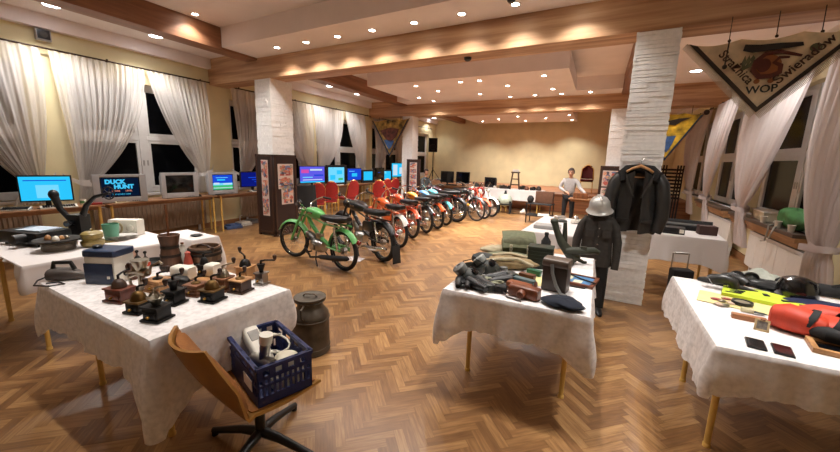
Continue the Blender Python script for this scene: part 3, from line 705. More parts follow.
keyboard('dark slim keyboard in front of the blank grey television', ondesk(3.98, -7.47), FX, .3, .1, blackmat, black_m)
keyboard('small dark computer before the blue and green television', ondesk(4.62, -7.47), FX, .36, .12, blackmat, mat('key_grey', (120, 120, 120), .5))
keyboard('pale keyboard in front of the deep blue monitor', ondesk(5.5, -7.47), FX, .34, .12, plastic_w, mat('key_grey', (120, 120, 120), .5))
keyboard('dark keyboard in front of the lilac widescreen monitor', ondesk(7.4, -7.5), FX, .4, .13, blackmat, black_m)
keyboard('pale console in front of the tall black television', ondesk(8.5, -7.5), FX, .36, .13, plastic_w, mat('key_grey', (120, 120, 120), .5))
t = thing('mug', 'white mug with green print beside the white keyboard', 'mug', ondesk(2.3, -7.55)); mb = MB(); mb.lathe([(.036, 0), (.04, .01), (.04, .095), (.036, .095), (.034, .012)], 20, cap1=False); mb.build('body', plastic_w, t)
mb = MB(); mb.T = RX(pi/2); mb.torus((.05, .05, 0), .024, .006, n=16); mb.build('handle', plastic_w, t)
mb = MB(); mb.lathe([(.0405, .03), (.0405, .07)], 20, cap0=False, cap1=False); mb.build('print', mat('mug_green', (90, 150, 90), .5), t, fix=False)
o = MB().box(-.09, .09, -.05, .05, 0, .03).build('cartridge', mat('red_cart', (130, 30, 28), .5), bev=.004); put(o, ondesk(2.42, -7.48), 1.2); tag(o, 'small red box on the desk before the game-title television', 'box')
o = MB().cbox((0, 0, .02), (.22, .16, .04)).build('booklet', plastic_w, bev=.003); put(o, ondesk(1.25, -7.5), .4); tag(o, 'pale booklet at the left end of the desk', 'booklet')
# boxes and papers on the floor under the desks
for i, (x, y, c, lab) in enumerate(((212, 224, (70, 90, 130), 'blue flat box on the floor under the desk by the pillar'), (219, 226, (205, 200, 190), 'white papers on the floor under the desk by the pillar'), (197, 221, (90, 86, 84), 'grey package on the floor under the desk'))):
    p = at(x, y); mb = MB(); mb.cbox((0, 0, .03), (.34, .24, .06)); mb.cbox((.03, .02, .075), (.26, .2, .03), Matrix.Rotation(.2, 3, 'Z')); o = mb.build('flat_box', mat('fb%d' % i, c, .6), bev=.004); put(o, S(-7.55-.1*i, 4.85+.32*i, 0), 1.4+.2*i); tag(o, lab, 'box', 'boxes under the left desks')

# ================================================================== BANQUET CHAIRS
red_m = mat('red_velvet', (150, 28, 24), .75, var=.12, scale=30); gilt_m = mat('gilt_tube', (222, 170, 88), .35, .4, var=.06); dred_m = mat('dark_red_velvet', (92, 22, 22), .8, var=.1)
def banquet_chair(label, loc, rz, fab, group):
    t = thing('banquet_chair', label, 'chair', loc, rz, group)
    mb = MB(); mb.T = RZ(0); mb.loft([(-.21, 0, .445, .19, .03), (-.2, 0, .445, .205, .04), (.18, 0, .45, .215, .045), (.22, 0, .445, .2, .03)], 20, 5); mb.build('seat', fab, t)
    # back: rounded top, chair faces +x
    def bk(u, v):
        a = (u*2-1); w = .2-.03*v; top = .5+.47*v*(1-.10*a*a*a*a)
        return Vector((-.2-.1*v+.02*a*a, a*w*(1 if v < .75 else sqrt(max(.05, 1-((v-.75)/.25)**2*.75))), top))
    mb = MB(); mb.slab(bk, 14, 16, .035); mb.build('backrest', fab, t, ang=60)
    pts = [(-.22, -.2, .45)]+[tuple(bk(0, v/12)+Vector((.015, -.012, .0))) for v in range(13)]+[tuple(bk(u/10, 1)+Vector((.015, 0, .012))) for u in range(1, 10)]+[tuple(bk(1, v/12)+Vector((.015, .012, 0))) for v in range(12, -1, -1)]+[(-.22, .2, .45)]
    mb = MB(); mb.tube(pts, .017, 8); mb.build('back_frame', gilt_m, t)
    for s in (-1, 1):
        mb = MB(); mb.tube([(.19, s*.19, .42), (.21, s*.2, .0)], [.014, .011], 8); mb.build('leg', gilt_m, t)
        mb = MB(); mb.tube([(-.21, s*.195, .46), (-.24, s*.2, .25), (-.3, s*.2, 0)], [.014, .013, .011], 8); mb.build('leg', gilt_m, t)
    mb = MB(); mb.tube([(.19, -.19, .4), (.19, .19, .4), (-.21, .19, .4), (-.21, -.19, .4)], .011, 8, True); mb.build('seat_frame', gilt_m, t)
    return t
g = 'red banquet chairs at the left desks'
c0 = banquet_chair('red banquet chair with gilt frame, back to the green moped', (-6.95, 6.75, 0), 2.75, red_m, g)
dup(c0, 'red banquet chair partly hidden behind the one nearest the green moped', (-7.1, 7.4, 0), 2.7, g)
dup(c0, 'red banquet chair before the tall black television', (-7.1, 8.25, 0), 2.9, g)
dup(c0, 'red banquet chair seen from the side before the vivid blue screen', (-6.55, 9.0, 0), 2.3, g)
dup(c0, 'red banquet chair before the square light blue screen', (-6.95, 9.75, 0), 2.9, g)
dup(c0, 'farthest red banquet chair, nearest the far pillar', (-7.05, 10.35, 0), 2.95, g)
# dark chair with a coat between board and red chairs
t = banquet_chair('chair draped with a black coat beside the pillar display board', (-6.42, 5.8, 0), 2.7, blackmat, g); 
t2 = thing('coat', 'black coat hung over the chair beside the pillar board', 'coat', (-6.42, 5.8, 0), 2.7)
mb = MB()
def ct(u, v):
    a = u*2*pi; r1 = .1+.05*v; return Vector((-.29+(.075+.05*v)*cos(a)+.02*sin(5*a)*v, (.25+.04*v+.012*sin(7*a))*sin(a), 1.0-.66*v))
mb.grid(ct, 40, 14, True); mb.grid(lambda u, v: Vector((-.29+.075*cos(u*2*pi)*(1-v), .25*sin(u*2*pi)*(1-v), 1.0+.02*v)), 40, 3, True); mb.build('coat_body', blackmat, t2, ang=80)

# ================================================================== DISPLAY BOARDS
board_m = mat('board_dark', (44, 26, 22), .5, var=.06)
def poster(parent, w, h, M, seed, n=3, pal=None):
    """pale sheet with blurry coloured pictures, surface pattern made of small patches"""
    r2 = random.Random(seed); pal = pal or [(196, 120, 96), (206, 150, 120), (110, 120, 150), (180, 90, 80), (150, 140, 120), (90, 80, 90)]
    mats = [mat('paper', (206, 186, 176), .6, var=.03)]; mb = MB(); mb.T = M
    mb.box(-w/2, w/2, -.003, 0, -h/2, h/2)
    for k in range(n):
        z0 = -h/2+h*(k+.06)/n; z1 = -h/2+h*(k+.94)/n
        for q in range(34):
            nm = 'pic%s' % (pal[q % len(pal)],); mq = mat(nm, pal[q % len(pal)], .6, var=.25, scale=60)
            if mq not in mats: mats.append(mq)
            mb.m = mats.index(mq); x = r2.uniform(-.36, .36)*w; z = r2.uniform(z0+.01, z1-.01); a = r2.uniform(.08, .2)*w; b = r2.uniform(.05, .16)*h/n; N = 9
            p = [(x+a*r2.uniform(.6, 1.3)*cos(2*pi*i/N), -.0034-.0002*q, z+b*r2.uniform(.6, 1.3)*sin(2*pi*i/N)) for i in range(N)]
            p = [(max(-w/2+.01, min(w/2-.01, a_)), b_, max(z0, min(z1, c_))) for a_, b_, c_ in p]
            mb.add(p, [tuple(range(N))])
    return mb.build('poster', mats, parent, fix=False, flat=True)
def board(label, loc, rz, leaves, h, group='dark poster boards at the pillars'):
    """leaves: list of (M, width, posters[(x,z,w,h,seed,n)])"""
    t = thing('display_board', label, 'display board', loc, rz, group)
    for M_, w, ps in leaves:
        mb = MB(); mb.T = M_; mb.box(-w/2, w/2, 0, .025, .03, h); p = mb.build('panel', board_m, t, bev=.003, seg=1)
        mb = MB(); mb.T = M_
        for s in (-1, 1): mb.box(s*(w/2-.025)-.02, s*(w/2-.025)+.02, -.008, .033, 0, h+.01)
        mb.box(-w/2, w/2, -.008, .033, h-.03, h+.01); mb.box(-w/2, w/2, -.008, .033, .06, .1); mb.build('frame', dkwood_m, t)
        for x, z, pw, phh, sd, n in ps: poster(p, pw, phh, M_ @ TR(x, 0, z), sd, n)
    return t
x0, x1 = -6.56, -6.06
board('two-leaf dark poster board wrapped round the near left stone pillar', ((x0+x1)/2, 4.8, 0), 0,
      [(TR(0, 0, 0), x1-x0, [(0.02, .98, .2, 1.12, 5, 3)]), (TR((x1-x0)/2+.02, .3, 0) @ RZ(pi/2), .56, [(0, 1.22, .38, .5, 6, 2), (0.03, .86, .3, .42, 7, 1)])], 1.64)
board('dark poster board with one tall poster at the far left pillar', (-6.28, 10.62, 0), -.1, [(TR(0, 0, 0), .56, [(.0, 1.05, .3, .95, 8, 5)])], 1.62)
board('dark poster board with two bright posters behind the steel helmet', (-.36, 10.85, 0), -.12, [(TR(0, 0, 0), .5, [(.0, 1.28, .36, .42, 9, 1), (0, .78, .36, .5, 10, 2)])], 1.6)
# ================================================================== MOPEDS AND MOTORCYCLES
def wheel(t, x, R, rw, rimm=chrome_m, name='wheel'):
    mb = MB(); mb.torus((x, 0, R), R-rw, rw, 'y', 36, 10); w = mb.build(name, rubber_m, t)
    mb = MB()
    def rim(u, v):
        a = 2*pi*u; r = R-1.75*rw-.006*sin(pi*v); return (x+r*cos(a), (v-.5)*rw*1.3, R+r*sin(a))
    mb.slab(rim, 36, 4, .006); mb.build('rim', rimm, w)
    mb = MB(); mb.cyl((x, -.05, R), (x, .05, R), .032, n=14); mb.cyl((x, -.065, R), (x, .065, R), .014, n=10); mb.cyl((x, -.03, R), (x, .03, R), .05, n=16); mb.build('hub', steel_m, w)
    mb = MB(); rr = R-1.9*rw
    for i in range(24):
        a = 2*pi*i/24; s = 1 if i % 2 else -1; b = a+(.5 if (i//2) % 2 else -.5)
        mb.cyl((x+.045*cos(b), s*.03, R+.045*sin(b)), (x+rr*cos(a), s*.004, R+rr*sin(a)), .0022, n=4)
    mb.build('spokes', steel_m, w); return w
def fender(t, x, R, a0, a1, mt, w=.055, gap=.03, name='mudguard'):
    def fn(u, v):
        a = radians(a0+(a1-a0)*u); q = (v-.5)*2; r = R+gap-.035*q*q; return (x+r*cos(a), q*w, R+r*sin(a))
    mb = MB(); mb.slab(fn, 26, 8, .004); mb.build(name, mt, t, ang=60)
def moped(label, p, heading, frame, tank, fend, seat=None, wb=1.17, R=.30, rw=.032, tail=(110, 14, 12), flap=False, chrome_exh=True, big=False, bars='high', steer=0, group='mopeds and motorcycles parked in a row', name='moped', rearfend=None, side=None, bicycle=False):
    """built facing +x; p is where the rear tyre meets the floor"""
    t = thing(name, label, 'moped' if name == 'moped' else 'motorcycle', (p[0]+cos(heading)*wb/2, p[1]+sin(heading)*wb/2, 0), heading, group)
    xr, xf = -wb/2, wb/2; sm = seat or mat('black_vinyl', (20, 19, 20), .35, var=.04)
    wheel(t, xr, R, rw, name='rear_wheel'); wheel(t, xf, R, rw, name='front_wheel')
    fender(t, xr, R, 8, 150, rearfend or fend, name='rear_mudguard'); fender(t, xf, R, 25, 165, fend, name='front_mudguard')
    hx, hz = xf-.26, .80+(.05 if big else 0)                               # steering head
    mb = MB()
    for s in (-1, 1): mb.tube([(xf, s*.065, R), (xf-.13, s*.065, R+.28), (hx, s*.055, hz)], [.017, .02, .022], 8)
    mb.cbox((hx+.005, 0, hz), (.05, .15, .03), Matrix.Rotation(-.4, 3, 'Y')); mb.build('fork', fend if not big else black_m, t, ang=60)
    mb = MB()
    mb.tube([(hx-.02, 0, hz-.02), (hx-.12, 0, hz-.18), (-.02, 0, R+.12), (xr+.3, 0, R+.02), (xr, 0, R)], [.03, .034, .034, .03, .02], 10)
    for s in (-1, 1):
        mb.tube([(xr, s*.075, R), (xr+.32, s*.06, R+.01)], .013, 6); mb.tube([(xr-.08, s*.08, .66), (xr+.35, s*.07, .66), (hx-.1, s*.03, hz-.06)], .014, 6)
    mb.tube([(-.02, 0, R+.12), (xr+.42, 0, .66)], .024, 8); mb.build('frame', frame, t, ang=60)
    for s in (-1, 1):
        mb = MB(); mb.cyl((xr+.02, s*.095, R+.02), (xr+.1, s*.095, .64), .02, n=10)
        for k in range(7): f = .25+.08*k; mb.torus((xr+.02+.08*f, s*.095, R+.02+(.62-R)*f), .022, .006, 'z', 12, 5)
        mb.build('shock_absorber', chrome_m, t)
    # tank
    tl = .46 if big else .40; tc = hx-.06-tl/2; tz = .77+(.04 if big else 0); th = .10 if big else .088; tw = .13 if big else .10
    mb = MB(); secs = []
    for i in range(11):
        u = i/10; k = sin(pi*(.06+.9*u))**.45; secs.append((tc-tl/2+tl*u, 0, tz+.03*u-.012*(1-u), tw*k*(.72+.35*u), th*k*(.7+.4*u)))
    mb.loft(secs, 20, 3.4); k = mb.build('fuel_tank', tank, t, ang=70)
    mb = MB(); mb.lathe([(.028, 0), (.03, .012), (.02, .02)], 14, (tc+.08, 0, tz+th*.98)); mb.build('filler_cap', chrome_m, k)
    for s in (-1, 1): mb = MB(); mb.cbox((tc+.02, s*(tw*.95), tz+.02), (.12, .012, .035)); mb.build('tank_badge', chrome_m, k, bev=.004)
    # seat
    s0, s1 = xr-.12, tc-tl/2+.04; sz = .745+(.03 if big else 0); mb = MB(); secs = []
    for i in range(13):
        u = i/12; k = min(1, sin(pi*min(.999, max(.001, .04+.92*u)))**.35); secs.append((s0+(s1-s0)*u, 0, sz+.03*(1-u)**3-.01*sin(pi*u), .12*k*(1-.2*u), .06*k))
    mb.loft(secs, 18, 3.4); mb.build('seat', sm, t, ang=60)
    mb = MB(); mb.tube([(s0+.1, .118, sz-.03), (s0+(s1-s0)*.6, .105, sz-.035)], .008, 6); mb.tube([(s0+.1, -.118, sz-.03), (s0+(s1-s0)*.6, -.105, sz-.035)], .008, 6); mb.build('seat_trim', chrome_m, t)
    # engine
    mb = MB(); ex = .03; ez = R-.02
    mb.loft([(ex-.17, 0, ez, .07, .07), (ex-.14, 0, ez, .095, .095), (ex+.02, 0, ez+.01, .1, .1), (ex+.10, 0, ez, .08, .08), (ex+.13, 0, ez, .05, .05)], 16, 3)
    mb.cyl((ex, -.125, ez), (ex, .125, ez), .06, n=18); c_ = steel_m if not bicycle else blackmat
    mb.build('crankcase', c_, t)
    mb = MB(); d = Vector((.55, 0, .83)) if big else Vector((.92, 0, .38)); b0 = Vector((ex+.05, 0, ez+.07))
    for i in range(9): q = b0+d*(.02+.022*i); mb.tube([q, q+d*.008], [.075-.002*i]*2, 18)
    mb.tube([b0, b0+d*.23], .05, 14); mb.build('cylinder_fins', steel_m, t)
    mb = MB(); mb.cbox((ex-.06, 0, ez+.16), (.1, .09, .09)); mb.cyl((ex-.06, .045, ez+.16), (ex-.06, -.045, ez+.16), .035); mb.build('carburettor', steel_m, t, bev=.01)
    if side:
        for s in (-1, 1):
            mb = MB(); mb.loft([(xr+.16, s*.085, .55, .012, .05), (xr+.2, s*.09, .55, .02, .085), (xr+.42, s*.09, .54, .02, .085), (xr+.46, s*.085, .54, .012, .05)], 12, 4)
            mb.build('side_cover', side, t)
    # exhaust on the side turned to the hall
    mb = MB(); mb.tube([(ex+.14, .07, ez+.1), (ex+.2, .1, ez-.04), (ex+.02, .13, ez-.17), (xr+.38, .135, R-.14)], .017, 8); mb.tube([(xr+.42, .135, R-.14), (xr+.36, .135, R-.135), (xr+.0, .135, R-.09), (xr-.22, .135, R-.05), (xr-.26, .135, R-.045)], [.017, .036, .042, .036, .02], 12)
    mb.build('exhaust', chrome_m if chrome_exh else blackmat, t)
    # chain guard
    mb = MB(); mb.loft([(xr-.02, -.10, R, .008, .03), (xr+.1, -.10, R+.01, .012, .04), (ex-.15, -.1, R+.01, .012, .04), (ex-.04, -.1, R, .008, .03)], 12, 4); mb.build('chain_guard', frame, t)
    # bars
    mb = MB(); up = {'high': .22, 'low': .10, 'mid': .16}[bars]; T = TR(hx, 0, hz) @ RZ(steer); mb.T = T; w_ = .33
    L_ = []
    for s in (-1, 1): L_.append([(-.02-.01, s*.06, .02), (-.02, s*.12, .06+up*.3), (-.05, s*.2, up), (-.11, s*(w_-.06), up+.03), (-.19, s*w_, up+.01)])
    mb.tube(L_[0][::-1]+L_[1], .012, 8); mb.build('handlebar', chrome_m, t)
    for s in (-1, 1): mb = MB(); mb.T = T; mb.tube([(-.12, s*(w_-.055), up+.03), (-.23, s*(w_+.015), up+.0)], .017, 8); mb.build('grip', rubber_m, t)
    mb = MB(); mb.T = T
    for s in (-1, 1): mb.tube([(-.08, s*(w_-.1), up+.02), (-.06, s*(w_-.02), up-.01), (-.15, s*(w_+.02), up-.03)], .005, 5)
    mb.tube([(-.06, .12, .1), (.04, .1, .0), (.03, .04, -.25)], .005, 5); mb.tube([(-.06, -.12, .1), (.05, -.1, -.02), (-.05, -.04, -.3)], .005, 5); mb.build('lever_and_cables', black_m, t)
    hr = .085 if big else .065; mb = MB(); mb.T = T @ TR(.06, 0, -.02) @ RY(pi/2)
    mb.lathe([(.01, -.11), (hr*.6, -.09), (hr*.95, -.03), (hr, .04)], 20); h = mb.build('headlight', black_m if big else chrome_m, t)
    mb = MB(); mb.T = T @ TR(.06, 0, -.02) @ RY(pi/2); mb.lathe([(hr*.93, .038), (hr*.6, .055), (.005, .062)], 20); mb.build('lens', mat('lamp_lens', (200, 200, 190), .1, var=0), h)
    # tail
    mb = MB(); mb.T = TR(xr-R-.035, 0, R+.17) @ RY(-.35); mb.loft([(-.02, 0, 0, .018, .02), (-.015, 0, 0, .026, .03), (.03, 0, 0, .026, .03)], 14, 3); mb.build('tail_light', mat('tail_red%d' % tail[0], tail, .25, var=0, coat=.5), t)
    if flap:
        mb = MB(); mb.T = TR(xr-R-.03, 0, .19) @ RY(.12); mb.box(-.006, .006, -.075, .075, -.14, .14); mb.build('mud_flap', rubber_m, t, bev=.004)
    mb = MB()
    for s in (-1, 1): mb.tube([(ex-.04, s*.06, R-.08), (ex-.1, s*.12, .1), (ex-.18, s*.15, .008)], .011, 6)
    mb.cyl((ex-.08, -.05, R-.1), (ex-.08, .05, R-.1), .014); mb.build('stand', black_m, t)
    if steer:
        Q = TR(hx, 0, 0) @ RZ(steer) @ TR(-hx, 0, 0)
        for o in kids(t):
            if o.name.split('.')[0] in ('front_wheel', 'front_mudguard', 'fork'):
                o.data.transform(Q)
                for q in kids(o): q.data.transform(Q)
    for s in (-1, 1): mb = MB(); mb.tube([(ex+.02, s*.1, R-.1), (ex+.02, s*.2, R-.1)], .012, 8); mb.build('footpeg', rubber_m, t)
    return t
paint = lambda n, c, v=.03: mat(n, c, .3, var=v, coat=.4)
green_p = paint('moped_green', (92, 168, 92)); bk_p = paint('moto_black', (24, 23, 25)); or_p = paint('moped_orange', (214, 90, 36)); or2_p = paint('moped_red_orange', (206, 76, 34)); ye_p = paint('moped_yellow', (214, 150, 44)); blu_p = paint('moped_blue', (88, 140, 190)); tq_p = paint('moped_turquoise', (84, 160, 165)); rd_p = paint('moped_red', (150, 40, 34)); wh_p = paint('moped_white', (212, 208, 200)); gy_p = paint('dark_grey_paint', (48, 46, 46)); plum_p = paint('dark_plum', (52, 22, 34))
moped('green moped with black bench seat, nearest in the row', (-3.45, 3.9), radians(171), green_p, green_p, green_p, wb=1.17, R=.30, chrome_exh=False, bars='mid', steer=.26)
moped('black motorcycle with mud flap and red tail light beside the green moped', (-3.26, 4.62), radians(161), bk_p, bk_p, bk_p, wb=1.27, R=.32, rw=.042, flap=True, big=True, bars='mid', name='motorcycle', side=bk_p)
moped('orange moped with white rear mudguard beside the black motorcycle', (-3.55, 5.55), radians(153), or_p, or_p, or_p, rearfend=wh_p, bars='high', side=or_p)
moped('orange moped with orange rear mudguard, second orange one in the row', (-3.78, 6.4), radians(150), or2_p, or2_p, or2_p, bars='high', side=or2_p)
moped('black wheeled moped with yellow tank and long black seat', (-3.8, 7.05), radians(150), bk_p, ye_p, bk_p, bars='mid')
moped('orange tailed moped with sky blue tank', (-3.82, 7.65), radians(149), bk_p, blu_p, or_p, bars='mid')
moped('moped with turquoise rear mudguard at the end of the orange group', (-3.86, 8.2), radians(149), gy_p, tq_p, tq_p, bars='mid')
moped('dark motorcycle with long chrome exhaust seen from its side', (-3.85, 8.85), radians(170), plum_p, plum_p, bk_p, wb=1.3, R=.33, rw=.045, big=True, bars='high', name='motorcycle', side=rd_p, tail=(200, 150, 60))
moped('black moped with white handlebar cowl facing into the hall', (-4.55, 9.75), radians(-22), gy_p, gy_p, bk_p, R=.33, rw=.026, bars='high', bicycle=True)
moped('small red moped behind the white cowled one', (-4.5, 10.3), radians(-24), rd_p, rd_p, or2_p, R=.28, bars='mid')
moped('small red moped with white front mudguard, last of the row', (-4.45, 10.85), radians(-24), rd_p, rd_p, wh_p, R=.28, bars='mid')
# papers on the floor between two bikes
o = MB().slab(lambda u, v: Vector((-.2+.4*u, -.12+.24*v, .012+.01*sin(9*u)*sin(5*v))), 10, 6, .003).build('paper_sheet', mat('leaflet', (200, 190, 190), .6, var=.3, scale=30)); put(o, (-3.75, 4.42, 0), .3); tag(o, 'printed leaflet on the floor between the green moped and the black motorcycle', 'leaflet')
# ================================================================== COFFEE MILLS TABLE
T = .7565
def onT(px, py, z=T): return at(px, py, z)
iron_m = mat('black_iron', (26, 24, 23), .45, .5, var=.1); nick_m = mat('nickel', (160, 152, 136), .3, 1, var=.06); bras2 = mat('old_brass', (112, 86, 50), .4, .9, var=.12)
rubw_m = mat('red_wood', (96, 44, 26), .35, var=.12, scale=12, stretch=(5, 5, 1))
GM = 'box coffee mills on the white lace cloth'
def mill(label, loc, rz, w, d, h, body, top, kind='dome', crank=1, topm=None, base=True, name='coffee_mill', scale=1.0, drawer=True, ca=.6):
    t = thing(name, label, 'coffee mill', loc, rz, GM); w *= .72; d *= .72; h *= .86
    mb = MB(); z0 = 0
    if base: mb.box(-w/2-.012, w/2+.012, -d/2-.012, d/2+.012, 0, .012); z0 = .012
    mb.box(-w/2, w/2, -d/2, d/2, z0, h); b = mb.build('body', body, t, bev=.004)
    mb = MB(); mb.box(-w/2-.008, w/2+.008, -d/2-.008, d/2+.008, h, h+.01); mb.build('lid_board', topm or body, t, bev=.003)
    if drawer:
        mb = MB(); mb.box(-w*.36, w*.36, -d/2-.006, -d/2+.002, z0+.012, z0+h*.52); dr = mb.build('drawer', body, t, bev=.003)
        mb = MB(); mb.ell((0, -d/2-.014, z0+h*.28), (.008, .01, .008), 10, 8); mb.build('knob', brass_m, dr)
    zt = h+.01; r = min(w, d)*.44
    if kind == 'dome':
        mb = MB(); mb.lathe([(r*1.05, zt), (r*1.05, zt+.006), (r*.98, zt+.012), (r*.85, zt+.03), (r*.55, zt+.046), (r*.2, zt+.052)], 24); mb.build('dome', top, t); zc = zt+.052
    elif kind == 'bowl':
        mb = MB(); mb.lathe([(r*.5, zt), (r*.55, zt+.01), (r*1.05, zt+.04), (r*1.12, zt+.046), (r*1.05, zt+.047), (r*.5, zt+.016)], 24, cap1=True); mb.build('bowl', top, t); zc = zt+.046
        mb = MB(); mb.tube([(-r, 0, zt+.046), (-r*.4, 0, zt+.07), (r*.4, 0, zt+.07), (r, 0, zt+.046)], .006, 8); mb.build('bridge', top, t); zc = zt+.07
    elif kind == 'hopper':
        mb = MB(); mb.T = TR(0, 0, zt); q = [(r*.5, 0), (r*.55, .015), (r*1.0, .055), (r*1.02, .06)]
        mb.lathe(q, 4 if False else 20); mb.build('hopper', top, t); zc = zt+.06
    else:
        mb = MB(); mb.lathe([(r*.7, zt), (r*.7, zt+.006), (r*.3, zt+.014)], 20); mb.build('cap_plate', top, t); zc = zt+.014
    mb = MB(); mb.cyl((0, 0, zc-.01), (0, 0, zc+.024), .007, n=8)
    ex, ey = crank*.10*cos(ca), crank*.10*sin(ca)
    mb.tube([(0, 0, zc+.02), (ex*.3, ey*.3, zc+.028), (ex*.8, ey*.8, zc+.03), (ex, ey, zc+.03)], [.007, .006, .006, .007], 8); c = mb.build('crank', iron_m if top is not nick_m else nick_m, t)
    mb = MB(); mb.lathe([(.005, .028), (.009, .036), (.014, .055), (.012, .066), (.004, .07)], 12, (ex, ey, zc)); mb.build('crank_knob', dkwood_m, c)
    return t
P = onT(121, 300); mill('wide red-brown mill with flat oval dome, at the left of the group', (P.x, P.y, T), .28, .17, .12, .085, rubw_m, dkwood_m, 'dome', ca=1.9)
P = onT(140, 311); mill('small black mill with low brass top between the wide brown one and the front one', (P.x, P.y, T), .3, .125, .12, .07, iron_m, bras2, 'dome', crank=.4, topm=bras2)
P = onT(158, 319); mill('black mill with nickel bowl and pale front edge, nearest the camera', (P.x, P.y, T), .32, .13, .12, .085, iron_m, nick_m, 'bowl', crank=.5, topm=iron_m)
P = onT(175, 303); mill('all black mill with flared hopper in the middle of the table', (P.x, P.y, T), .3, .11, .11, .09, iron_m, iron_m, 'hopper', crank=.5)
P = onT(159, 290); mill('light tan open topped mill box with black grinder on top', (P.x, P.y, T), .25, .17, .13, .08, tanwood_m, iron_m, 'cap', crank=.6)
P = onT(197, 294); mill('square brown mill right of the all black one', (P.x, P.y, T), .3, .13, .13, .075, midwood_m, bras2, 'cap', crank=.5)
P = onT(213, 300); mill('dark mill with broad brass dome at the front right', (P.x, P.y, T), .28, .13, .13, .08, iron_m, bras2, 'dome', crank=.5, topm=bras2)
P = onT(224, 289); mill('brown mill with round nickel dome and upright crank', (P.x, P.y, T), .3, .125, .12, .09, midwood_m, nick_m, 'dome', crank=.7, ca=.9)
P = onT(241, 291); mill('plain brown box mill with pale top beside the nickel domed one', (P.x, P.y, T), .25, .13, .13, .09, dkwood_m, bras2, 'cap', crank=.3, topm=tanwood_m)
P = onT(246, 279); mill('tan rounded mill with black top and high crank at the back right', (P.x, P.y, T), .25, .13, .12, .105, tanwood_m, iron_m, 'dome', crank=1.0, ca=2.6)
P = onT(262, 284); mill('small silver metal mill at the right end of the table', (P.x, P.y, T), .25, .085, .085, .09, steel_m, iron_m, 'hopper', crank=1.0, ca=.2, base=True)
# white porcelain mills on the long wooden tray
P = onT(197, 282); t = thing('wooden_tray', 'long thin oval wooden tray under the white porcelain pieces', 'tray', (P.x, P.y, T), .35)
mb = MB(); mb.lathe([(.9, 0), (1, .006), (1, .02), (.9, .02), (.88, .01)], 32, sx=.24, sy=.11); mb.build('board', tanwood_m, t)
for i, (px, py, w) in enumerate(((184, 278, .15), (213, 275, .08))):
    P = onT(px, py, T+.012); t = thing('porcelain_mill', ('white porcelain tub with black front on the oval tray', 'smaller white porcelain block at the right end of the tray')[i], 'coffee mill', (P.x, P.y, T+.012), .3)
    mb = MB(); mb.loft([(-w/2, 0, .045, .04, .04), (-w/2+.01, 0, .045, .048, .045), (w/2-.01, 0, .045, .048, .045), (w/2, 0, .045, .04, .04)], 18, 5); mb.build('body', plastic_w, t)
    mb = MB(); mb.box(-w/2-.006, -w/2+.02, -.035, .035, .0, .075); mb.build('face', iron_m, t, bev=.004)
P = onT(205, 274, T+.012); mill('black mill with rounded head among the white porcelain pieces', (P.x, P.y, T+.012), .3, .09, .09, .08, iron_m, iron_m, 'dome', crank=.6)
P = onT(189, 270); t = thing('shaker', 'small red and white bird shaped shaker behind the porcelain tub', 'shaker', (P.x, P.y, T), .2)
mb = MB(); mb.lathe([(.03, 0), (.034, .02), (.03, .07), (.018, .12), (.02, .14), (.006, .15)], 18); mb.build('body', mat('rust_red', (168, 70, 52), .4, var=.15), t)
mb = MB(); mb.lathe([(.031, .0), (.036, .02), (.033, .05)], 18, cap1=False); mb.build('base', plastic_w, t)
# churn, tub, bottle
P = onT(172, 269); t = thing('butter_churn', 'brown wooden butter churn with long plunger pole', 'butter churn', (P.x, P.y, T))
barrel_m = grain('barrel_wood', [(58, 36, 24), (86, 56, 37), (108, 74, 50)], (9, 9, .5), 2.4, .6)
mb = MB(); mb.lathe([(.095, 0), (.1, .01), (.084, .15), (.076, .2)], 28); mb.build('staves', barrel_m, t)
mb = MB(); mb.lathe([(.076, .2), (.079, .205), (.095, .27), (.098, .285), (.088, .287), (.08, .26)], 28); mb.build('collar', barrel_m, t)
for z, r in ((.03, .098), (.12, .0885), (.19, .078)):
    mb = MB(); mb.lathe([(r+.004, z-.011), (r+.006, z-.011), (r+.004, z+.011), (r, z+.011)], 28, cap0=False, cap1=False); mb.build('hoop', mat('hoop_iron', (54, 46, 40), .5, .6), t)
mb = MB(); mb.tube([(0, 0, .15), (-.006, 0, .53)], .011, 8); mb.build('plunger', midwood_m, t)
P = onT(206, 264); t = thing('wooden_tub', 'low round wooden tub with iron hoops and a bar handle', 'tub', (P.x, P.y, T))
mb = MB(); R_ = .125; mb.lathe([(R_*.95, 0), (R_*1.04, .09), (R_, .16), (R_*.9, .16), (R_*.92, .09), (R_*.86, .02)], 36); mb.build('staves', grain('tub_wood', [(78, 56, 40), (112, 84, 62), (138, 108, 82)], (9, 9, .5), 2.4, .6), t)
for z, k in ((.03, 1.0), (.10, 1.045), (.135, 1.03)):
    mb = MB(); mb.lathe([(R_*k+.002, z-.012), (R_*k+.006, z-.01), (R_*k+.006, z+.01), (R_*k+.002, z+.012)], 36, cap0=False, cap1=False); mb.build('hoop', MATS['hoop_iron'], t)
mb = MB(); mb.tube([(-R_*.9, 0, .145), (-.05, 0, .165), (.05, 0, .165), (R_*.9, 0, .145)], .01, 8); mb.build('bar_handle', dkwood_m, t)
P = onT(184, 264); t = thing('bottle', 'white stoneware bottle beside the butter churn', 'bottle', (P.x, P.y, T))
mb = MB(); mb.lathe([(.036, 0), (.04, .01), (.04, .09), (.018, .13), (.016, .16), (.02, .165)], 20); mb.build('body', mat('stoneware', (204, 196, 182), .35, var=.05), t)
mb = MB(); mb.lathe([(.012, .165), (.012, .18)], 12); mb.build('stopper', midwood_m, t)
for o in kids(bpy.data.objects['butter_churn']): o.data.transform(Matrix.Diagonal((.74, .74, .95, 1)))
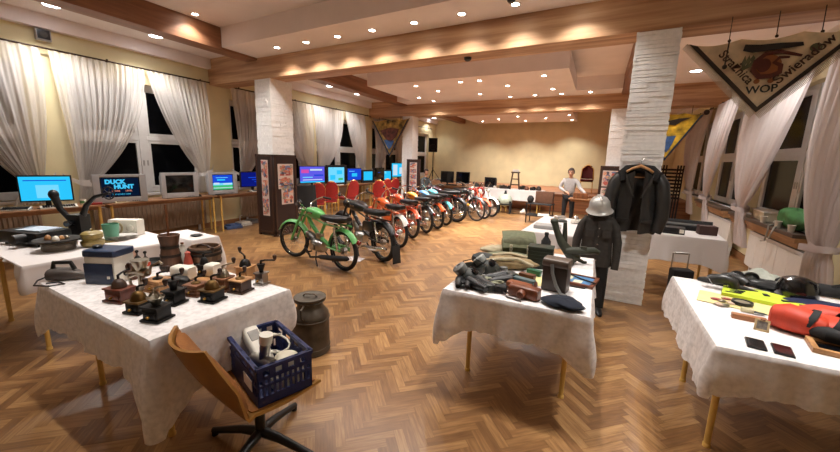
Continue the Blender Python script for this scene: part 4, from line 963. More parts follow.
for o in kids(bpy.data.objects['wooden_tub']): o.data.transform(Matrix.Diagonal((.9, .9, .95, 1)))
# red topped jars, clamp grinder, wall mill
for i, (px, py) in enumerate(((139, 271), (147, 272))):
    P = onT(px, py); t = thing('jar', ('left one of two glass jars with an orange-red band', 'right one of two glass jars with an orange-red band')[i], 'jar', (P.x, P.y, T), 0, 'orange banded jars')
    mb = MB(); mb.lathe([(.024, 0), (.027, .006), (.027, .07), (.02, .085), (.022, .1)], 18); mb.build('glass', plastic_w, t)
    mb = MB(); mb.lathe([(.0275, .05), (.029, .052), (.029, .076), (.0275, .08)], 18, cap0=False, cap1=False); mb.build('band', mat('orange_red', (198, 72, 40), .4), t)
    mb = MB(); mb.lathe([(.02, .1), (.022, .104), (.008, .12)], 14); mb.cyl((0, 0, .11), (0, 0, .15), .005, n=8); mb.ell((0, 0, .152), .012, 10, 6); mb.build('stopper', iron_m, t)
P = onT(134, 279); t = thing('wall_mill', 'brown cup shaped wall mill on its side by the blue appliance', 'coffee mill', (P.x, P.y, T), .4)
mb = MB(); mb.lathe([(.02, 0), (.03, .008), (.026, .03), (.04, .07), (.042, .11), (.036, .112), (.02, .05)], 22); mb.build('cup', mat('brown_glaze', (96, 62, 44), .3, var=.1), t)
mb = MB(); mb.tube([(-.04, 0, .1), (-.09, 0, .115), (-.14, 0, .10), (-.15, 0, .095)], [.012, .014, .012, .009], 10); mb.build('arm', mat('brown_leather', (92, 62, 46), .6), t)
P = onT(143, 289); t = thing('meat_grinder', 'upright metal hand grinder with clamp and long silver arms', 'grinder', (P.x, P.y, T), .2)
mb = MB(); mb.tube([(0, 0, .01), (0, 0, .08), (.0, 0, .13)], [.024, .02, .028], 14); mb.lathe([(.02, .12), (.03, .14), (.05, .19), (.052, .2), (.046, .2)], 18); mb.cyl((-.05, 0, .12), (.06, 0, .12), .026); mb.build('barrel', nick_m, t)
mb = MB(); mb.tube([(-.02, -.02, .0), (-.06, -.03, .03), (-.07, -.03, .08), (-.03, -.02, .10), (0, 0, .09)], .009, 8); mb.tube([(-.11, -.02, .10), (-.06, -.02, .11), (0, 0, .1)], .008, 8); mb.cyl((-.08, -.03, .0), (-.02, -.02, .004), .012); mb.build('clamp', nick_m, t)
mb = MB(); mb.tube([(.06, 0, .12), (.075, 0, .12), (.1, .0, .17), (.15, .02, .2), (.17, .02, .185)], .008, 8); mb.build('crank', nick_m, t)
mb = MB(); mb.ell((-.115, -.02, .1), (.012, .012, .018), 10, 6); mb.build('grip', black_m, t)
P = onT(181, 285); t = thing('iron_grinder', 'low black iron grinder lying behind the tan mill box', 'grinder', onT(176, 286), .5)
mb = MB(); mb.loft([(-.09, 0, .03, .02, .02), (-.08, 0, .035, .04, .032), (.06, 0, .035, .042, .034), (.09, 0, .03, .02, .02)], 16, 3); mb.build('body', iron_m, t)
mb = MB(); mb.tube([(.08, 0, .03), (.12, .03, .04), (.15, .03, .02)], .007, 8); mb.build('handle', iron_m, t)
# black pan behind
P = onT(152, 264); t = thing('iron_pan', 'black round iron pan behind the orange banded jars', 'pan', (P.x, P.y, T)); mb = MB(); mb.lathe([(.08, 0), (.1, .03), (.104, .03), (.085, .004)], 28); mb.build('bowl', iron_m, t)
mb = MB(); mb.tube([(.1, 0, .028), (.2, .03, .04)], [.012, .009], 8); mb.build('handle', iron_m, t)
# blue and white kitchen machine
P = onT(100, 283); Bz = .42
t = thing('kitchen_machine', 'white box shaped kitchen appliance with navy lid and front panel', 'kitchen appliance', (P.x+.0, P.y+.07, T), .5)
navy_m = mat('navy_plastic', (34, 50, 78), .4, var=.04)
W_, D_, H_ = .2, .17, .225
mb = MB(); mb.box(-W_/2, W_/2, -D_/2, D_/2, 0, H_-.035); mb.build('body', plastic_w, t, bev=.012)
mb = MB(); mb.loft([(-W_/2-.008, 0, H_-.015, D_/2*.92, .02), (-W_/2, 0, H_-.015, D_/2+.006, .025), (W_/2, 0, H_-.015, D_/2+.006, .025), (W_/2+.008, 0, H_-.015, D_/2*.92, .02)], 20, 6); mb.build('lid', navy_m, t)
mb = MB(); mb.box(-W_/2-.004, W_*.44, -D_/2-.006, -D_/2+.02, .002, H_*.64); pnl = mb.build('front_panel', navy_m, t, bev=.004)
mb = MB(); mb.cbox((W_*.3, -D_/2-.008, .05), (.018, .006, .018)); mb.build('square_button', white_m, pnl, bev=.002)
mb = MB(); mb.lathe([(.026, H_+.008), (.028, H_+.025), (.02, H_+.032)], 18, (-W_*.28, -.02, 0)); mb.build('lid_knob', black_m, t)
# grey iron with cord, pale wood pieces
P = onT(68, 279); t = thing('old_iron', 'grey and black old flat iron with loose cord at the table edge', 'iron', (P.x, P.y, T), .7)
mb = MB(); mb.loft([(-.1, 0, .035, .05, .035), (-.09, 0, .04, .06, .04), (.02, 0, .04, .052, .038), (.1, 0, .025, .02, .022), (.12, 0, .015, .005, .012)], 16, 3); mb.build('sole', mat('iron_grey', (84, 76, 72), .5, .3, var=.15), t)
mb = MB(); mb.tube([(-.08, 0, .07), (-.07, 0, .12), (.03, 0, .12), (.05, 0, .07)], .014, 8); mb.build('handle', black_m, t)
mb = MB(); mb.tube([(-.1, 0, .03), (-.15, -.04, .008), (-.1, -.14, .006), (.0, -.16, .006), (.06, -.12, .006), (.0, -.08, .006), (-.06, -.1, .006)], .005, 6); mb.build('cord', black_m, t)
P = at(69, 262, .76); t = thing('paper_bag', 'crumpled pinkish paper bag beside the navy lidded appliance', 'paper bag', (-3.2, 1.2, T), .3)
def bag(u, v):
    a = 2*pi*u; r = (.07+.014*sin(5*a+3*v)+.012*sin(11*a+8*v))*(1-.35*v); return Vector((r*cos(a)*1.3, r*sin(a), .14*v+.015*v*sin(4*a)))
mb = MB(); mb.slab(bag, 44, 12, .003); mb.build('bag', mat('pinkish_paper', (206, 172, 152), .8, var=.12, scale=20), t, ang=30)

# ------------------------------------------------------------------ table behind
def onB(px, py): return at(px, py, .7565)
P = onB(45, 252); t = thing('round_tin', 'broad round drum shaped tin holding small pale pieces, at left', 'tin', (P.x-.02, P.y+.1, T))
mb = MB(); mb.lathe([(.11, 0), (.115, .01), (.115, .06), (.125, .065), (.12, .08)], 36); mb.build('drum', mat('tin_grey', (96, 86, 74), .45, .4, var=.12), t)
mb = MB(); mb.lathe([(.115, .08), (.16, .09), (.165, .1), (.158, .1), (.115, .092)], 36); mb.build('rim_plate', iron_m, t)
r3 = random.Random(4)
for i in range(9):
    a = r3.uniform(0, 6.3); r = r3.uniform(.02, .09); x, y = P.x-.02+r*cos(a), P.y+.1+r*sin(a)
    mb = MB(); s = r3.uniform(.014, .026); mb.lathe([(s, 0), (s*1.1, s*.5), (s*.6, s*1.5), (s*.2, s*1.8)], 10); o = mb.build('metal_piece', (nick_m, tanwood_m, plastic_w)[i % 3]); put(o, (x, y, T+.0925), a)
    tag(o, 'small pale part lying in the broad round tin at left', 'part', 'loose parts in the round tin')
t = thing('slide_projector', 'low black projector box with pale blue sheet on it, at left edge', 'projector', (-4.82, 1.12, T), .3)
mb = MB(); mb.box(-.24, .24, -.14, .14, .02, .13); mb.build('body', black_m, t, bev=.012)
mb = MB(); mb.cyl((.1, -.14, .08), (.1, -.23, .08), .045); mb.build('lens_barrel', black_m, t)
for x in (-.2, .2):
    for y in (-.1, .1): mb = MB(); mb.cyl((x, y, 0), (x, y, .02), .015); mb.build('foot', rubber_m, t)
mb = MB(); mb.box(-.1, .16, -.1, .1, 0, .012); o = mb.build('folded_sheet', mat('pale_blue', (176, 190, 204), .7, var=.1)); put(o, (-4.80, 1.13, T+.13), .4); tag(o, 'pale blue folded sheet lying on the black projector box', 'sheet')
# film projector with reel arms
P = onB(72, 240); t = thing('film_projector', 'tall black film projector with two raised reel arms', 'projector', (-4.74, 1.42, T), .5)
mb = MB(); mb.box(-.12, .12, -.07, .07, 0, .04); mb.box(-.06, .07, -.06, .06, .04, .25); mb.build('body', black_m, t, bev=.012)
mb = MB(); mb.tube([(-.09, 0, .2), (-.15, -.02, .3), (-.19, -.02, .42)], [.025, .025, .035], 12); mb.ell((-.195, -.02, .44), (.045, .04, .05), 12, 8); mb.build('front_arm', black_m, t)
mb = MB(); mb.tube([(.05, 0, .24), (.1, 0, .34), (.2, 0, .43), (.34, 0, .47)], [.03, .024, .018, .012], 10); mb.build('rear_arm', black_m, t)
mb = MB(); mb.torus((.34, 0, .47), .06, .007, 'y', 24, 6); mb.cyl((.34, -.02, .47), (.34, .02, .47), .014)
for i in range(5): a = 2*pi*i/5; mb.cyl((.34, 0, .47), (.34+.06*cos(a), 0, .47+.06*sin(a)), .005, n=6)
mb.build('reel', black_m, t)
mb = MB(); mb.cyl((.0, -.07, .17), (.0, -.13, .17), .03); mb.build('lens', glass_m, t)
# stacked yellow pots, green beaker, white machine with dial, plates
t = thing('enamel_pot', 'yellow enamel pot with dark band beside the green beaker', 'pot', (-4.28, 1.36, T))
yel_m = mat('old_yellow', (140, 122, 66), .35, var=.1)
mb = MB(); mb.lathe([(.07, 0), (.085, .015), (.088, .05), (.07, .06), (.066, .07), (.08, .08), (.082, .12), (.07, .13)], 28); mb.build('body', yel_m, t)
mb = MB(); mb.lathe([(.072, .13), (.05, .142), (.012, .146), (.012, .16), (.006, .165)], 24); mb.build('lid', yel_m, t)
mb = MB(); mb.torus((-.1, 0, .09), .025, .006, 'y', 16, 6); mb.build('handle', yel_m, t)
t = thing('enamel_cup', 'small brass coloured cup left of the yellow pot', 'cup', (-4.46, 1.27, T)); mb = MB(); mb.lathe([(.03, 0), (.036, .01), (.04, .08), (.036, .08), (.03, .012)], 20, cap1=False); mb.build('body', bras2, t)
mb = MB(); mb.torus((.05, 0, .045), .02, .005, 'y', 16, 6); mb.build('handle', bras2, t)
t = thing('beaker', 'sea green plastic beaker standing on a yellow base', 'beaker', (-4.4, 1.55, T)); mb = MB(); mb.lathe([(.052, .014), (.056, .03), (.07, .17), (.066, .17), (.05, .03)], 28); mb.build('body', mat('sea_green', (92, 158, 132), .4, var=.04), t)
mb = MB(); mb.lathe([(.09, 0), (.095, .008), (.06, .014)], 28); mb.build('base', yel_m, t)
t = thing('radio', 'cream box radio with round ring and dial at its front', 'radio', (-4.60, 1.76, T), .55)
mb = MB(); mb.box(-.15, .15, -.06, .06, 0, .17); mb.build('case', plastic_w, t, bev=.022)
mb = MB(); mb.torus((-.06, -.062, .085), .058, .011, 'y', 28, 8); mb.build('ring', mat('ring_tan', (150, 134, 100), .45), t)
mb = MB(); mb.T = TR(.08, -.06, .085) @ RX(pi/2); mb.lathe([(.036, 0), (.036, .012), (.024, .022), (.006, .024)], 22); mb.build('dial', mat('dial_grey', (188, 182, 170), .4), t)
for i, (px, py, r, n) in enumerate(((118, 240, .10, 4), (128, 238, .085, 3))):
    P = onB(px, py); 
    for k in range(n):
        mb = MB(); mb.lathe([(r*.6, 0), (r*.95, .010), (r, .012), (r*.93, .013), (r*.58, .004)], 28); o = mb.build('plate', mat('plate_white', (214, 210, 204), .25, var=.03)); put(o, (P.x, P.y, T+.0125*k)); tag(o, 'white plate in a low stack on the cloth behind the navy lidded appliance', 'plate', 'stacked white plates')
P = onB(180, 240); o = MB().lathe([(.045, 0), (.06, .012), (.062, .014), (.045, .005)], 20).build('ashtray', iron_m); put(o, (-3.98, 2.14, T)); tag(o, 'small dark dish alone on the small side table cloth', 'dish')

# ------------------------------------------------------------------ mustard swivel chair, crate, milk can
t = thing('swivel_chair', 'mustard shell swivel chair with black star base, front left', 'chair', (-1.64, 1.14, 0), radians(-10))
must_m = mat('mustard_shell', (158, 110, 46), .45, var=.06); must2_m = mat('mustard_fabric', (140, 86, 34), .85, var=.12, scale=60)
def shell(u, v):
    # one bent shell: seat (v<.5) rising into the back (v>.5); back at -y
    q = u*2-1
    if v < .5: s = v/.5; y = .24-.40*s; z = .385-.02*sin(pi*s)+.0; w = .24
    else:
        s = (v-.5)/.5; y = -.16-.16*s-.05*sin(pi*s*.5); z = .385+.40*s**1.15; w = .24+.03*sin(pi*s)-.06*s*s
    return Vector((q*w, y+(.07*q*q if v > .5 else 0)*min(1, (v-.5)*4), z+.03*abs(q)**3*(1 if v < .5 else .3)))
mb = MB(); mb.slab(shell, 18, 30, -.014); mb.build('shell', must_m, t, ang=60)
def cush(u, v):
    p = shell(.05+.9*u, .53+.45*v); e = (sin(pi*u)*sin(pi*v))**.3; return p+Vector((0, .012+.055*e, .02*e))
mb = MB(); mb.slab(cush, 16, 16, -.012); mb.build('back_cushion', must2_m, t, ang=60)
def cush2(u, v):
    p = shell(.05+.9*u, .02+.45*v); return p+Vector((0, 0, .004+.008*(sin(pi*u)*sin(pi*v))**.3))
mb = MB(); mb.slab(cush2, 14, 14, .004); mb.build('seat_cushion', must2_m, t, ang=60)
mb = MB(); mb.cyl((0, 0, .08), (0, 0, .37), .028, n=16); mb.cyl((0, 0, .33), (0, 0, .37), .08, n=18); mb.build('column', black_m, t)
for k in range(4):
    a = radians(25+90*k); mb = MB(); mb.tube([(0, 0, .10), (.12*cos(a), .12*sin(a), .085), (.33*cos(a), .33*sin(a), .028)], [.03, .024, .018], 10); f = mb.build('star_leg', black_m, t)
    mb = MB(); mb.cyl((.32*cos(a), .32*sin(a), 0), (.32*cos(a), .32*sin(a), .03), .018, n=12); mb.build('glide', rubber_m, f)
# crate
cz = .402; crot = radians(-17)
blue_m = mat('crate_blue', (24, 36, 84), .45, var=.05)
t = thing('plastic_crate', 'dark blue openwork plastic crate on the mustard swivel chair', 'crate', (-1.64, 1.215, cz), crot)
cw, cd_, ch = .47, .29, .215
mb = MB(); mb.box(-cw/2, cw/2, -cd_/2, cd_/2, 0, .008)
mb.build('bottom', blue_m, t)
def side(w, M_, nm):
    mb = MB(); mb.T = M_; th = .01
    mb.box(-w/2, w/2, 0, th, 0, .05); mb.box(-w/2, w/2, 0, th, ch-.075, ch-.055); mb.box(-w/2, w/2, -.008, th+.004, ch-.02, ch); mb.box(-w/2, w/2, 0, th, .10, .115)
    n = int(w/.028)
    for i in range(n+1):
        x = -w/2+(w-.012)*i/n; mb.box(x, x+.012, 0, th, 0, ch-.055)
    for i in range(5):
        x = -w/2+(w-.03)*i/4; mb.box(x, x+.03, 0, th, ch-.06, ch)
    if w > .4: mb.box(-.1, .1, -.002, th, .05, ch-.07)
    return mb.build(nm, blue_m, t)
side(cw, TR(0, -cd_/2, 0), 'long_side'); side(cw, TR(0, cd_/2, 0) @ RZ(pi), 'long_side'); side(cd_, TR(-cw/2, 0, 0) @ RZ(-pi/2), 'short_side'); side(cd_, TR(cw/2, 0, 0) @ RZ(pi/2), 'short_side')
mb = MB(); mb.box(.05, .17, -cd_/2-.005, -cd_/2-.002, .06, .12); mb.build('paper_label', white_m, t)
def incrate(x, y, z=0): return Vector((-1.64+x*cos(crot)-y*sin(crot), 1.215+x*sin(crot)+y*cos(crot), cz+.009+z))
t = thing('hand_mixer', 'white hand mixer standing slanted in the blue crate', 'mixer', incrate(-.13, -.01), crot+.1)
mb = MB(); mb.T = TR(0, 0, .12) @ RY(radians(32)); mb.loft([(-.14, 0, 0, .03, .02), (-.13, 0, 0, .045, .034), (.05, 0, .0, .05, .04), (.12, 0, .0, .045, .038), (.14, 0, 0, .03, .025)], 16, 4); mb.build('body', plastic_w, t)
mb = MB(); mb.T = TR(0, 0, .12) @ RY(radians(32)); mb.box(-.1, -.03, -.03, .03, .033, .04); mb.build('switch_plate', mat('mixer_grey', (150, 146, 140), .5), t, bev=.003)
mb = MB(); mb.tube([(.10, .02, .06), (.13, .03, .0)], .012, 8); mb.build('shaft', steel_m, t)
t = thing('juicer', 'metal juicer tube with white collar lying in the blue crate', 'juicer', incrate(.04, -.02), crot)
mb = MB(); mb.tube([(-.1, -.04, .1), (.10, .0, .13)], [.034, .038], 18); mb.tube([(.0, -.02, .12), (.02, -.01, .25)], [.026, .028], 18); mb.build('barrel', steel_m, t)
mb = MB(); mb.tube([(.019, -.011, .235), (.024, -.008, .285)], [.034, .036], 20); mb.build('collar', plastic_w, t)
mb = MB(); mb.tube([(-.1, -.04, .1), (-.13, -.06, .04), (-.1, -.07, .0)], .014, 8); mb.build('foot', steel_m, t)
t = thing('mixing_bowl', 'upturned cream plastic bowl with cord in the blue crate', 'bowl', incrate(.13, .05), 0)
mb = MB(); mb.lathe([(.085, .0), (.088, .01), (.082, .10), (.06, .16), (.03, .175), (.005, .178)], 26); mb.build('body', mat('cream_plastic', (214, 206, 184), .45, var=.03), t)
for z in (.06, .08, .1, .12): mb = MB(); mb.torus((0, 0, z), .0865-.0001*z-(.0 if z < .1 else .008 if z < .11 else .016), .003, 'z', 24, 5); mb.build('rib', MATS['cream_plastic'], t)
t = thing('power_cord', 'coil of pale cord in the corner of the blue crate', 'cord', incrate(-.02, .08), 0)
mb = MB(); mb.tube([(.07*cos(a*.7)*(1-.01*a), .04*sin(a*.7), .04+.012*a) for a in range(0, 18)], .006, 6); mb.build('coil', plastic_w, t)
# milk can
t = thing('milk_can', 'old grey metal milk can on the floor by the lace cloth', 'milk can', (-2.2, 2.06, 0), .4)
can_m = mat('can_zinc', (92, 84, 74), .45, .75, var=.22, scale=9)
mb = MB(); mb.lathe([(.155, 0), (.16, .01), (.155, .02), (.155, .31), (.15, .345), (.115, .39), (.105, .41), (.105, .44), (.13, .455), (.125, .46)], 36); mb.build('body', can_m, t)
mb = MB(); mb.lathe([(.12, .455), (.132, .468), (.132, .485), (.11, .49), (.08, .482), (.01, .48)], 32); mb.tube([(-.06, 0, .484), (-.04, 0, .505), (.04, 0, .505), (.06, 0, .484)], .007, 8); mb.build('lid', can_m, t)
for s in (-1, 1):
    mb = MB(); mb.tube([(.0, s*.148, .33), (0, s*.18, .36), (0, s*.178, .43), (0, s*.12, .445)], .009, 8); mb.build('handle', can_m, t)
for z in (.30, .05): mb = MB(); mb.torus((0, 0, z), .157, .006, 'z', 36, 6); mb.build('rib', can_m, t)
# ================================================================== FIELD GEAR TABLE (centre right)
oliv_m = mat('olive_canvas', (84, 84, 62), .9, var=.14, scale=30); khak_m = mat('khaki_canvas', (136, 116, 84), .9, var=.14, scale=26); pale_m = mat('pale_canvas', (168, 156, 130), .9, var=.1, scale=24)
leath_m = mat('tan_leather', (106, 56, 32), .4, var=.14, scale=18); dkleath_m = mat('dark_leather', (52, 40, 34), .45, var=.12, scale=18); gm = mat('grey_rubber', (40, 42, 38), .55, var=.1); grey_m = mat('mid_grey', (112, 112, 110), .45, .3, var=.08)
def blob(label, name, cat, loc, rz, r, mt, group=None, lump=.12, seed=0, flat=.15, parts=None):
    """soft cloth heap: lumpy flattened ellipsoid resting on its base"""
    t = thing(name, label, cat, loc, rz, group); r2 = random.Random(seed); a1, a2, a3 = (r2.uniform(0, 6) for _ in range(3))
    def fn(u, v):
        a = 2*pi*u; b = pi*(v-.5); k = 1+lump*(sin(3*a+a1)*cos(b)+.6*sin(7*a+a2+2*b)*cos(b)+.5*sin(5*b+2*a+a3)*cos(b))
        return Vector((r[0]*cos(a)*abs(cos(b))**.7*k, r[1]*sin(a)*abs(cos(b))**.7*k, max(0, r[2]*(sin(b)+1)*.5*(1+.3*lump*sin(4*a+a2)))))
    mb = MB(); mb.grid(fn, 44, 18, True); mb.build('body', mt, t, ang=70); return t
def zt(px, py, z=.7565): return at(px, py, z)
def binoculars(label, p, rz, k=1.0, group='binoculars on the field gear table'):
    t = thing('binoculars', label, 'binoculars', p, rz, group)
    for s in (-1, 1):
        mb = MB(); mb.T = TR(0, s*.036*k, .034*k) @ RY(pi/2)
        mb.lathe([(.018*k, -.09*k), (.02*k, -.06*k), (.024*k, -.04*k), (.026*k, 0), (.033*k, .03*k), (.034*k, .085*k), (.03*k, .086*k), (.028*k, .07*k)], 18); b = mb.build('barrel', black_m, t)
        mb = MB(); mb.T = TR(0, s*.036*k, .034*k) @ RY(pi/2); mb.lathe([(.029*k, .072*k), (.02*k, .078*k), (.002, .08*k)], 18); mb.build('lens', glass_m, b)
    mb = MB(); mb.cbox((.0, 0, .04*k), (.06*k, .05*k, .02*k)); mb.cyl((-.05*k, 0, .045*k), (.04*k, 0, .045*k), .009*k, n=10); mb.build('bridge', black_m, t)
    return t
def gasmask(label, p, rz, col, group='gas masks on the field gear table'):
    t = thing('gas_mask', label, 'gas mask', p, rz, group)
    def fn(u, v):
        a = 2*pi*u; b = pi*v*.62; return Vector((.085*sin(b)*cos(a)*(1+.08*cos(3*a)), .072*sin(b)*sin(a), .022+.075*cos(b)+.0))
    mb = MB(); mb.slab(fn, 30, 14, .005); mb.build('face_piece', gm, t, ang=60)
    for s in (-1, 1):
        mb = MB(); mb.T = TR(.03, s*.034, .085) @ RX(-s*.45) @ RY(.35); mb.lathe([(.028, -.012), (.03, .006), (.024, .012), (.003, .013)], 18); mb.build('eyepiece', glass_m, t)
    mb = MB(); mb.T = TR(-.05, 0, .07) @ RY(-.7); mb.lathe([(.025, -.01), (.03, .0), (.05, .012), (.052, .055), (.046, .06), (.02, .064), (.015, .058)], 24); mb.build('filter', col, t)
    mb = MB(); mb.tube([(.06, .05, .04), (.11, .06, .015), (.12, 0, .01), (.11, -.06, .015), (.06, -.05, .04)], .008, 6); mb.build('strap', blackmat, t)
    return t
gasmask('gas mask with grey filter can nearest the front left corner of its table', zt(469, 281), .6, grey_m)
gasmask('gas mask with pale grey round filter, further from the table corner', zt(488, 272), .2, mat('filter_pale', (138, 140, 136), .45, .2))
binoculars('black binoculars at the front edge left of the tan camera case', zt(481, 289), 2.6, 1.1)
binoculars('black binoculars lying across the pale haversack', zt(497, 283), .9, 1.1)
binoculars('black binoculars at the left corner behind the front gas mask', zt(463, 287), 1.9, .9)
P = zt(474, 274); t = thing('cooking_pot', 'dark round field pot with brown inside between the gas masks', 'pot', (P.x, P.y, T)); mb = MB(); mb.lathe([(.06, 0), (.085, .03), (.088, .075), (.083, .075), (.075, .03), (.04, .012)], 26); mb.build('body', gm, t); mb = MB(); mb.tube([(.088, 0, .06), (.1, .0, .09), (.0, .0, .13), (-.1, 0, .09), (-.088, 0, .06)], .004, 6); mb.build('wire_handle', black_m, t)
blob('pale grey green haversack flap among the black binoculars', 'haversack', 'bag', zt(489, 284), .4, (.13, .08, .05), mat('grey_green', (140, 140, 118), .9, var=.12, scale=26), None, .16, 1)
blob('rolled pale canvas bundle at the left back edge of the gear table', 'canvas_roll', 'canvas roll', zt(495, 252), .9, (.15, .07, .07), pale_m, None, .1, 2)
P = zt(483, 261); t = thing('soldier_hat', 'dark grey cap left of the khaki canvas bag', 'cap', (P.x, P.y, T), .6); mb = MB(); mb.lathe([(.085, 0), (.092, .02), (.085, .05), (.05, .07), (.01, .075)], 26, sx=1.15); mb.build('crown', mat('cap_grey', (50, 52, 52), .85, var=.1), t); mb = MB(); mb.slab(lambda u, v: Vector(((.085+.05*v)*cos(pi*(u-.5))*1.05, (.09)*sin(pi*(u-.5)), .012-.01*v)), 14, 4, .004); mb.build('peak', black_m, t)
t = blob('khaki canvas bag with twisted straps in the middle of the gear table', 'canvas_bag', 'bag', zt(510, 267), .3, (.2, .12, .09), khak_m, None, .12, 3)
mb = MB(); mb.tube([(-.2, -.02, .05), (-.1, -.11, .09), (.05, -.09, .1), (.18, -.1, .05)], .014, 8); mb.tube([(-.15, .06, .08), (.0, .02, .115), (.16, .05, .08)], .014, 8); mb.build('strap', pale_m, t)
# olive rucksack
P = zt(517, 253); t = thing('rucksack', 'olive green rucksack with buckled flap standing at the back of the gear table', 'rucksack', (P.x, P.y+.02, T), .35)
mb = MB(); mb.loft([(-.16, 0, .07, .06, .05), (-.15, 0, .075, .1, .072), (0, 0, .088, .115, .088), (.14, 0, .08, .1, .078), (.155, 0, .07, .06, .05)], 20, 3.4); mb.build('body', oliv_m, t)
mb = MB(); mb.slab(lambda u, v: Vector((-.16+.32*u, -.12+.24*(1-v)-.03*sin(pi*v), .185-.12*v*v+.012*sin(pi*u))), 12, 10, .008); mb.build('flap', mat('olive_flap', (100, 102, 78), .9, var=.1, scale=30), t)
for x in (-.08, .08):
    mb = MB(); mb.box(x-.012, x+.012, -.15, -.135, .02, .11); s_ = mb.build('strap', pale_m, t, bev=.003)
    mb = MB(); mb.torus((x, -.155, .07), .014, .003, 'y', 14, 6); mb.build('buckle', steel_m, s_)
P = zt(500, 256); blob('flat olive shelter cloth folded in front of the rucksack', 'folded_cloth', 'cloth', (P.x+.08, P.y+.02, T), .3, (.2, .12, .035), mat('olive_flap', (100, 102, 78)), None, .08, 5)
o = MB().slab(lambda u, v: Vector((-.16+.32*u, -.12+.24*v, .004)), 2, 2, .003).build('yellow_paper', mat('pale_yellow', (218, 204, 144), .8, var=.06)); put(o, zt(520, 279) + Vector((0, 0, .001)), .2); tag(o, 'pale yellow sheet lying under the small tins on the gear table', 'sheet')
# camera cases
def camcase(label, p, rz, w, d, h, mt):
    t = thing('camera_case', label, 'camera case', p, rz, 'leather camera cases')
    mb = MB(); mb.loft([(-w/2, 0, h*.45, d*.42, h*.42), (-w/2+.01, 0, h*.47, d*.5, h*.46), (w/2-.01, 0, h*.47, d*.5, h*.46), (w/2, 0, h*.45, d*.42, h*.42)], 18, 5); mb.build('body', mt, t)
    mb = MB(); mb.T = TR(0, -d*.42, h*.42) @ RX(pi/2); mb.lathe([(h*.36, 0), (h*.34, .03), (h*.25, .042), (.004, .044)], 20); mb.build('lens_bulge', mt, t)
    mb = MB(); mb.tube([(-w/2, 0, h*.7), (-w/2-.05, -.03, .02), (-w*.4, -.09, .006), (w*.1, -.1, .006)], .006, 6); mb.build('strap', dkleath_m, t)
    return t
camcase('tan leather camera case at the front edge of the gear table', zt(524, 297), -.15, .2, .09, .085, leath_m)
camcase('orange brown leather camera case lying behind the front one', zt(519, 291), -.2, .17, .08, .07, mat('orange_leather', (128, 68, 36), .4, var=.12))
for i, (px, py, c, lab) in enumerate(((524, 284, (90, 110, 112), 'long grey blue tin beside the tan camera case'), (527, 279, (104, 66, 46), 'small brown tin on the yellow sheet'), (534, 275, (44, 96, 70), 'small green tin before the dark ammunition box'))):
    P = zt(px, py, .7625); mb = MB(); mb.cbox((0, 0, .02), ((.16, .12, .11)[i], .05, .035)); mb.cbox((0, 0, .04), ((.162, .122, .112)[i], .052, .008)); o = mb.build('tin', mat('tin%d' % i, c, .4, .3, var=.08), bev=.006); put(o, P, -.2); tag(o, lab, 'tin', 'small tins on the gear table')
# dark ammunition box, brown leather case, beret, framed picture
P = zt(539, 268); t = thing('ammunition_box', 'dark green ribbed ammunition box behind the brown leather case', 'box', (P.x, P.y+.03, T), .1)
mb = MB(); mb.box(-.1, .1, -.07, .07, 0, .17)
for k in range(5): mb.box(-.102, .102, -.073, .073, .02+.03*k, .032+.03*k)
mb.build('body', mat('ammo_green', (40, 46, 36), .55, .2, var=.08), t, bev=.003); mb = MB(); mb.box(-.104, .104, -.074, .074, .17, .19); mb.build('lid', mat('ammo_green', 0), t, bev=.004)
P = zt(552, 292); t = thing('leather_case', 'tall dark brown leather instrument case with strap down its front', 'case', (P.x+.01, P.y+.06, T), -.1)
mb = MB(); mb.box(-.085, .085, -.06, .06, 0, .19); mb.build('body', dkleath_m, t, bev=.012); mb = MB(); mb.loft([(-.09, 0, .2, .055, .02), (-.085, 0, .205, .066, .03), (.085, 0, .205, .066, .03), (.09, 0, .2, .055, .02)], 18, 5); mb.build('lid', mat('case_lid', (84, 70, 60), .45, var=.1), t)
mb = MB(); mb.tube([(-.02, -.065, .2), (-.01, -.075, .14), (.02, -.075, .06), (.06, -.085, .006), (.1, -.1, .006)], .012, 8); mb.build('strap', grey_m, t)
blob('dark navy beret at the front right corner of the gear table', 'beret', 'beret', zt(563, 306), -.25, (.125, .10, .05), mat('navy_felt', (18, 24, 38), .95, var=.08), None, .09, 9)
P = zt(575, 284); t = thing('framed_picture', 'flat picture with blue field and brown frame lying by the helmeted figure', 'picture', (P.x-.01, P.y+.08, T), -.12)
mb = MB(); mb.box(-.14, .14, -.12, .12, .0, .012); mb.build('backing', dkwood_m, t)
mb = MB()
for a, b, c, d in ((-.15, .15, -.13, -.105), (-.15, .15, .105, .13), (-.15, -.125, -.105, .105), (.125, .15, -.105, .105)): mb.box(a, b, c, d, 0, .022)
mb.build('frame', leath_m, t, bev=.003)
mb = MB(); mb.m = 0; mb.box(-.125, .125, -.105, .105, .012, .0145); mb.m = 1; mb.box(-.11, -.02, -.02, .07, .0145, .0155); mb.box(.0, .06, -.08, -.01, .0145, .0155); mb.build('picture_face', [mat('map_blue', (62, 108, 150), .5, var=.15, scale=20), mat('map_cream', (196, 190, 160), .6, var=.2, scale=40)], t)
mb = MB(); mb.tube([(-.16, -.15, .006), (-.05, -.17, .006), (.1, -.15, .006), (.15, -.05, .028), (.04, .02, .02), (-.05, .08, .02)], .006, 6); o = mb.build('strap', blackmat); put(o, t.location, -.12); tag(o, 'thin black strap curling over the flat blue picture', 'strap')
r7 = random.Random(5)
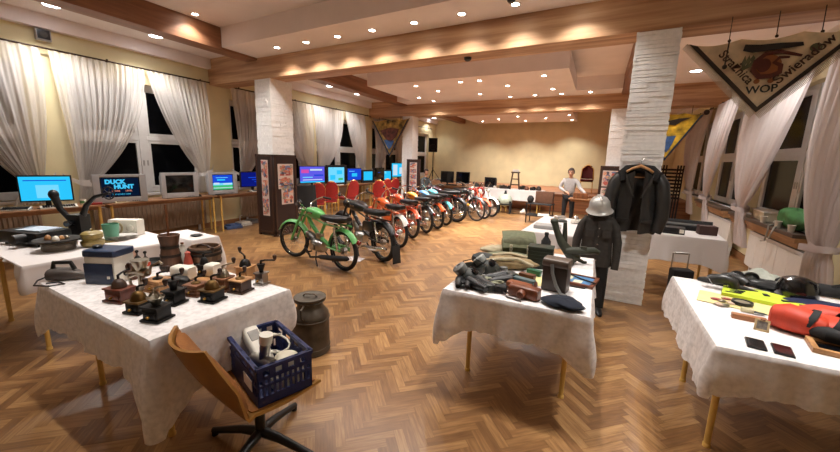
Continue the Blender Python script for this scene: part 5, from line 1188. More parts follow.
for i, (px, py, k, mq, lab) in enumerate(((499, 292, 'pouch', blackmat, 'small black pouch at the front edge between binoculars and camera case'), (490, 291, 'pouch', gm, 'grey rubber pouch at the front edge by the black binoculars'), (508, 288, 'round', gm, 'small round grey lens case left of the tan camera case'), (478, 288, 'round', blackmat, 'black round lens cap case at the front edge, left'), (497, 263, 'pouch', oliv_m, 'olive belt pouch before the rolled canvas'), (530, 262, 'pouch', khak_m, 'khaki pouch left of the dark ammunition box'), (512, 279, 'pouch', gm, 'grey pouch on the yellow sheet'), (532, 286, 'round', leath_m, 'brown round compass case by the camera cases'), (503, 270, 'round', grey_m, 'pale grey round tin against the khaki bag'), (550, 262, 'pouch', oliv_m, 'olive pouch behind the brown leather case'))):
    P = zt(px, py); mb = MB()
    if k == 'pouch': mb.loft([(-.05, 0, .025, .02, .018), (-.045, 0, .028, .034, .026), (.045, 0, .028, .034, .026), (.05, 0, .025, .02, .018)], 14, 3.5); mb.box(-.012, .012, -.038, -.03, .01, .05)
    else: mb.lathe([(.034, 0), (.038, .006), (.038, .03), (.03, .036), (.012, .04)], 18)
    o = mb.build('gear_'+('pouch' if k == 'pouch' else 'case'), mq); put(o, (P.x, P.y, T), r7.uniform(-.8, .8)); tag(o, lab, 'pouch' if k == 'pouch' else 'case', 'small gear on the field gear table')
# forked field mount
P = zt(575, 268); t = thing('field_mount', 'dark green forked metal field mount with two raised prongs', 'instrument mount', (-.36, 3.42, T), .3)
ol2 = mat('mount_green', (52, 54, 42), .6, .2, var=.15)
mb = MB(); mb.tube([(.06, 0, .04), (.0, 0, .10), (-.08, .0, .19), (-.13, .0, .30), (-.15, 0, .36)], [.05, .05, .035, .028, .03], 12); mb.ell((-.155, 0, .375), (.035, .03, .03), 12, 8); mb.build('main_arm', ol2, t)
mb = MB(); mb.tube([(-.05, .03, .15), (-.05, .03, .25), (-.06, .02, .37)], [.03, .022, .016], 10); mb.build('prong', ol2, t)
mb = MB(); mb.tube([(-.04, -.02, .12), (.08, -.04, .13), (.2, -.02, .14), (.24, 0, .12)], [.035, .035, .03, .02], 10); mb.cbox((.1, -.05, .15), (.05, .03, .05)); mb.build('side_arm', ol2, t)
for a in (.4, 2.4, 4.4): mb = MB(); mb.tube([(.04, 0, .06), (.04+.1*cos(a), .1*sin(a), .012), (.04+.13*cos(a), .13*sin(a), .008)], [.02, .014, .012], 8); mb.build('leg', ol2, t)
P = zt(543, 258); t = thing('canteen', 'black upright canteen behind the dark ammunition box', 'canteen', (P.x, P.y+.08, T)); mb = MB(); mb.lathe([(.04, 0), (.045, .01), (.045, .15), (.02, .19), (.016, .21)], 18); mb.build('body', blackmat, t); mb = MB(); mb.lathe([(.02, .21), (.02, .235), (.012, .238)], 14); mb.build('cap', black_m, t)

# ================================================================== HELMETED UNIFORM FIGURE
cloth_bk = mat('black_cloth', (24, 23, 23), .85, var=.12, scale=20); leather_bk = mat('black_leather', (42, 41, 40), .38, var=.12, scale=14, bump=.3); wool_m = mat('charcoal_wool', (56, 53, 50), .8, var=.14, scale=24)
def tub(mb, rows, n=30, fold=.008, ph=0, k=7):
    """rows: (center Vector, rx, ry) rings stacked as a garment body"""
    R_ = rows
    def fn(u, v):
        f = v*(len(R_)-1); i = min(len(R_)-2, int(f)); w = f-i; w = w*w*(3-2*w)
        c = Vector(R_[i][0]).lerp(Vector(R_[i+1][0]), w); rx = R_[i][1]+(R_[i+1][1]-R_[i][1])*w; ry = R_[i][2]+(R_[i+1][2]-R_[i][2])*w; a = 2*pi*u
        q = 1+fold/max(rx, .05)*(sin(k*a+ph+5*v)+.5*sin(2*k*a+3*ph-7*v))
        return c+Vector((rx*cos(a)*q, ry*sin(a)*q, 0))
    mb.grid(fn, n, 26, True); return mb
t = thing('uniform_figure', 'dark uniform jacket and trousers on a dress stand before the stone pillar', 'mannequin', (-.2, 4.45, 0), .1)
mb = MB(); mb.cyl((0, 0.02, 0), (0, .02, 1.12), .016, n=10); mb.cyl((0, .02, 0), (0, .02, .015), .10, n=20); mb.tube([(-.15, .02, 1.04), (0, .02, 1.10), (.15, .02, 1.04)], .014, 8); mb.build('stand', steel_m, t)
mb = MB(); tub(mb, [((0, 0, .52), .205, .12), ((0, 0, .62), .20, .118), ((0, 0, .78), .185, .11), ((0, 0, .95), .195, .11), ((0, 0, 1.04), .19, .095), ((0, .0, 1.10), .10, .07), ((0, 0, 1.14), .06, .06)], fold=.006)
mb.build('jacket', wool_m, t, ang=80)
mb = MB(); mb.slab(lambda u, v: Vector((.012*sin(9*v), -.13+.012*sin(pi*v)-.0*u, .54+.5*v))+Vector((.04*(u-.5), 0, 0)), 3, 14, -.006); mb.build('placket', wool_m, t)
mb = MB(); mb.slab(lambda u, v: Vector((.085*cos(2*pi*u), .08*sin(2*pi*u), 1.09+.05*v-.02*abs(sin(pi*u)))), 26, 4, .008); mb.build('collar', cloth_bk, t)
for k in range(5): 
    mb = MB(); mb.ell((.006, -.135+.012*sin(pi*k/5), .6+.09*k), (.009, .005, .009), 10, 6); mb.build('button', steel_m, t)
for s in (-1, 1):
    mb = MB(); mb.tube([(s*.13, 0, 1.06), (s*.2, -.005, .96), (s*.245, -.012, .80), (s*.25, -.03, .64), (s*.245, -.05, .50)], [.046, .058, .056, .05, .046], 14); mb.build('sleeve', wool_m, t)
    mb = MB(); mb.slab(lambda u, v: Vector((s*.10+.1*(u-.5), -.132+.02*abs(u-.5), .9+.08*(v-.5))), 4, 3, -.006); mb.build('pocket', wool_m, t)
for s, fx, fy in ((-1, -.10, -.02), (1, .09, -.10)):
    mb = MB(); mb.tube([(s*.085, 0, .62), (s*.09, -.005, .45), (s*.08+fx*.25, fy*.4, .28), (fx*1.1, fy, .05)], [.098, .09, .075, .068], 16); mb.build('trouser_leg', cloth_bk, t)
    mb = MB(); mb.T = TR(fx*1.1, fy-.04, 0) @ RZ(-pi/2+.2); mb.loft([(-.1, 0, .035, .03, .033), (-.07, 0, .04, .042, .04), (.02, 0, .035, .044, .035), (.1, 0, .025, .04, .024), (.14, 0, .015, .022, .014)], 14, 3); mb.build('shoe', black_m, t)
for o in kids(bpy.data.objects['uniform_figure']): o.data.transform(Matrix.Diagonal((.84, .9, 1, 1)))
t = thing('steel_helmet', 'silver grey steel helmet with brim and crest on the dark uniform figure', 'helmet', (-.205, 4.43, 1.12), .3); t.rotation_euler = (.22, -.14, .3)
hel_m = mat('helmet_grey', (186, 184, 180), .38, .35, var=.08)
mb = MB(); mb.lathe([(.135, .02), (.138, .025), (.112, .05), (.108, .08), (.1, .13), (.074, .17), (.036, .19), (.004, .195)], 34, sy=1.15, cap0=False); mb.lathe([(.132, .018), (.108, .045), (.102, .08), (.094, .126), (.07, .164), (.004, .188)], 34, sy=1.15, cap0=False, cap1=False); mb.build('shell', hel_m, t, ang=50)
mb = MB(); mb.tube([(0, -.112, .11), (0, -.088, .17), (0, 0, .2), (0, .088, .17), (0, .112, .11)], [.01, .014, .016, .014, .01], 10); mb.build('crest', hel_m, t)
mb = MB(); mb.tube([(.1, 0, .05), (.06, -.06, -.01), (-.06, -.06, -.01), (-.1, 0, .05)], .006, 6); mb.build('chin_strap', black_m, t)
# leather jacket on hanger
t = thing('leather_jacket', 'black leather jacket with fur collar on a wooden hanger on the stone pillar', 'jacket', (.13, 4.73, 0), .05)
mb = MB()
def jb(u, v):
    # open-fronted wrap: u runs from left front edge round the back to right front edge
    a = radians(-90+14)+u*radians(360-28); top = 1.60-.10*abs(cos(a))**1.5; z = .90+(top-.90)*v
    rx = .215+.012*sin(5*a+3*v)+(-.01 if v > .4 else .01)-.04*max(0, v-.8)*5*.5; ry = .085+.01*sin(8*a+5*v)
    return Vector((rx*cos(a), ry*sin(a), z+.008*sin(6*a)*(1-v)))
mb.slab(jb, 56, 22, .008); mb.build('body', leather_bk, t, ang=60)
for s in (-1, 1):
    mb = MB(); mb.tube([(s*.17, 0, 1.53), (s*.225, -.02, 1.44), (s*.255, -.04, 1.28), (s*.262, -.05, 1.10), (s*.235, -.065, .96), (s*.225, -.07, .92)], [.07, .076, .07, .066, .058, .05], 16); mb.build('sleeve', leather_bk, t)
    mb = MB(); mb.slab(lambda u, v: Vector((s*(.012+.10*v+.03*u*(1-v)+.015), -.098-.006*sin(pi*u), 1.30+.26*v-.10*u*v)), 8, 8, .01*s); mb.build('lapel', leather_bk, t)
    mb = MB(); mb.box(s*.12-.05, s*.12+.05, -.1, -.088, 1.02, 1.06); mb.build('pocket_flap', leather_bk, t, bev=.004)
mb = MB(); r4 = random.Random(3)
pts = [(-.15, -.085, 1.47), (-.175, -.03, 1.545), (-.12, .05, 1.60), (0, .075, 1.615), (.12, .05, 1.60), (.175, -.03, 1.545), (.15, -.085, 1.47)]
mb.tube(pts, [.03, .05, .052, .05, .052, .05, .03], 14); mb.build('fur_collar', mat('black_fur', (16, 15, 15), 1, var=.2, scale=80, bump=1), t)
t2 = thing('coat_hanger', 'light wooden coat hanger holding the black leather jacket', 'hanger', (.13, 4.74, 0), .05)
mb = MB(); mb.tube([(-.17, -.03, 1.545), (-.08, -.05, 1.61), (0, -.055, 1.645), (.08, -.05, 1.61), (.17, -.03, 1.545)], [.013, .015, .018, .015, .013], 10); mb.build('arms', tanwood_m, t2)
mb = MB(); mb.tube([(0, -.055, 1.645), (0, -.055, 1.70), (.02, -.04, 1.725), (.03, -.0, 1.73), (.02, .06, 1.725), (0.01, .125, 1.72)], .004, 6); mb.build('hook', steel_m, t2)
mb = MB(); mb.tube([(-.13, -.045, 1.52), (.13, -.045, 1.52)], .006, 8); mb.build('trouser_bar', tanwood_m, t2)

# ================================================================== RIGHT TABLE
def rt(px, py, z=.7565): return at(px, py, z)
# tablets
for i, (c, lab) in enumerate((((755.5, 344.5), 'left one of two black tablets lying on the right lace cloth'), ((782.5, 351), 'right one of two black tablets, nearer the orange bag'))):
    P = rt(*c); t = thing('tablet', lab, 'tablet', (P.x, P.y, T), (-.12, -.14)[i], 'black tablets')
    mb = MB(); mb.box(-.038, .038, -.065, .065, 0, .009); mb.build('case', black_m, t, bev=.004); mb = MB(); mb.box(-.033, .033, -.058, .058, .009, .0098); mb.build('screen', glass_m, t)
P = rt(761, 331); t = thing('small_frame', 'small standing card in a beige frame before the orange bag', 'picture frame', (P.x, P.y, T), -.2)
mb = MB(); mb.T = RX(-.35)
for a, b, c, d in ((-.032, .032, 0, .01), (-.032, .032, .055, .065), (-.032, -.022, 0, .065), (.022, .032, 0, .065)): mb.box(a, b, -.004, .004, c, d)
mb.build('frame', mat('beige_frame', (188, 162, 120), .5), t, bev=.002); mb = MB(); mb.T = RX(-.35); mb.box(-.023, .023, -.001, .003, .009, .056); mb.build('card', mat('grey_card', (120, 112, 104), .6, var=.25, scale=60), t)
mb = MB(); mb.T = RX(.35); mb.box(-.01, .01, .035, .04, .012, .055); mb.build('strut', midwood_m, t)
# plank and tools
Pa, Pb = rt(731, 317), rt(766, 324); ang = atan2(Pb.y-Pa.y, Pb.x-Pa.x); L_ = (Pb-Pa).length
o = MB().box(0, L_, -.022, .022, 0, .03).build('wooden_bar', mat('bar_brown', (150, 98, 58), .5, var=.12, stretch=(1, 8, 8)), bev=.003); put(o, (Pa.x, Pa.y, T), ang); tag(o, 'brown wooden bar lying left of the orange bag', 'bar')
Pa, Pb = rt(741, 312), rt(766, 317); ang = atan2(Pb.y-Pa.y, Pb.x-Pa.x); L_ = (Pb-Pa).length
t = thing('bayonet', 'pale handled blade lying behind the brown wooden bar', 'blade', (Pa.x, Pa.y+.015, T), ang)
mb = MB(); mb.loft([(0, 0, .016, .012, .012), (.02, 0, .016, .017, .015), (L_*.5, 0, .016, .015, .014), (L_*.52, 0, .016, .02, .016)], 12, 3); mb.build('handle', mat('bone', (196, 186, 150), .5, var=.08), t); mb = MB(); mb.loft([(L_*.52, 0, .014, .016, .006), (L_*.95, 0, .012, .014, .004), (L_*1.08, 0, .01, .002, .002)], 8, 2); mb.build('blade', gm, t)
# yellow cloth, hi-vis vest
o = MB().slab(lambda u, v: Vector((-.2+.4*u, -.13+.26*v, .006+.002*sin(12*u)*sin(7*v))), 14, 10, .004).build('yellow_cloth', mat('pale_yellow', (218, 204, 144))); put(o, rt(735, 303), -.2); tag(o, 'pale yellow cloth under the badges and the neon vest', 'cloth')
hv = mat('neon_yellow', (188, 208, 52), .6, var=.06); P = rt(771, 302); t = thing('neon_vest', 'folded neon yellow safety vest with black markings on the right table', 'vest', (P.x, P.y, T+.008), -.22)
def vest(u, v): return Vector((-.26+.52*u, -.12+.24*v, .022+.008*sin(7*u+2)*sin(5*v)))
mb = MB(); mb.slab(vest, 20, 12, .022); mb.build('body', hv, t)
mb = MB(); r5 = random.Random(2)
for x, y, w, h in ((-.2, -.07, .09, .018), (-.19, -.03, .09, .018), (-.18, .01, .09, .018), (-.12, .07, .10, .03), (-.03, .04, .03, .05), (.09, -.02, .09, .03), (.10, .05, .03, .06), (.19, .0, .06, .05), (.17, -.06, .09, .02)):
    p = vest((x+.26)/.52, (y+.12)/.24); mb.cbox((x, y, p.z+.001), (w, h, .004), Matrix.Rotation(.3, 3, 'Z'))
mb.build('marking', blackmat, t)
# badges on the yellow cloth
for i, (px, py) in enumerate(((716, 299), (722, 301), (719, 304), (727, 299), (725, 305), (731, 303))):
    P = rt(px, py, .7665); mb = MB(); mb.lathe([(.022, 0), (.022, .003), (.015, .006), (.004, .007)], 6 if i % 2 else 14, sx=1.4); o = mb.build('badge', (mat('badge_red', (150, 60, 56), .4, .3), nick_m, mat('badge_pale', (196, 170, 150), .4, .2))[i % 3]); put(o, P, i); tag(o, 'small metal badge on the pale yellow cloth', 'badge', 'badges on the yellow cloth')
P = rt(742, 304, .7665); t = thing('round_gauge', 'black round gauge lying among the badges', 'gauge', P, 0); mb = MB(); mb.lathe([(.055, 0), (.058, .008), (.055, .02), (.045, .02), (.042, .014)], 26); mb.build('case', black_m, t); mb = MB(); mb.lathe([(.042, .012), (.042, .0145)], 24); mb.build('face', mat('gauge_face', (130, 120, 96), .4, var=.1), t)
# black leather boots and straps at the back left
def boot(label, p, rz, k=1.0):
    t = thing('boot', label, 'boot', p, rz, 'black boots on the right table')
    mb = MB(); mb.loft([(-.12*k, 0, .05*k, .025*k, .045*k), (-.1*k, 0, .055*k, .04*k, .053*k), (0, 0, .05*k, .042*k, .048*k), (.1*k, 0, .035*k, .046*k, .034*k), (.17*k, 0, .028*k, .038*k, .026*k), (.19*k, 0, .02*k, .015*k, .012*k)], 16, 2.8); mb.build('foot', leather_bk, t)
    mb = MB(); mb.tube([(-.05*k, 0, .05*k), (-.08*k, 0, .12*k), (-.16*k, .02, .15*k), (-.27*k, .03, .12*k), (-.3*k, .03, .10*k)], [.05*k, .055*k, .06*k, .066*k, .064*k], 14); mb.build('shaft', leather_bk, t)
    mb = MB(); mb.loft([(-.125*k, 0, .008, .03*k, .008), (0, 0, .008, .04*k, .008), (.1*k, 0, .008, .046*k, .008), (.185*k, 0, .008, .02*k, .008)], 12, 2.6); mb.build('sole', rubber_m, t); return t
boot('shiny black boot lying at the left back corner of the right table', rt(715, 284), 2.75, .6)
boot('shiny black boot beside the first, nearer the neon vest', rt(740, 293), .1, .6)
P = rt(735, 284); t = thing('goggles', 'clear lensed black goggles resting against the boots', 'goggles', (P.x, P.y, T), .2)
mb = MB(); mb.torus((0, 0, .05), .05, .01, 'y', 24, 8); mb.torus((.09, 0, .05), .05, .01, 'y', 24, 8); mb.build('frame', black_m, t)
for x in (0, .09): mb = MB(); mb.T = RX(pi/2); mb.lathe([(.045, -.004), (.03, .002), (.002, .004)], 20, (x, .05, 0)); mb.build('lens', mat('lens_grey', (96, 100, 98), .1, .2, var=0), t)
mb = MB(); mb.tube([(-.05, .0, .05), (-.1, .05, .03), (-.02, .12, .012), (.1, .11, .012), (.15, .03, .04), (.14, 0, .05)], .008, 6); mb.build('strap', blackmat, t)
P = rt(757, 286); blob('black leather belt pack along the back of the right table', 'belt_pack', 'pack', (P.x+.04, P.y-.0, T), -.15, (.16, .05, .06), leather_bk, None, .12, 21)
P = rt(752, 279); t = thing('shopping_bag', 'pale folded plastic bag behind the black belt pack', 'bag', (P.x+.05, P.y+.0, T), -.2); mb = MB(); mb.slab(lambda u, v: Vector((-.14+.28*u, -.09+.18*v, .02+.07*sin(pi*u)*sin(pi*v)+.012*sin(11*u+6*v))), 18, 12, .01); mb.build('body', mat('bag_pale', (178, 182, 170), .5, var=.12), t)
P = rt(796, 300); t = thing('fire_helmet', 'glossy black round helmet at the back of the right table', 'helmet', (P.x, P.y+.02, T), .2); mb = MB(); mb.lathe([(.1, 0), (.11, .03), (.108, .09), (.085, .14), (.04, .16), (.004, .165)], 30, sy=1.1); mb.build('shell', mat('gloss_black', (14, 14, 15), .18, var=0, coat=.5), t); mb = MB(); mb.lathe([(.112, .0), (.124, .006), (.112, .02)], 30, sy=1.15, cap0=False, cap1=False); mb.build('brim', black_m, t)
P = rt(772, 292); blob('dark crumpled gloves left of the glossy black helmet', 'gloves', 'gloves', (P.x+.03, P.y+.05, T), .1, (.13, .07, .05), cloth_bk, None, .2, 23)
P = rt(824, 311); blob('dark navy folded jacket right of the glossy black helmet', 'folded_jacket', 'jacket', (P.x+.04, P.y+.0, T), -.2, (.22, .11, .05), mat('navy_cloth', (22, 30, 62), .85, var=.1), None, .06, 24)
P = rt(824, 301)+Vector((.06, .06, 0)); t = thing('pole_case', 'long black tube case along the back of the right table', 'case', (P.x+.1, P.y+.06, T), -.12); mb = MB(); mb.tube([(-.38, 0, .045), (-.36, 0, .045), (.42, 0, .045), (.44, 0, .045)], [.03, .045, .045, .03], 16); mb.build('tube', blackmat, t); mb = MB(); mb.tube([(-.1, -.02, .085), (-.05, -.02, .105), (.05, -.02, .105), (.1, -.02, .085)], .008, 8); mb.build('handle', black_m, t)
# orange bag with black straps
or_c = mat('orange_nylon', (196, 62, 36), .6, var=.1, scale=12); P = rt(789, 333); t = thing('rescue_bag', 'orange red rescue bag with black straps on the right table', 'bag', (P.x+.05, P.y+.035, T), -.35)
mb = MB(); mb.loft([(-.13, 0, .06, .03, .045), (-.12, 0, .065, .06, .06), (-.06, 0, .075, .085, .075), (.02, 0, .07, .09, .07), (.09, 0, .06, .07, .055), (.11, 0, .055, .03, .03)], 24, 2.4); mb.build('end_pocket', or_c, t)
mb = MB(); mb.loft([(.04, .05, .05, .04, .04), (.06, .05, .055, .1, .055), (.2, .08, .055, .12, .055), (.32, .09, .05, .1, .05), (.35, .09, .045, .05, .03)], 24, 3); mb.build('body', or_c, t)
for x, r in ((.02, .094), (.12, .12)):
    mb = MB(); pts = [(x+.03*sin(a), .0+r*cos(a)*.95+(.05 if x > .1 else 0), .066+.079*sin(a)) for a in [pi*i/14 for i in range(15)]]; mb.slab(lambda u, v: Vector(pts[min(14, int(u*14+.5))])+Vector(((v-.5)*.03, 0, .004)), 14, 1, .004); mb.build('strap', blackmat, t)
mb = MB(); mb.tube([(.05, -.06, .05), (.10, -.09, .06), (.17, -.08, .05), (.2, -.04, .08)], [.03, .04, .035, .02], 10); mb.build('strap_bundle', blackmat, t)
P = rt(826, 325); blob('second orange red bag behind the first at the right edge of the photo', 'rescue_bag', 'bag', (P.x+.05, P.y+.04, T), -.1, (.16, .1, .1), or_c, None, .08, 27)
P = rt(834, 354); t = thing('slate_board', 'pale wooden framed dark panel at the right edge of the lace cloth', 'picture frame', (P.x+.05, P.y+.03, T), -.13)
mb = MB()
for a, b, c, d in ((-.13, .13, -.085, -.06), (-.13, .13, .06, .085), (-.13, -.105, -.06, .06), (.105, .13, -.06, .06)): mb.box(a, b, c, d, 0, .025)
mb.build('frame', tanwood_m, t, bev=.003); mb = MB(); mb.box(-.105, .105, -.06, .06, .002, .014); mb.build('panel', glass_m, t)

# ================================================================== RIGHT REAR TABLE, SUITCASE, SILL
t = thing('instrument_case', 'long flat black case open at the back of the table behind the pillar', 'case', (.83, 6.42, T), -.05)
mb = MB(); mb.box(-.34, .34, -.14, .14, 0, .07); mb.build('bottom', blackmat, t, bev=.008); mb = MB(); mb.T = TR(0, .14, .07) @ RX(-.5); mb.box(-.34, .34, -.01, .02, 0, .05); mb.build('lid', blackmat, t, bev=.006)
mb = MB(); mb.box(-.3, .3, -.10, .10, .066, .074); mb.build('lining', mat('case_lining', (66, 66, 64), .9, var=.15), t)
t = thing('printer', 'low black box shaped machine with grey front on the table behind the pillar', 'machine', (.62, 5.92, T), -.1); mb = MB(); mb.box(-.16, .16, -.1, .1, 0, .085); mb.build('body', black_m, t, bev=.012); mb = MB(); mb.box(.1, .15, -.104, -.098, .02, .07); mb.build('front_plate', plastic_w, t, bev=.002); mb = MB(); mb.box(-.12, .06, -.103, -.098, .03, .05); mb.build('slot', blackmat, t)
o = MB().cbox((0, 0, .09), (.3, .2, .18)).build('cardboard_box', mat('white_box', (206, 202, 194), .6, var=.04), bev=.004); put(o, (.4, 6.8-.35, T), .1); tag(o, 'white box on the table behind the hanging leather jacket', 'box')
o = MB().cbox((0, 0, .06), (.2, .16, .12)).build('brown_case', mat('dark_maroon', (66, 40, 36), .5, var=.1), bev=.008); put(o, (1.04, 6.08, T), .1); tag(o, 'small dark maroon case at the right end of the rear table', 'case')
o = MB().cbox((0, 0, .01), (.2, .14, .02)).build('yellow_folder', mat('pale_yellow', (218, 204, 144)), bev=.003); put(o, (.37, 5.95, T), .2); tag(o, 'pale yellow folder left of the low black machine', 'folder')
P = at(680, 272); t = thing('wheeled_suitcase', 'small black wheeled suitcase with raised handle on the floor by the rear table', 'suitcase', (.98, 5.5, 0), .35)
P2 = at(680, 271); t.location = (.73, 5.28, 0)
mb = MB(); mb.box(-.11, .11, -.075, .075, .05, .42); mb.build('body', blackmat, t, bev=.03, seg=3)
mb = MB(); mb.box(-.085, .085, -.095, -.07, .09, .26); mb.build('front_pocket', blackmat, t, bev=.012)
mb = MB(); mb.tube([(-.09, .065, .38), (-.09, .065, .60), (.09, .065, .60), (.09, .065, .38)], .009, 8); mb.tube([(-.07, .065, .60), (.07, .065, .60)], .014, 8); mb.build('pull_handle', steel_m, t)
for s in (-1, 1):
    mb = MB(); mb.cyl((s*.09-.015, .055, .03), (s*.09+.015, .055, .03), .03, n=14); mb.build('wheel', rubber_m, t)
    mb = MB(); mb.cbox((s*.09, -.055, .025), (.03, .03, .05)); mb.build('foot', rubber_m, t)
# right sill
SZ = .8505
t = thing('cardboard_box', 'cream cardboard box on the right window sill beside the bright drape', 'box', S(XR-.06, 7.75, SZ), .0); mb = MB(); mb.box(-.09, .16, -.3, .3, 0, .13); mb.build('body', mat('cream_card', (196, 186, 160), .7, var=.06), t, bev=.003); mb = MB(); mb.box(-.1, .17, -.31, .31, .13, .15); mb.build('lid', mat('card_white', (222, 216, 206), .6), t, bev=.003)
blob('bright green bag lying on the right window sill', 'cloth_bag', 'bag', S(XR-.06, 6.75, SZ), pi/2, (.45, .13, .28), mat('leaf_green', (58, 110, 58), .75, var=.14), None, .13, 31)
for i, y in enumerate((7.3, 6.8, 6.4)):
    t = thing('paper_cup', ('white cup on the sill left of the green bag', 'white cup on the sill before the middle of the green bag', 'white cup on the sill at the right end of the green bag')[i], 'cup', S(XR-.21, y, SZ)); mb = MB(); mb.lathe([(.03, 0), (.042, .09), (.044, .092), (.038, .09), (.028, .008)], 18, cap1=False); mb.build('body', plastic_w, t)
t = thing('cable', 'loose grey cable hanging from the right sill over the radiator', 'cable', S(XR-.23, 6.95, SZ)); mb = MB(); mb.tube([(.05, .1, .01), (0, 0, .012), (-.05, -.1, .012), (-.055, -.12, -.08), (-.05, -.05, -.22), (-.05, .1, -.25)], .011, 6); mb.tube([(.05, -.1, .01), (-.03, -.25, .012), (-.055, -.28, -.06), (-.05, -.2, -.16)], .011, 6); mb.build('wire', mat('cable_grey', (160, 156, 148), .5), t)

# ================================================================== TABLE WITH GREY BOX (middle rear)
o = MB().cbox((0, 0, .025), (.34, .24, .05)).build('flat_case', mat('light_grey_case', (156, 154, 152), .5, var=.05), bev=.006); put(o, (-.86, 5.15, T), .05); tag(o, 'flat light grey case at the front of the table behind the field gear', 'case')
r6 = random.Random(11)
for i in range(8):
    x, y = -.9+.7*r6.random(), 5.5+.7*r6.random(); s = r6.uniform(.05, .1)
    mb = MB(); 
    if i % 3 == 0: mb.lathe([(s*.5, 0), (s*.6, s*.4), (s*.35, s*1.0), (s*.2, s*1.1)], 16)
    elif i % 3 == 1: mb.loft([(-s, 0, s*.4, s*.4, s*.3), (-s*.8, 0, s*.4, s*.6, s*.39), (s*.8, 0, s*.4, s*.6, s*.39), (s, 0, s*.4, s*.4, s*.3)], 14, 4)
    else: mb.torus((0, 0, s*.2), s*.7, s*.2, 'z', 20, 8); 
    o = mb.build('oddment', (steel_m, plastic_w, gm, khak_m)[i % 4]); put(o, (x, y, T), i); tag(o, 'small pale or metal oddment on the table behind the field gear', 'oddment', 'oddments behind the field gear')

# ================================================================== PENNANTS
def pennant(name, label, corner_l, corner_r, tip, field, border, fringe, yth=.012):
    """triangular hanging cloth in the x-z plane, its own cloth, border band and fringe"""
    A, B, Cc = Vector(corner_l), Vector(corner_r), Vector(tip); t = thing(name, label, 'pennant', Cc); o0 = -Vector(t.location)
    def pt(u, v, yo=0, sag=1):
        # v: 0 at the top edge, 1 at the tip
        top = A.lerp(B, u); p = top.lerp(Cc, v); s = abs(sin(3*pi*u)); return p+Vector((0, yo+.02*sin(6*u+2*v)*(1-v), -.035*s*(1-v)*sag))
    mb = MB(); mb.slab(lambda u, v: pt(u, v*.999), 30, 20, yth); o = mb.build('cloth', field, t, ang=80); o.location = o0
    def band(f0, f1, yo, mt, nm):
        G = (A+B+Cc)/3; mb = MB()
        for (p, q) in ((A, Cc), (Cc, B)):
            n = 16
            for i in range(n):
                r0, r1 = p.lerp(q, i/n), p.lerp(q, (i+1)/n); k = [(r+(G-r)*f+Vector((0, yo, 0))) for f, r in ((f0, r0), (f0, r1), (f1, r1), (f1, r0))]; mb.add(k+[x+Vector((0, .006, 0)) for x in k], [(0, 1, 2, 3), (7, 6, 5, 4), (0, 4, 5, 1), (1, 5, 6, 2), (2, 6, 7, 3), (3, 7, 4, 0)])
        o = mb.build(nm, mt, t); o.location = o0
    band(.02, .13, -.034, border, 'border')
    if fringe:
        mb = MB()
        for (p, q) in ((A, Cc), (Cc, B)):
            d = (q-p).normalized(); n_ = Vector((d.z, 0, -d.x)); n_ = n_ if n_.z < 0 else -n_
            N = int((q-p).length/.011)
            for i in range(N):
                r = p.lerp(q, i/N); e = r+n_*.05+Vector((0, 0, -.012)); mb.tube([r+Vector((0, -.03, 0)), e+Vector((0, -.03, 0))], [.005, .003], 4)
        o = mb.build('fringe', fringe, t); o.location = o0
    return t
pf = mat('pennant_field', (214, 190, 155), .9, var=.12, scale=10); pb = mat('pennant_border', (50, 38, 30), .9, var=.1); frg = mat('fringe_cream', (186, 172, 152), .9, var=.08); let_m = mat('letter_brown', (66, 40, 26), .9); let_bk = mat('letter_black', (20, 24, 24), .9)
YP = 4.72; A_, B_, C_ = (.39, YP, 2.86), (1.66, YP, 2.87), (1.01, YP, 2.17)
t = pennant('pennant', 'large triangular fringed pennant with brown lettering hanging from the front beam', A_, B_, C_, pf, pb, frg)
def ptxt(s, x, z, size, ang, mt, nm='lettering', dx=0): 
    o = letters(nm, s, size, mt, TR(x, YP-.048, z) @ RX(pi/2) @ RZ(ang), t, .003, bold=.0015); o.location = -Vector(t.location); return o
aL = atan2(2.17-2.86, 1.01-.39); aR = atan2(2.87-2.17, 1.66-1.01)
ptxt('Strażnica', .80, 2.60, .105, aL, let_m); ptxt('WOP', 1.015, 2.385, .095, .06, let_bk); ptxt('Świeradów', 1.265, 2.62, .105, aR, let_m)
def patch(pts, mt, nm, yo=-.045):
    mb = MB(); n = len(pts); mb.add([(x, YP+yo, z) for x, z in pts]+[(x, YP+yo+.005, z) for x, z in pts], [tuple(range(n)), tuple(range(n, 2*n))[::-1]]+[(i, (i+1) % n, n+(i+1) % n, n+i) for i in range(n)]); o = mb.build(nm, mt, t, flat=True); o.location = -Vector(t.location)
def swoosh(pts, w, mt, nm, yo=-.046):
    pts = [Vector((x, 0, z)) for x, z in pts]; L_ = []; R_ = []
    for i, p in enumerate(pts):
        d = (pts[min(i+1, len(pts)-1)]-pts[max(i-1, 0)]).normalized(); n_ = Vector((-d.z, 0, d.x)); k = w*(.35+.65*sin(pi*(i+.5)/len(pts))); L_.append(p+n_*k); R_.append(p-n_*k)
    q = [(p.x, p.z) for p in L_+R_[::-1]]; patch(q, mt, nm, yo)
emb = mat('emblem_brown', (84, 38, 24), .9, var=.1); emb2 = mat('emblem_tan', (140, 84, 46), .9, var=.1); emg = mat('emblem_green', (84, 84, 58), .9)
patch([(.84, 2.80), (.95, 2.785), (1.1, 2.785), (1.24, 2.775), (1.25, 2.745), (1.15, 2.735), (1.0, 2.725), (.9, 2.72), (.83, 2.745)], mat('pennant_dark', (44, 36, 30), .9, var=.15), 'top_band')
patch([(1.02+.105*cos(a), 2.60+.095*sin(a)) for a in [2*pi*i/24 for i in range(24)]], emb2, 'emblem_disc', -.043)
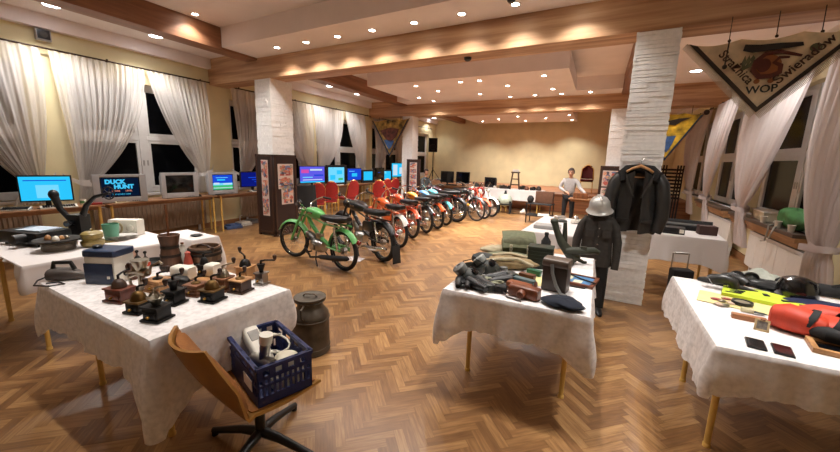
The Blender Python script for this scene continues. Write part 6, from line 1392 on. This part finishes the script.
swoosh([(1.25, 2.66), (1.19, 2.68), (1.10, 2.71), (1.0, 2.70), (.94, 2.64), (.93, 2.56), (.98, 2.50), (1.06, 2.50), (1.12, 2.53), (1.12, 2.59), (1.07, 2.62), (1.10, 2.66), (1.17, 2.655)], .022, emb, 'emblem_curl', -.049)
patch([(1.0+.05*cos(a), 2.60+.06*sin(a)) for a in [2*pi*i/20 for i in range(20)]], emb, 'emblem_centre', -.047)
for i, x in enumerate((.85, .88, .91)):
    patch([(x, 2.56+.02*i), (x+.028, 2.58+.02*i), (x+.012, 2.6+.02*i), (x+.022, 2.63+.02*i), (x+.004, 2.70), (x-.014, 2.63+.02*i), (x-.004, 2.6+.02*i), (x-.02, 2.58+.02*i)], emg, 'fir_tree', -.046)
for x in (.97, 1.07): patch([(x+.022*cos(a), 2.46+.022*sin(a)) for a in [2*pi*i/14 for i in range(14)]], emb2, 'emblem_dot', -.047)
patch([(1.33+.04*cos(a), 2.72+.035*sin(a)) for a in [2*pi*i/14 for i in range(14)]], emg, 'emblem_leaf', -.047)
for x in (.72, 1.06, 1.36):
    mb = MB(); mb.cyl((x, YP, 2.85), (x, YP+.02, 3.079), .004, n=6); mb.ell((x, YP-.01, 2.855), .014, 10, 6); o = mb.build('hanging_cord', pb, t); o.location = -Vector(t.location)
mb = MB(); mb.cyl((.715, YP-.052, 2.86), (.71, YP-.056, 2.63), .006, n=8); mb.ell((.71, YP-.056, 2.61), (.02, .016, .022), 12, 8); o = mb.build('tassel', pb, t); o.location = -Vector(t.location)
yb = mat('pennant_yellow', (196, 158, 44), .9, var=.5, scale=5); bb = mat('pennant_blue_border', (26, 38, 62), .9, var=.1)
t = pennant('pennant', 'yellow and blue pennant half hidden behind the right stone pillar', (.25, 10.88, 2.92), (1.45, 10.88, 2.90), (.78, 10.88, 1.75), yb, bb, None)
def opatch(t_, pts, Y, mt, nm):
    mb = MB(); n = len(pts); mb.add([(x, Y, z) for x, z in pts]+[(x, Y+.005, z) for x, z in pts], [tuple(range(n)), tuple(range(n, 2*n))[::-1]]+[(i, (i+1) % n, n+(i+1) % n, n+i) for i in range(n)]); o = mb.build(nm, mt, t_, flat=True); o.location = -Vector(t_.location)
bl_c = mat('pennant_blue', (60, 92, 140), .9, var=.2)
opatch(t, [(.55, 2.35), (.95, 2.38), (.88, 2.15), (.8, 1.98), (.7, 2.05), (.6, 2.2)], 10.83, bl_c, 'blue_patch'); opatch(t, [(.7, 2.72), (.95, 2.78), (1.2, 2.8), (1.0, 2.7), (.9, 2.62), (.75, 2.64)], 10.83, pb, 'dark_patch')
mb = MB(); mb.ell((1.47, 10.86, 2.91), .06, 12, 8); o = mb.build('knob', pb, t); o.location = -Vector(t.location)
for x in (.5, 1.2): mb = MB(); mb.cyl((x, 10.89, 2.88), (x, 10.91, 3.079), .005, n=6); o = mb.build('hanging_cord', pb, t); o.location = -Vector(t.location)
t = pennant('pennant', 'dark blue and gold pennant hanging beside the far left pillar', (-8.2, 10.86, 2.96), (-6.6, 10.86, 3.0), (-7.4, 10.86, 1.68), mat('pennant_gold', (150, 120, 60), .9, var=.6, scale=6), bb, None)
opatch(t, [(-7.8, 2.6), (-7.4, 2.7), (-7.0, 2.65), (-7.1, 2.4), (-7.35, 2.2), (-7.6, 2.35)], 10.80, mat('pennant_maroon', (92, 50, 40), .9, var=.4, scale=12), 'emblem_patch'); opatch(t, [(-7.65, 2.28), (-7.2, 2.25), (-7.3, 2.05), (-7.4, 1.95), (-7.5, 2.05)], 10.80, bl_c, 'blue_patch')
for x in (-7.9, -7.0): mb = MB(); mb.cyl((x, 10.88, 2.94), (x, 10.91, 3.079), .005, n=6); o = mb.build('hanging_cord', pb, t); o.location = -Vector(t.location)
# ================================================================== BACK OF THE HALL
BZ = .7315; WZ = .7365
flat_monitor('left one of the twin black monitors before the yellow wall', (-5.78, 12.25, BZ), -.15, .56, .42, [(0, 1, 0, 1, glass_m)], 'twin black monitors', .06)
flat_monitor('right one of the twin black monitors before the yellow wall', (-5.15, 12.25, BZ), -.15, .56, .42, [(0, 1, 0, 1, glass_m)], 'twin black monitors', .06)
keyboard('dark keyboard before the twin black monitors', (-5.5, 12.05, BZ), 0, .4, .13, blackmat, black_m, 'keyboards before the stage')
crt('small dark television on the white cloth before the stage', (-4.1, 12.25, WZ), -.1, .42, .34, .34, [], None, black_m, frac=(.8, .76), off=0)
stuff = [(-4.55, 'round', .09, gm), (-4.42, 'box', .07, leath_m), (-3.75, 'box', .08, khak_m), (-3.6, 'box', .09, dkleath_m), (-3.42, 'round', .07, blackmat), (-2.98, 'box', .09, gm), (-2.8, 'round', .08, leath_m), (-2.62, 'box', .08, blackmat), (-2.45, 'round', .09, dkleath_m), (-3.9, 'round', .05, plastic_w)]
for i, (x, k, s, mq) in enumerate(stuff):
    mb = MB()
    if k == 'round': mb.lathe([(s*.8, 0), (s, s*.4), (s*.8, s*1.1), (s*.4, s*1.5), (s*.2, s*1.6)], 18)
    else: mb.box(-s*1.3, s*1.3, -s*.8, s*.8, 0, s*1.2); mb.box(-s*.3, s*.3, -s*.85, s*.2, s*1.2, s*1.5)
    o = mb.build('old_camera', mq, bev=.006); put(o, (x, 12.15+.08*(i % 3), WZ), .2*i); tag(o, 'small dark collector piece on the white cloth before the stage', 'collectible', 'small pieces on the cloth before the stage')
t = thing('bar_stool', 'tall black four legged stool standing on the white cloth before the stage', 'stool', (-3.22, 12.2, WZ), .3)
for sx in (-1, 1):
    for sy in (-1, 1): mb = MB(); mb.tube([(sx*.15, sy*.15, 0), (sx*.09, sy*.09, .54)], .02, 8); mb.build('leg', dkwood_m, t)
for z, r in ((.15, .14), (.34, .115)):
    mb = MB(); mb.tube([(-r, -r, z), (r, -r, z), (r, r, z), (-r, r, z)], .013, 6, True); mb.build('stretcher', dkwood_m, t)
mb = MB(); mb.lathe([(.14, .54), (.15, .55), (.15, .575), (.14, .58)], 24); mb.build('seat', dkwood_m, t)
o = MB().cbox((0, 0, .04), (.2, .14, .08)).build('white_carton', white_m, bev=.006); put(o, (-3.22, 12.2, WZ+.58), .2); tag(o, 'small white carton on top of the tall black stool', 'carton')
t = thing('globe_vessel', 'pale round vessel with dark knob in a black stand on the floor', 'vessel', (-3.31, 11.5, 0), .2)
mb = MB(); mb.ell((0, 0, .42), (.23, .23, .21), 28, 16); mb.build('body', mat('vessel_pale', (176, 186, 170), .35, var=.1), t)
mb = MB(); mb.lathe([(.05, .62), (.055, .65), (.03, .67), (.04, .72), (.01, .735)], 16); mb.build('knob', blackmat, t)
for k in range(4): a = pi/4+pi/2*k; mb = MB(); mb.tube([(.26*cos(a), .26*sin(a), 0), (.25*cos(a), .25*sin(a), .40)], .03, 8); mb.build('leg', blackmat, t)
mb = MB(); mb.torus((0, 0, .3), .235, .018, 'z', 28, 8); mb.build('ring', blackmat, t)
t = thing('desk_lamp', 'pale lamp head and cable lying on the floor before the stage', 'lamp', (-2.75, 11.6, 0), .4); mb = MB(); mb.T = TR(0, 0, .07) @ RY(1.2); mb.lathe([(.03, -.08), (.05, -.04), (.09, .08), (.085, .08), (.04, -.03)], 20); mb.build('shade', plastic_w, t); mb = MB(); mb.tube([(-.1, 0, .03), (-.25, .05, .012), (-.4, -.05, .012), (-.5, .02, .012)], .012, 6); mb.build('cable', blackmat, t)
# loudspeaker on tripod (on the stage)
sp = (-7.25, 13.9, .62); t = thing('speaker_stand', 'thin black tripod stand under the loudspeaker on the stage', 'speaker stand', sp)
mb = MB(); mb.cyl((0, 0, .1), (0, 0, 1.33), .018, n=10); mb.cyl((0, 0, .3), (0, 0, .7), .026, n=10); mb.build('pole', black_m, t)
for k in range(3): a = .5+2.1*k; mb = MB(); mb.tube([(0, 0, .62), (.36*cos(a), .36*sin(a), .1), (.44*cos(a), .44*sin(a), 0.008)], .013, 8); mb.build('leg', black_m, t)
t = thing('loudspeaker', 'black loudspeaker raised on the tripod before the yellow wall', 'speaker', (sp[0], sp[1], .62+1.33), .35)
mb = MB(); mb.prism([(-.19, -.16), (.19, -.16), (.13, .17), (-.13, .17)], .58); mb.build('cabinet', black_m, t, bev=.012)
mb = MB(); mb.box(-.165, .165, -.168, -.158, .04, .54); mb.build('grille', blackmat, t, bev=.004); mb = MB(); mb.T = TR(0, -.169, .2) @ RX(pi/2); mb.torus((0, 0, 0), .12, .01, 'z', 26, 6); mb.build('woofer_ring', black_m, t)
# red chair on the stage
banquet_chair('dark red banquet chair alone on the stage behind the standing person', (-1.2, 14.3, .62), -1.5, dred_m, None)
# dark trolley and brown case before the standing person
t = thing('trolley', 'low black two tier trolley before the standing person', 'trolley', (-1.95, 10.2, 0), -.05)
for z in (.2, .52): mb = MB(); mb.box(-.34, .34, -.22, .22, z, z+.03); mb.build('shelf', blackmat, t, bev=.004)
for sx in (-1, 1):
    for sy in (-1, 1): mb = MB(); mb.cyl((sx*.31, sy*.19, .0), (sx*.31, sy*.19, .56), .016, n=8); mb.build('leg', black_m, t)
o = MB().cbox((0, 0, .16), (.46, .2, .32)).build('suitcase', mat('case_brown', (88, 58, 42), .5, var=.1), bev=.012); put(o, (-1.86, 10.28, .5505), -.05); tag(o, 'brown case standing on the black trolley by the person', 'suitcase')
o = MB().cbox((0, 0, .03), (.3, .14, .06)).build('white_package', white_m, bev=.004); put(o, (-1.8, 10.0, .2305+.0), .1); tag(o, 'white package on the lower shelf of the black trolley', 'package')
blob('crumpled dark bag on the black trolley left of the brown case', 'bag', 'bag', (-2.2, 10.1, .5505), 0, (.08, .09, .2), blackmat, None, .1, 41)
# table with wooden box right of the person
table('small brown table right of the standing person', (-.95, 10.45, 0), 0, .6, .5, .74, legm=blackmat)
o = MB().cbox((0, 0, .07), (.36, .26, .14)).build('wooden_box', midwood_m, bev=.004); put(o, (-.98, 10.42, .7405), .1); tag(o, 'low brown wooden box on the table right of the person', 'box')
# folded dark chairs leaning on the right
t = thing('folded_chair_stack', 'dark slatted folded chairs leaning behind the hanging leather jacket', 'folding chairs', (1.0, 12.2, 0), -.2)
for k in range(3):
    mb = MB(); mb.T = TR(.06*k, .06*k, 0) @ RX(-.16)
    for s in (-1, 1): mb.box(s*.2-.018, s*.2+.018, -.015, .015, .02, 1.7)
    for q in range(9): mb.box(-.2, .2, -.012, .012, .75+.1*q, .80+.1*q)
    mb.build('folded_frame', blackmat, t)
for i, (x, y, lab) in enumerate(((1.3, 9.2, 'low dark crate on the floor by the far radiator'),)):
    o = MB().cbox((0, 0, .15), (.4, .3, .3)).build('crate', blackmat, bev=.01); put(o, (x, y, 0), .1); tag(o, lab, 'crate')

# ================================================================== PEOPLE
skin_m = mat('skin', (206, 152, 124), .55, var=.04); hair_d = mat('hair_brown', (52, 34, 26), .6, var=.15); top_m = mat('grey_sweater', (172, 166, 164), .85, var=.1, scale=30); pants_m = mat('black_trousers', (24, 24, 28), .8, var=.08)
def head(t, c, rz, k, hair, tilt=0, long=False):
    """head with face, ears, nose, eyes and hair; c = centre of the skull"""
    M_ = TR(*c) @ RZ(rz) @ RX(tilt)
    def fn(u, v):
        a = 2*pi*u; b = pi*(v-.5); z = sin(b); r = abs(cos(b))**.85; f = -sin(a)                 # face looks along -y
        jaw = 1-.28*max(0, -z)**1.3; return Vector((.074*r*cos(a)*jaw, .092*r*sin(a)*(1-.1*max(0, -z)) - (.012*max(0, -z)*max(0, f)), .115*z))*k
    mb = MB(); mb.T = M_; mb.grid(fn, 28, 18, True); hd = mb.build('head', skin_m, t, ang=80)
    mb = MB(); mb.T = M_; mb.tube([(0, -.088*k, .018*k), (0, -.106*k, -.018*k), (0, -.094*k, -.03*k)], [.008*k, .014*k, .01*k], 8); mb.build('nose', skin_m, hd)
    for s in (-1, 1):
        mb = MB(); mb.T = M_; mb.ell((s*.03*k, -.083*k, .012*k), (.013*k, .008*k, .008*k), 10, 8); mb.build('eye', mat('eye_dark', (36, 28, 24), .3), hd)
        mb = MB(); mb.T = M_; mb.ell((s*.075*k, .006*k, -.004*k), (.01*k, .02*k, .03*k), 10, 8); mb.build('ear', skin_m, hd)
    mb = MB(); mb.T = M_; mb.ell((0, -.086*k, -.052*k), (.024*k, .007*k, .006*k), 10, 6); mb.build('mouth', mat('lips', (150, 82, 74), .5), hd)
    def hr(u, v):
        a = 2*pi*u; lim = -.05 if not long else -.5; b = lim*pi*.0+(pi/2)*(1-v)+(-.5+(1.0 if -sin(a) > .3 else .12 if not long else -.3))*v
        r = cos(b); return Vector((.083*r*cos(a), .008+.098*r*sin(a), .012+.118*sin(b)))*k*(1+.025*sin(9*a+5*v))
    mb = MB(); mb.T = M_; mb.slab(hr, 40, 10, .008*k); mb.build('hair', hair, hd, ang=80)
    return hd
def hand(t, wrist, d, k=1.0, side=1, name='hand'):
    """palm with four unequal bent fingers and a thumb from its side"""
    d = Vector(d).normalized(); up = Vector((0, 0, 1)) if abs(d.z) < .9 else Vector((0, 1, 0)); x = d.cross(up).normalized()*side; n = x.cross(d)
    w = Vector(wrist); mb = MB()
    mb.tube([w, w+d*.03*k, w+d*.07*k, w+d*.085*k], [.02*k, .03*k, .034*k, .026*k], 10); h = mb.build(name, skin_m, t)
    for i, (o, l) in enumerate(((-.027, .062), (-.009, .072), (.009, .068), (.026, .054))):
        b = w+d*.08*k+x*o*k; mb = MB(); mb.tube([b, b+d*l*.5*k, b+d*l*.8*k-n*l*.3*k, b+d*l*.85*k-n*l*.6*k], [.0095*k, .009*k, .008*k, .006*k], 8); mb.build('finger', skin_m, h)
    b = w+d*.03*k-x*.026*k; mb = MB(); mb.tube([b, b+d*.025*k-x*.022*k, b+d*.055*k-x*.026*k-n*.01*k], [.012*k, .011*k, .008*k], 8); mb.build('thumb', skin_m, h)
# standing person: grey sweater, black trousers, leaning a little over the table
px_, py_ = -1.37, 11.25; K = .87
t = thing('person', 'standing person with short brown hair, grey sweater and black trousers at the back', 'person', (px_, py_, 0), .12)
J = {'pelvis': ((0, 0, .86*K), .17, .125), 'waist': ((0, -.02, 1.0*K), .155, .115), 'chest': ((0, -.04, 1.22*K), .17, .12), 'collar': ((0, -.05, 1.38*K), .10, .08), 'neck': ((0, -.055, 1.45*K), .05, .05),
     'sl': ((-.17, -.05, 1.34*K), .075, .07), 'el': ((-.27, -.06, 1.08*K), .055, .052), 'wl': ((-.10, -.24, .98*K), .04, .036),
     'sr': ((.17, -.05, 1.34*K), .075, .07), 'er': ((.28, -.14, 1.10*K), .055, .052), 'wr': ((.42, -.36, .96*K), .04, .036)}
skin_mesh('sweater', J, [('pelvis', 'waist'), ('waist', 'chest'), ('chest', 'collar'), ('collar', 'neck'), ('chest', 'sl'), ('sl', 'el'), ('el', 'wl'), ('chest', 'sr'), ('sr', 'er'), ('er', 'wr')], top_m, t)
J = {'hips': ((0, 0, .86*K), .16, .125), 'hl': ((-.085, 0, .78*K), .10, .10), 'kl': ((-.10, -.01, .45*K), .07, .07), 'al': ((-.10, .02, .07), .052, .052), 'hr': ((.085, 0, .78*K), .10, .10), 'kr': ((.11, -.02, .45*K), .07, .07), 'ar': ((.12, .02, .07), .052, .052)}
skin_mesh('trousers', J, [('hips', 'hl'), ('hl', 'kl'), ('kl', 'al'), ('hips', 'hr'), ('hr', 'kr'), ('kr', 'ar')], pants_m, t)
mb = MB(); mb.tube([(0, -.055, 1.40*K), (0, -.065, 1.52*K)], [.052, .048], 14); mb.build('neck', skin_m, t)
head(t, (0, -.085, 1.60*K), -.25, 1.0, hair_d, .15)
hand(t, (-.10, -.235, .98*K), (.7, -.4, -.35)); hand(t, (.42, -.355, .96*K), (.5, -.6, -.6), 1, -1)
mb = MB()
for s in (-1, 1): mb.torus((s*.03, -.175, 1.60*K+.015), .018, .003, 'y', 14, 5)
mb.build('glasses', black_m, t)
for s, x in ((-1, -.10), (1, .12)): mb = MB(); mb.T = TR(x, -.03, 0) @ RZ(-pi/2); mb.loft([(-.1, 0, .035, .03, .034), (-.06, 0, .04, .04, .04), (.04, 0, .03, .045, .03), (.12, 0, .02, .035, .02), (.14, 0, .015, .015, .012)], 14, 3); mb.build('shoe', black_m, t)
# seated person by the far pillar
P = aty(424, 180, 11.35); t = thing('person', 'person with dark hair in a grey top seated near the far left pillar', 'person', (P.x, 11.35, 0), 1.2)
st = thing('stool', 'plain dark stool under the seated person near the far pillar', 'stool', (P.x, 11.35, 0), 1.2)
mb = MB(); mb.lathe([(.17, .40), (.18, .41), (.18, .43), (.16, .435)], 22); mb.build('seat', blackmat, st)
for k in range(4): a = pi/4+pi/2*k; mb = MB(); mb.cyl((.12*cos(a), .12*sin(a), .41), (.18*cos(a), .18*sin(a), 0), .015, n=8); mb.build('leg', black_m, st)
J = {'pelvis': ((0, 0, .52), .155, .12), 'waist': ((0, -.01, .66), .135, .10), 'chest': ((0, -.05, .86), .15, .105), 'collar': ((0, -.07, .99), .085, .07), 'neck': ((0, -.08, 1.05), .045, .045),
     'sl': ((-.15, -.06, .95), .062, .058), 'el': ((-.21, -.16, .74), .048, .046), 'wl': ((-.09, -.34, .70), .036, .032), 'sr': ((.15, -.06, .95), .062, .058), 'er': ((.21, -.16, .74), .048, .046), 'wr': ((.09, -.34, .70), .036, .032)}
skin_mesh('grey_top', J, [('pelvis', 'waist'), ('waist', 'chest'), ('chest', 'collar'), ('collar', 'neck'), ('chest', 'sl'), ('sl', 'el'), ('el', 'wl'), ('chest', 'sr'), ('sr', 'er'), ('er', 'wr')], mat('grey_top', (86, 90, 92), .85, var=.1), t)
J = {'hips': ((0, 0, .51), .15, .10), 'hl': ((-.09, -.06, .51), .085, .078), 'kl': ((-.11, -.40, .49), .065, .065), 'al': ((-.11, -.38, .08), .048, .048), 'hr': ((.09, -.06, .51), .085, .078), 'kr': ((.11, -.40, .49), .065, .065), 'ar': ((.11, -.40, .08), .048, .048)}
skin_mesh('trousers', J, [('hips', 'hl'), ('hl', 'kl'), ('kl', 'al'), ('hips', 'hr'), ('hr', 'kr'), ('kr', 'ar')], mat('dark_jeans', (34, 36, 50), .85), t)
mb = MB(); mb.tube([(0, -.075, 1.0), (0, -.09, 1.12)], [.046, .042], 12); mb.build('neck', skin_m, t)
head(t, (0, -.11, 1.19), 0, .92, hair_d, .25)
hand(t, (-.09, -.335, .70), (.5, -.8, -.2), .9); hand(t, (.09, -.335, .70), (-.5, -.8, -.2), .9, -1)
for x in (-.11, .11): mb = MB(); mb.T = TR(x, -.42, 0) @ RZ(-pi/2); mb.loft([(-.09, 0, .035, .03, .034), (-.05, 0, .04, .04, .04), (.04, 0, .03, .042, .03), (.11, 0, .02, .033, .02), (.13, 0, .015, .015, .012)], 14, 3); mb.build('shoe', black_m, t)
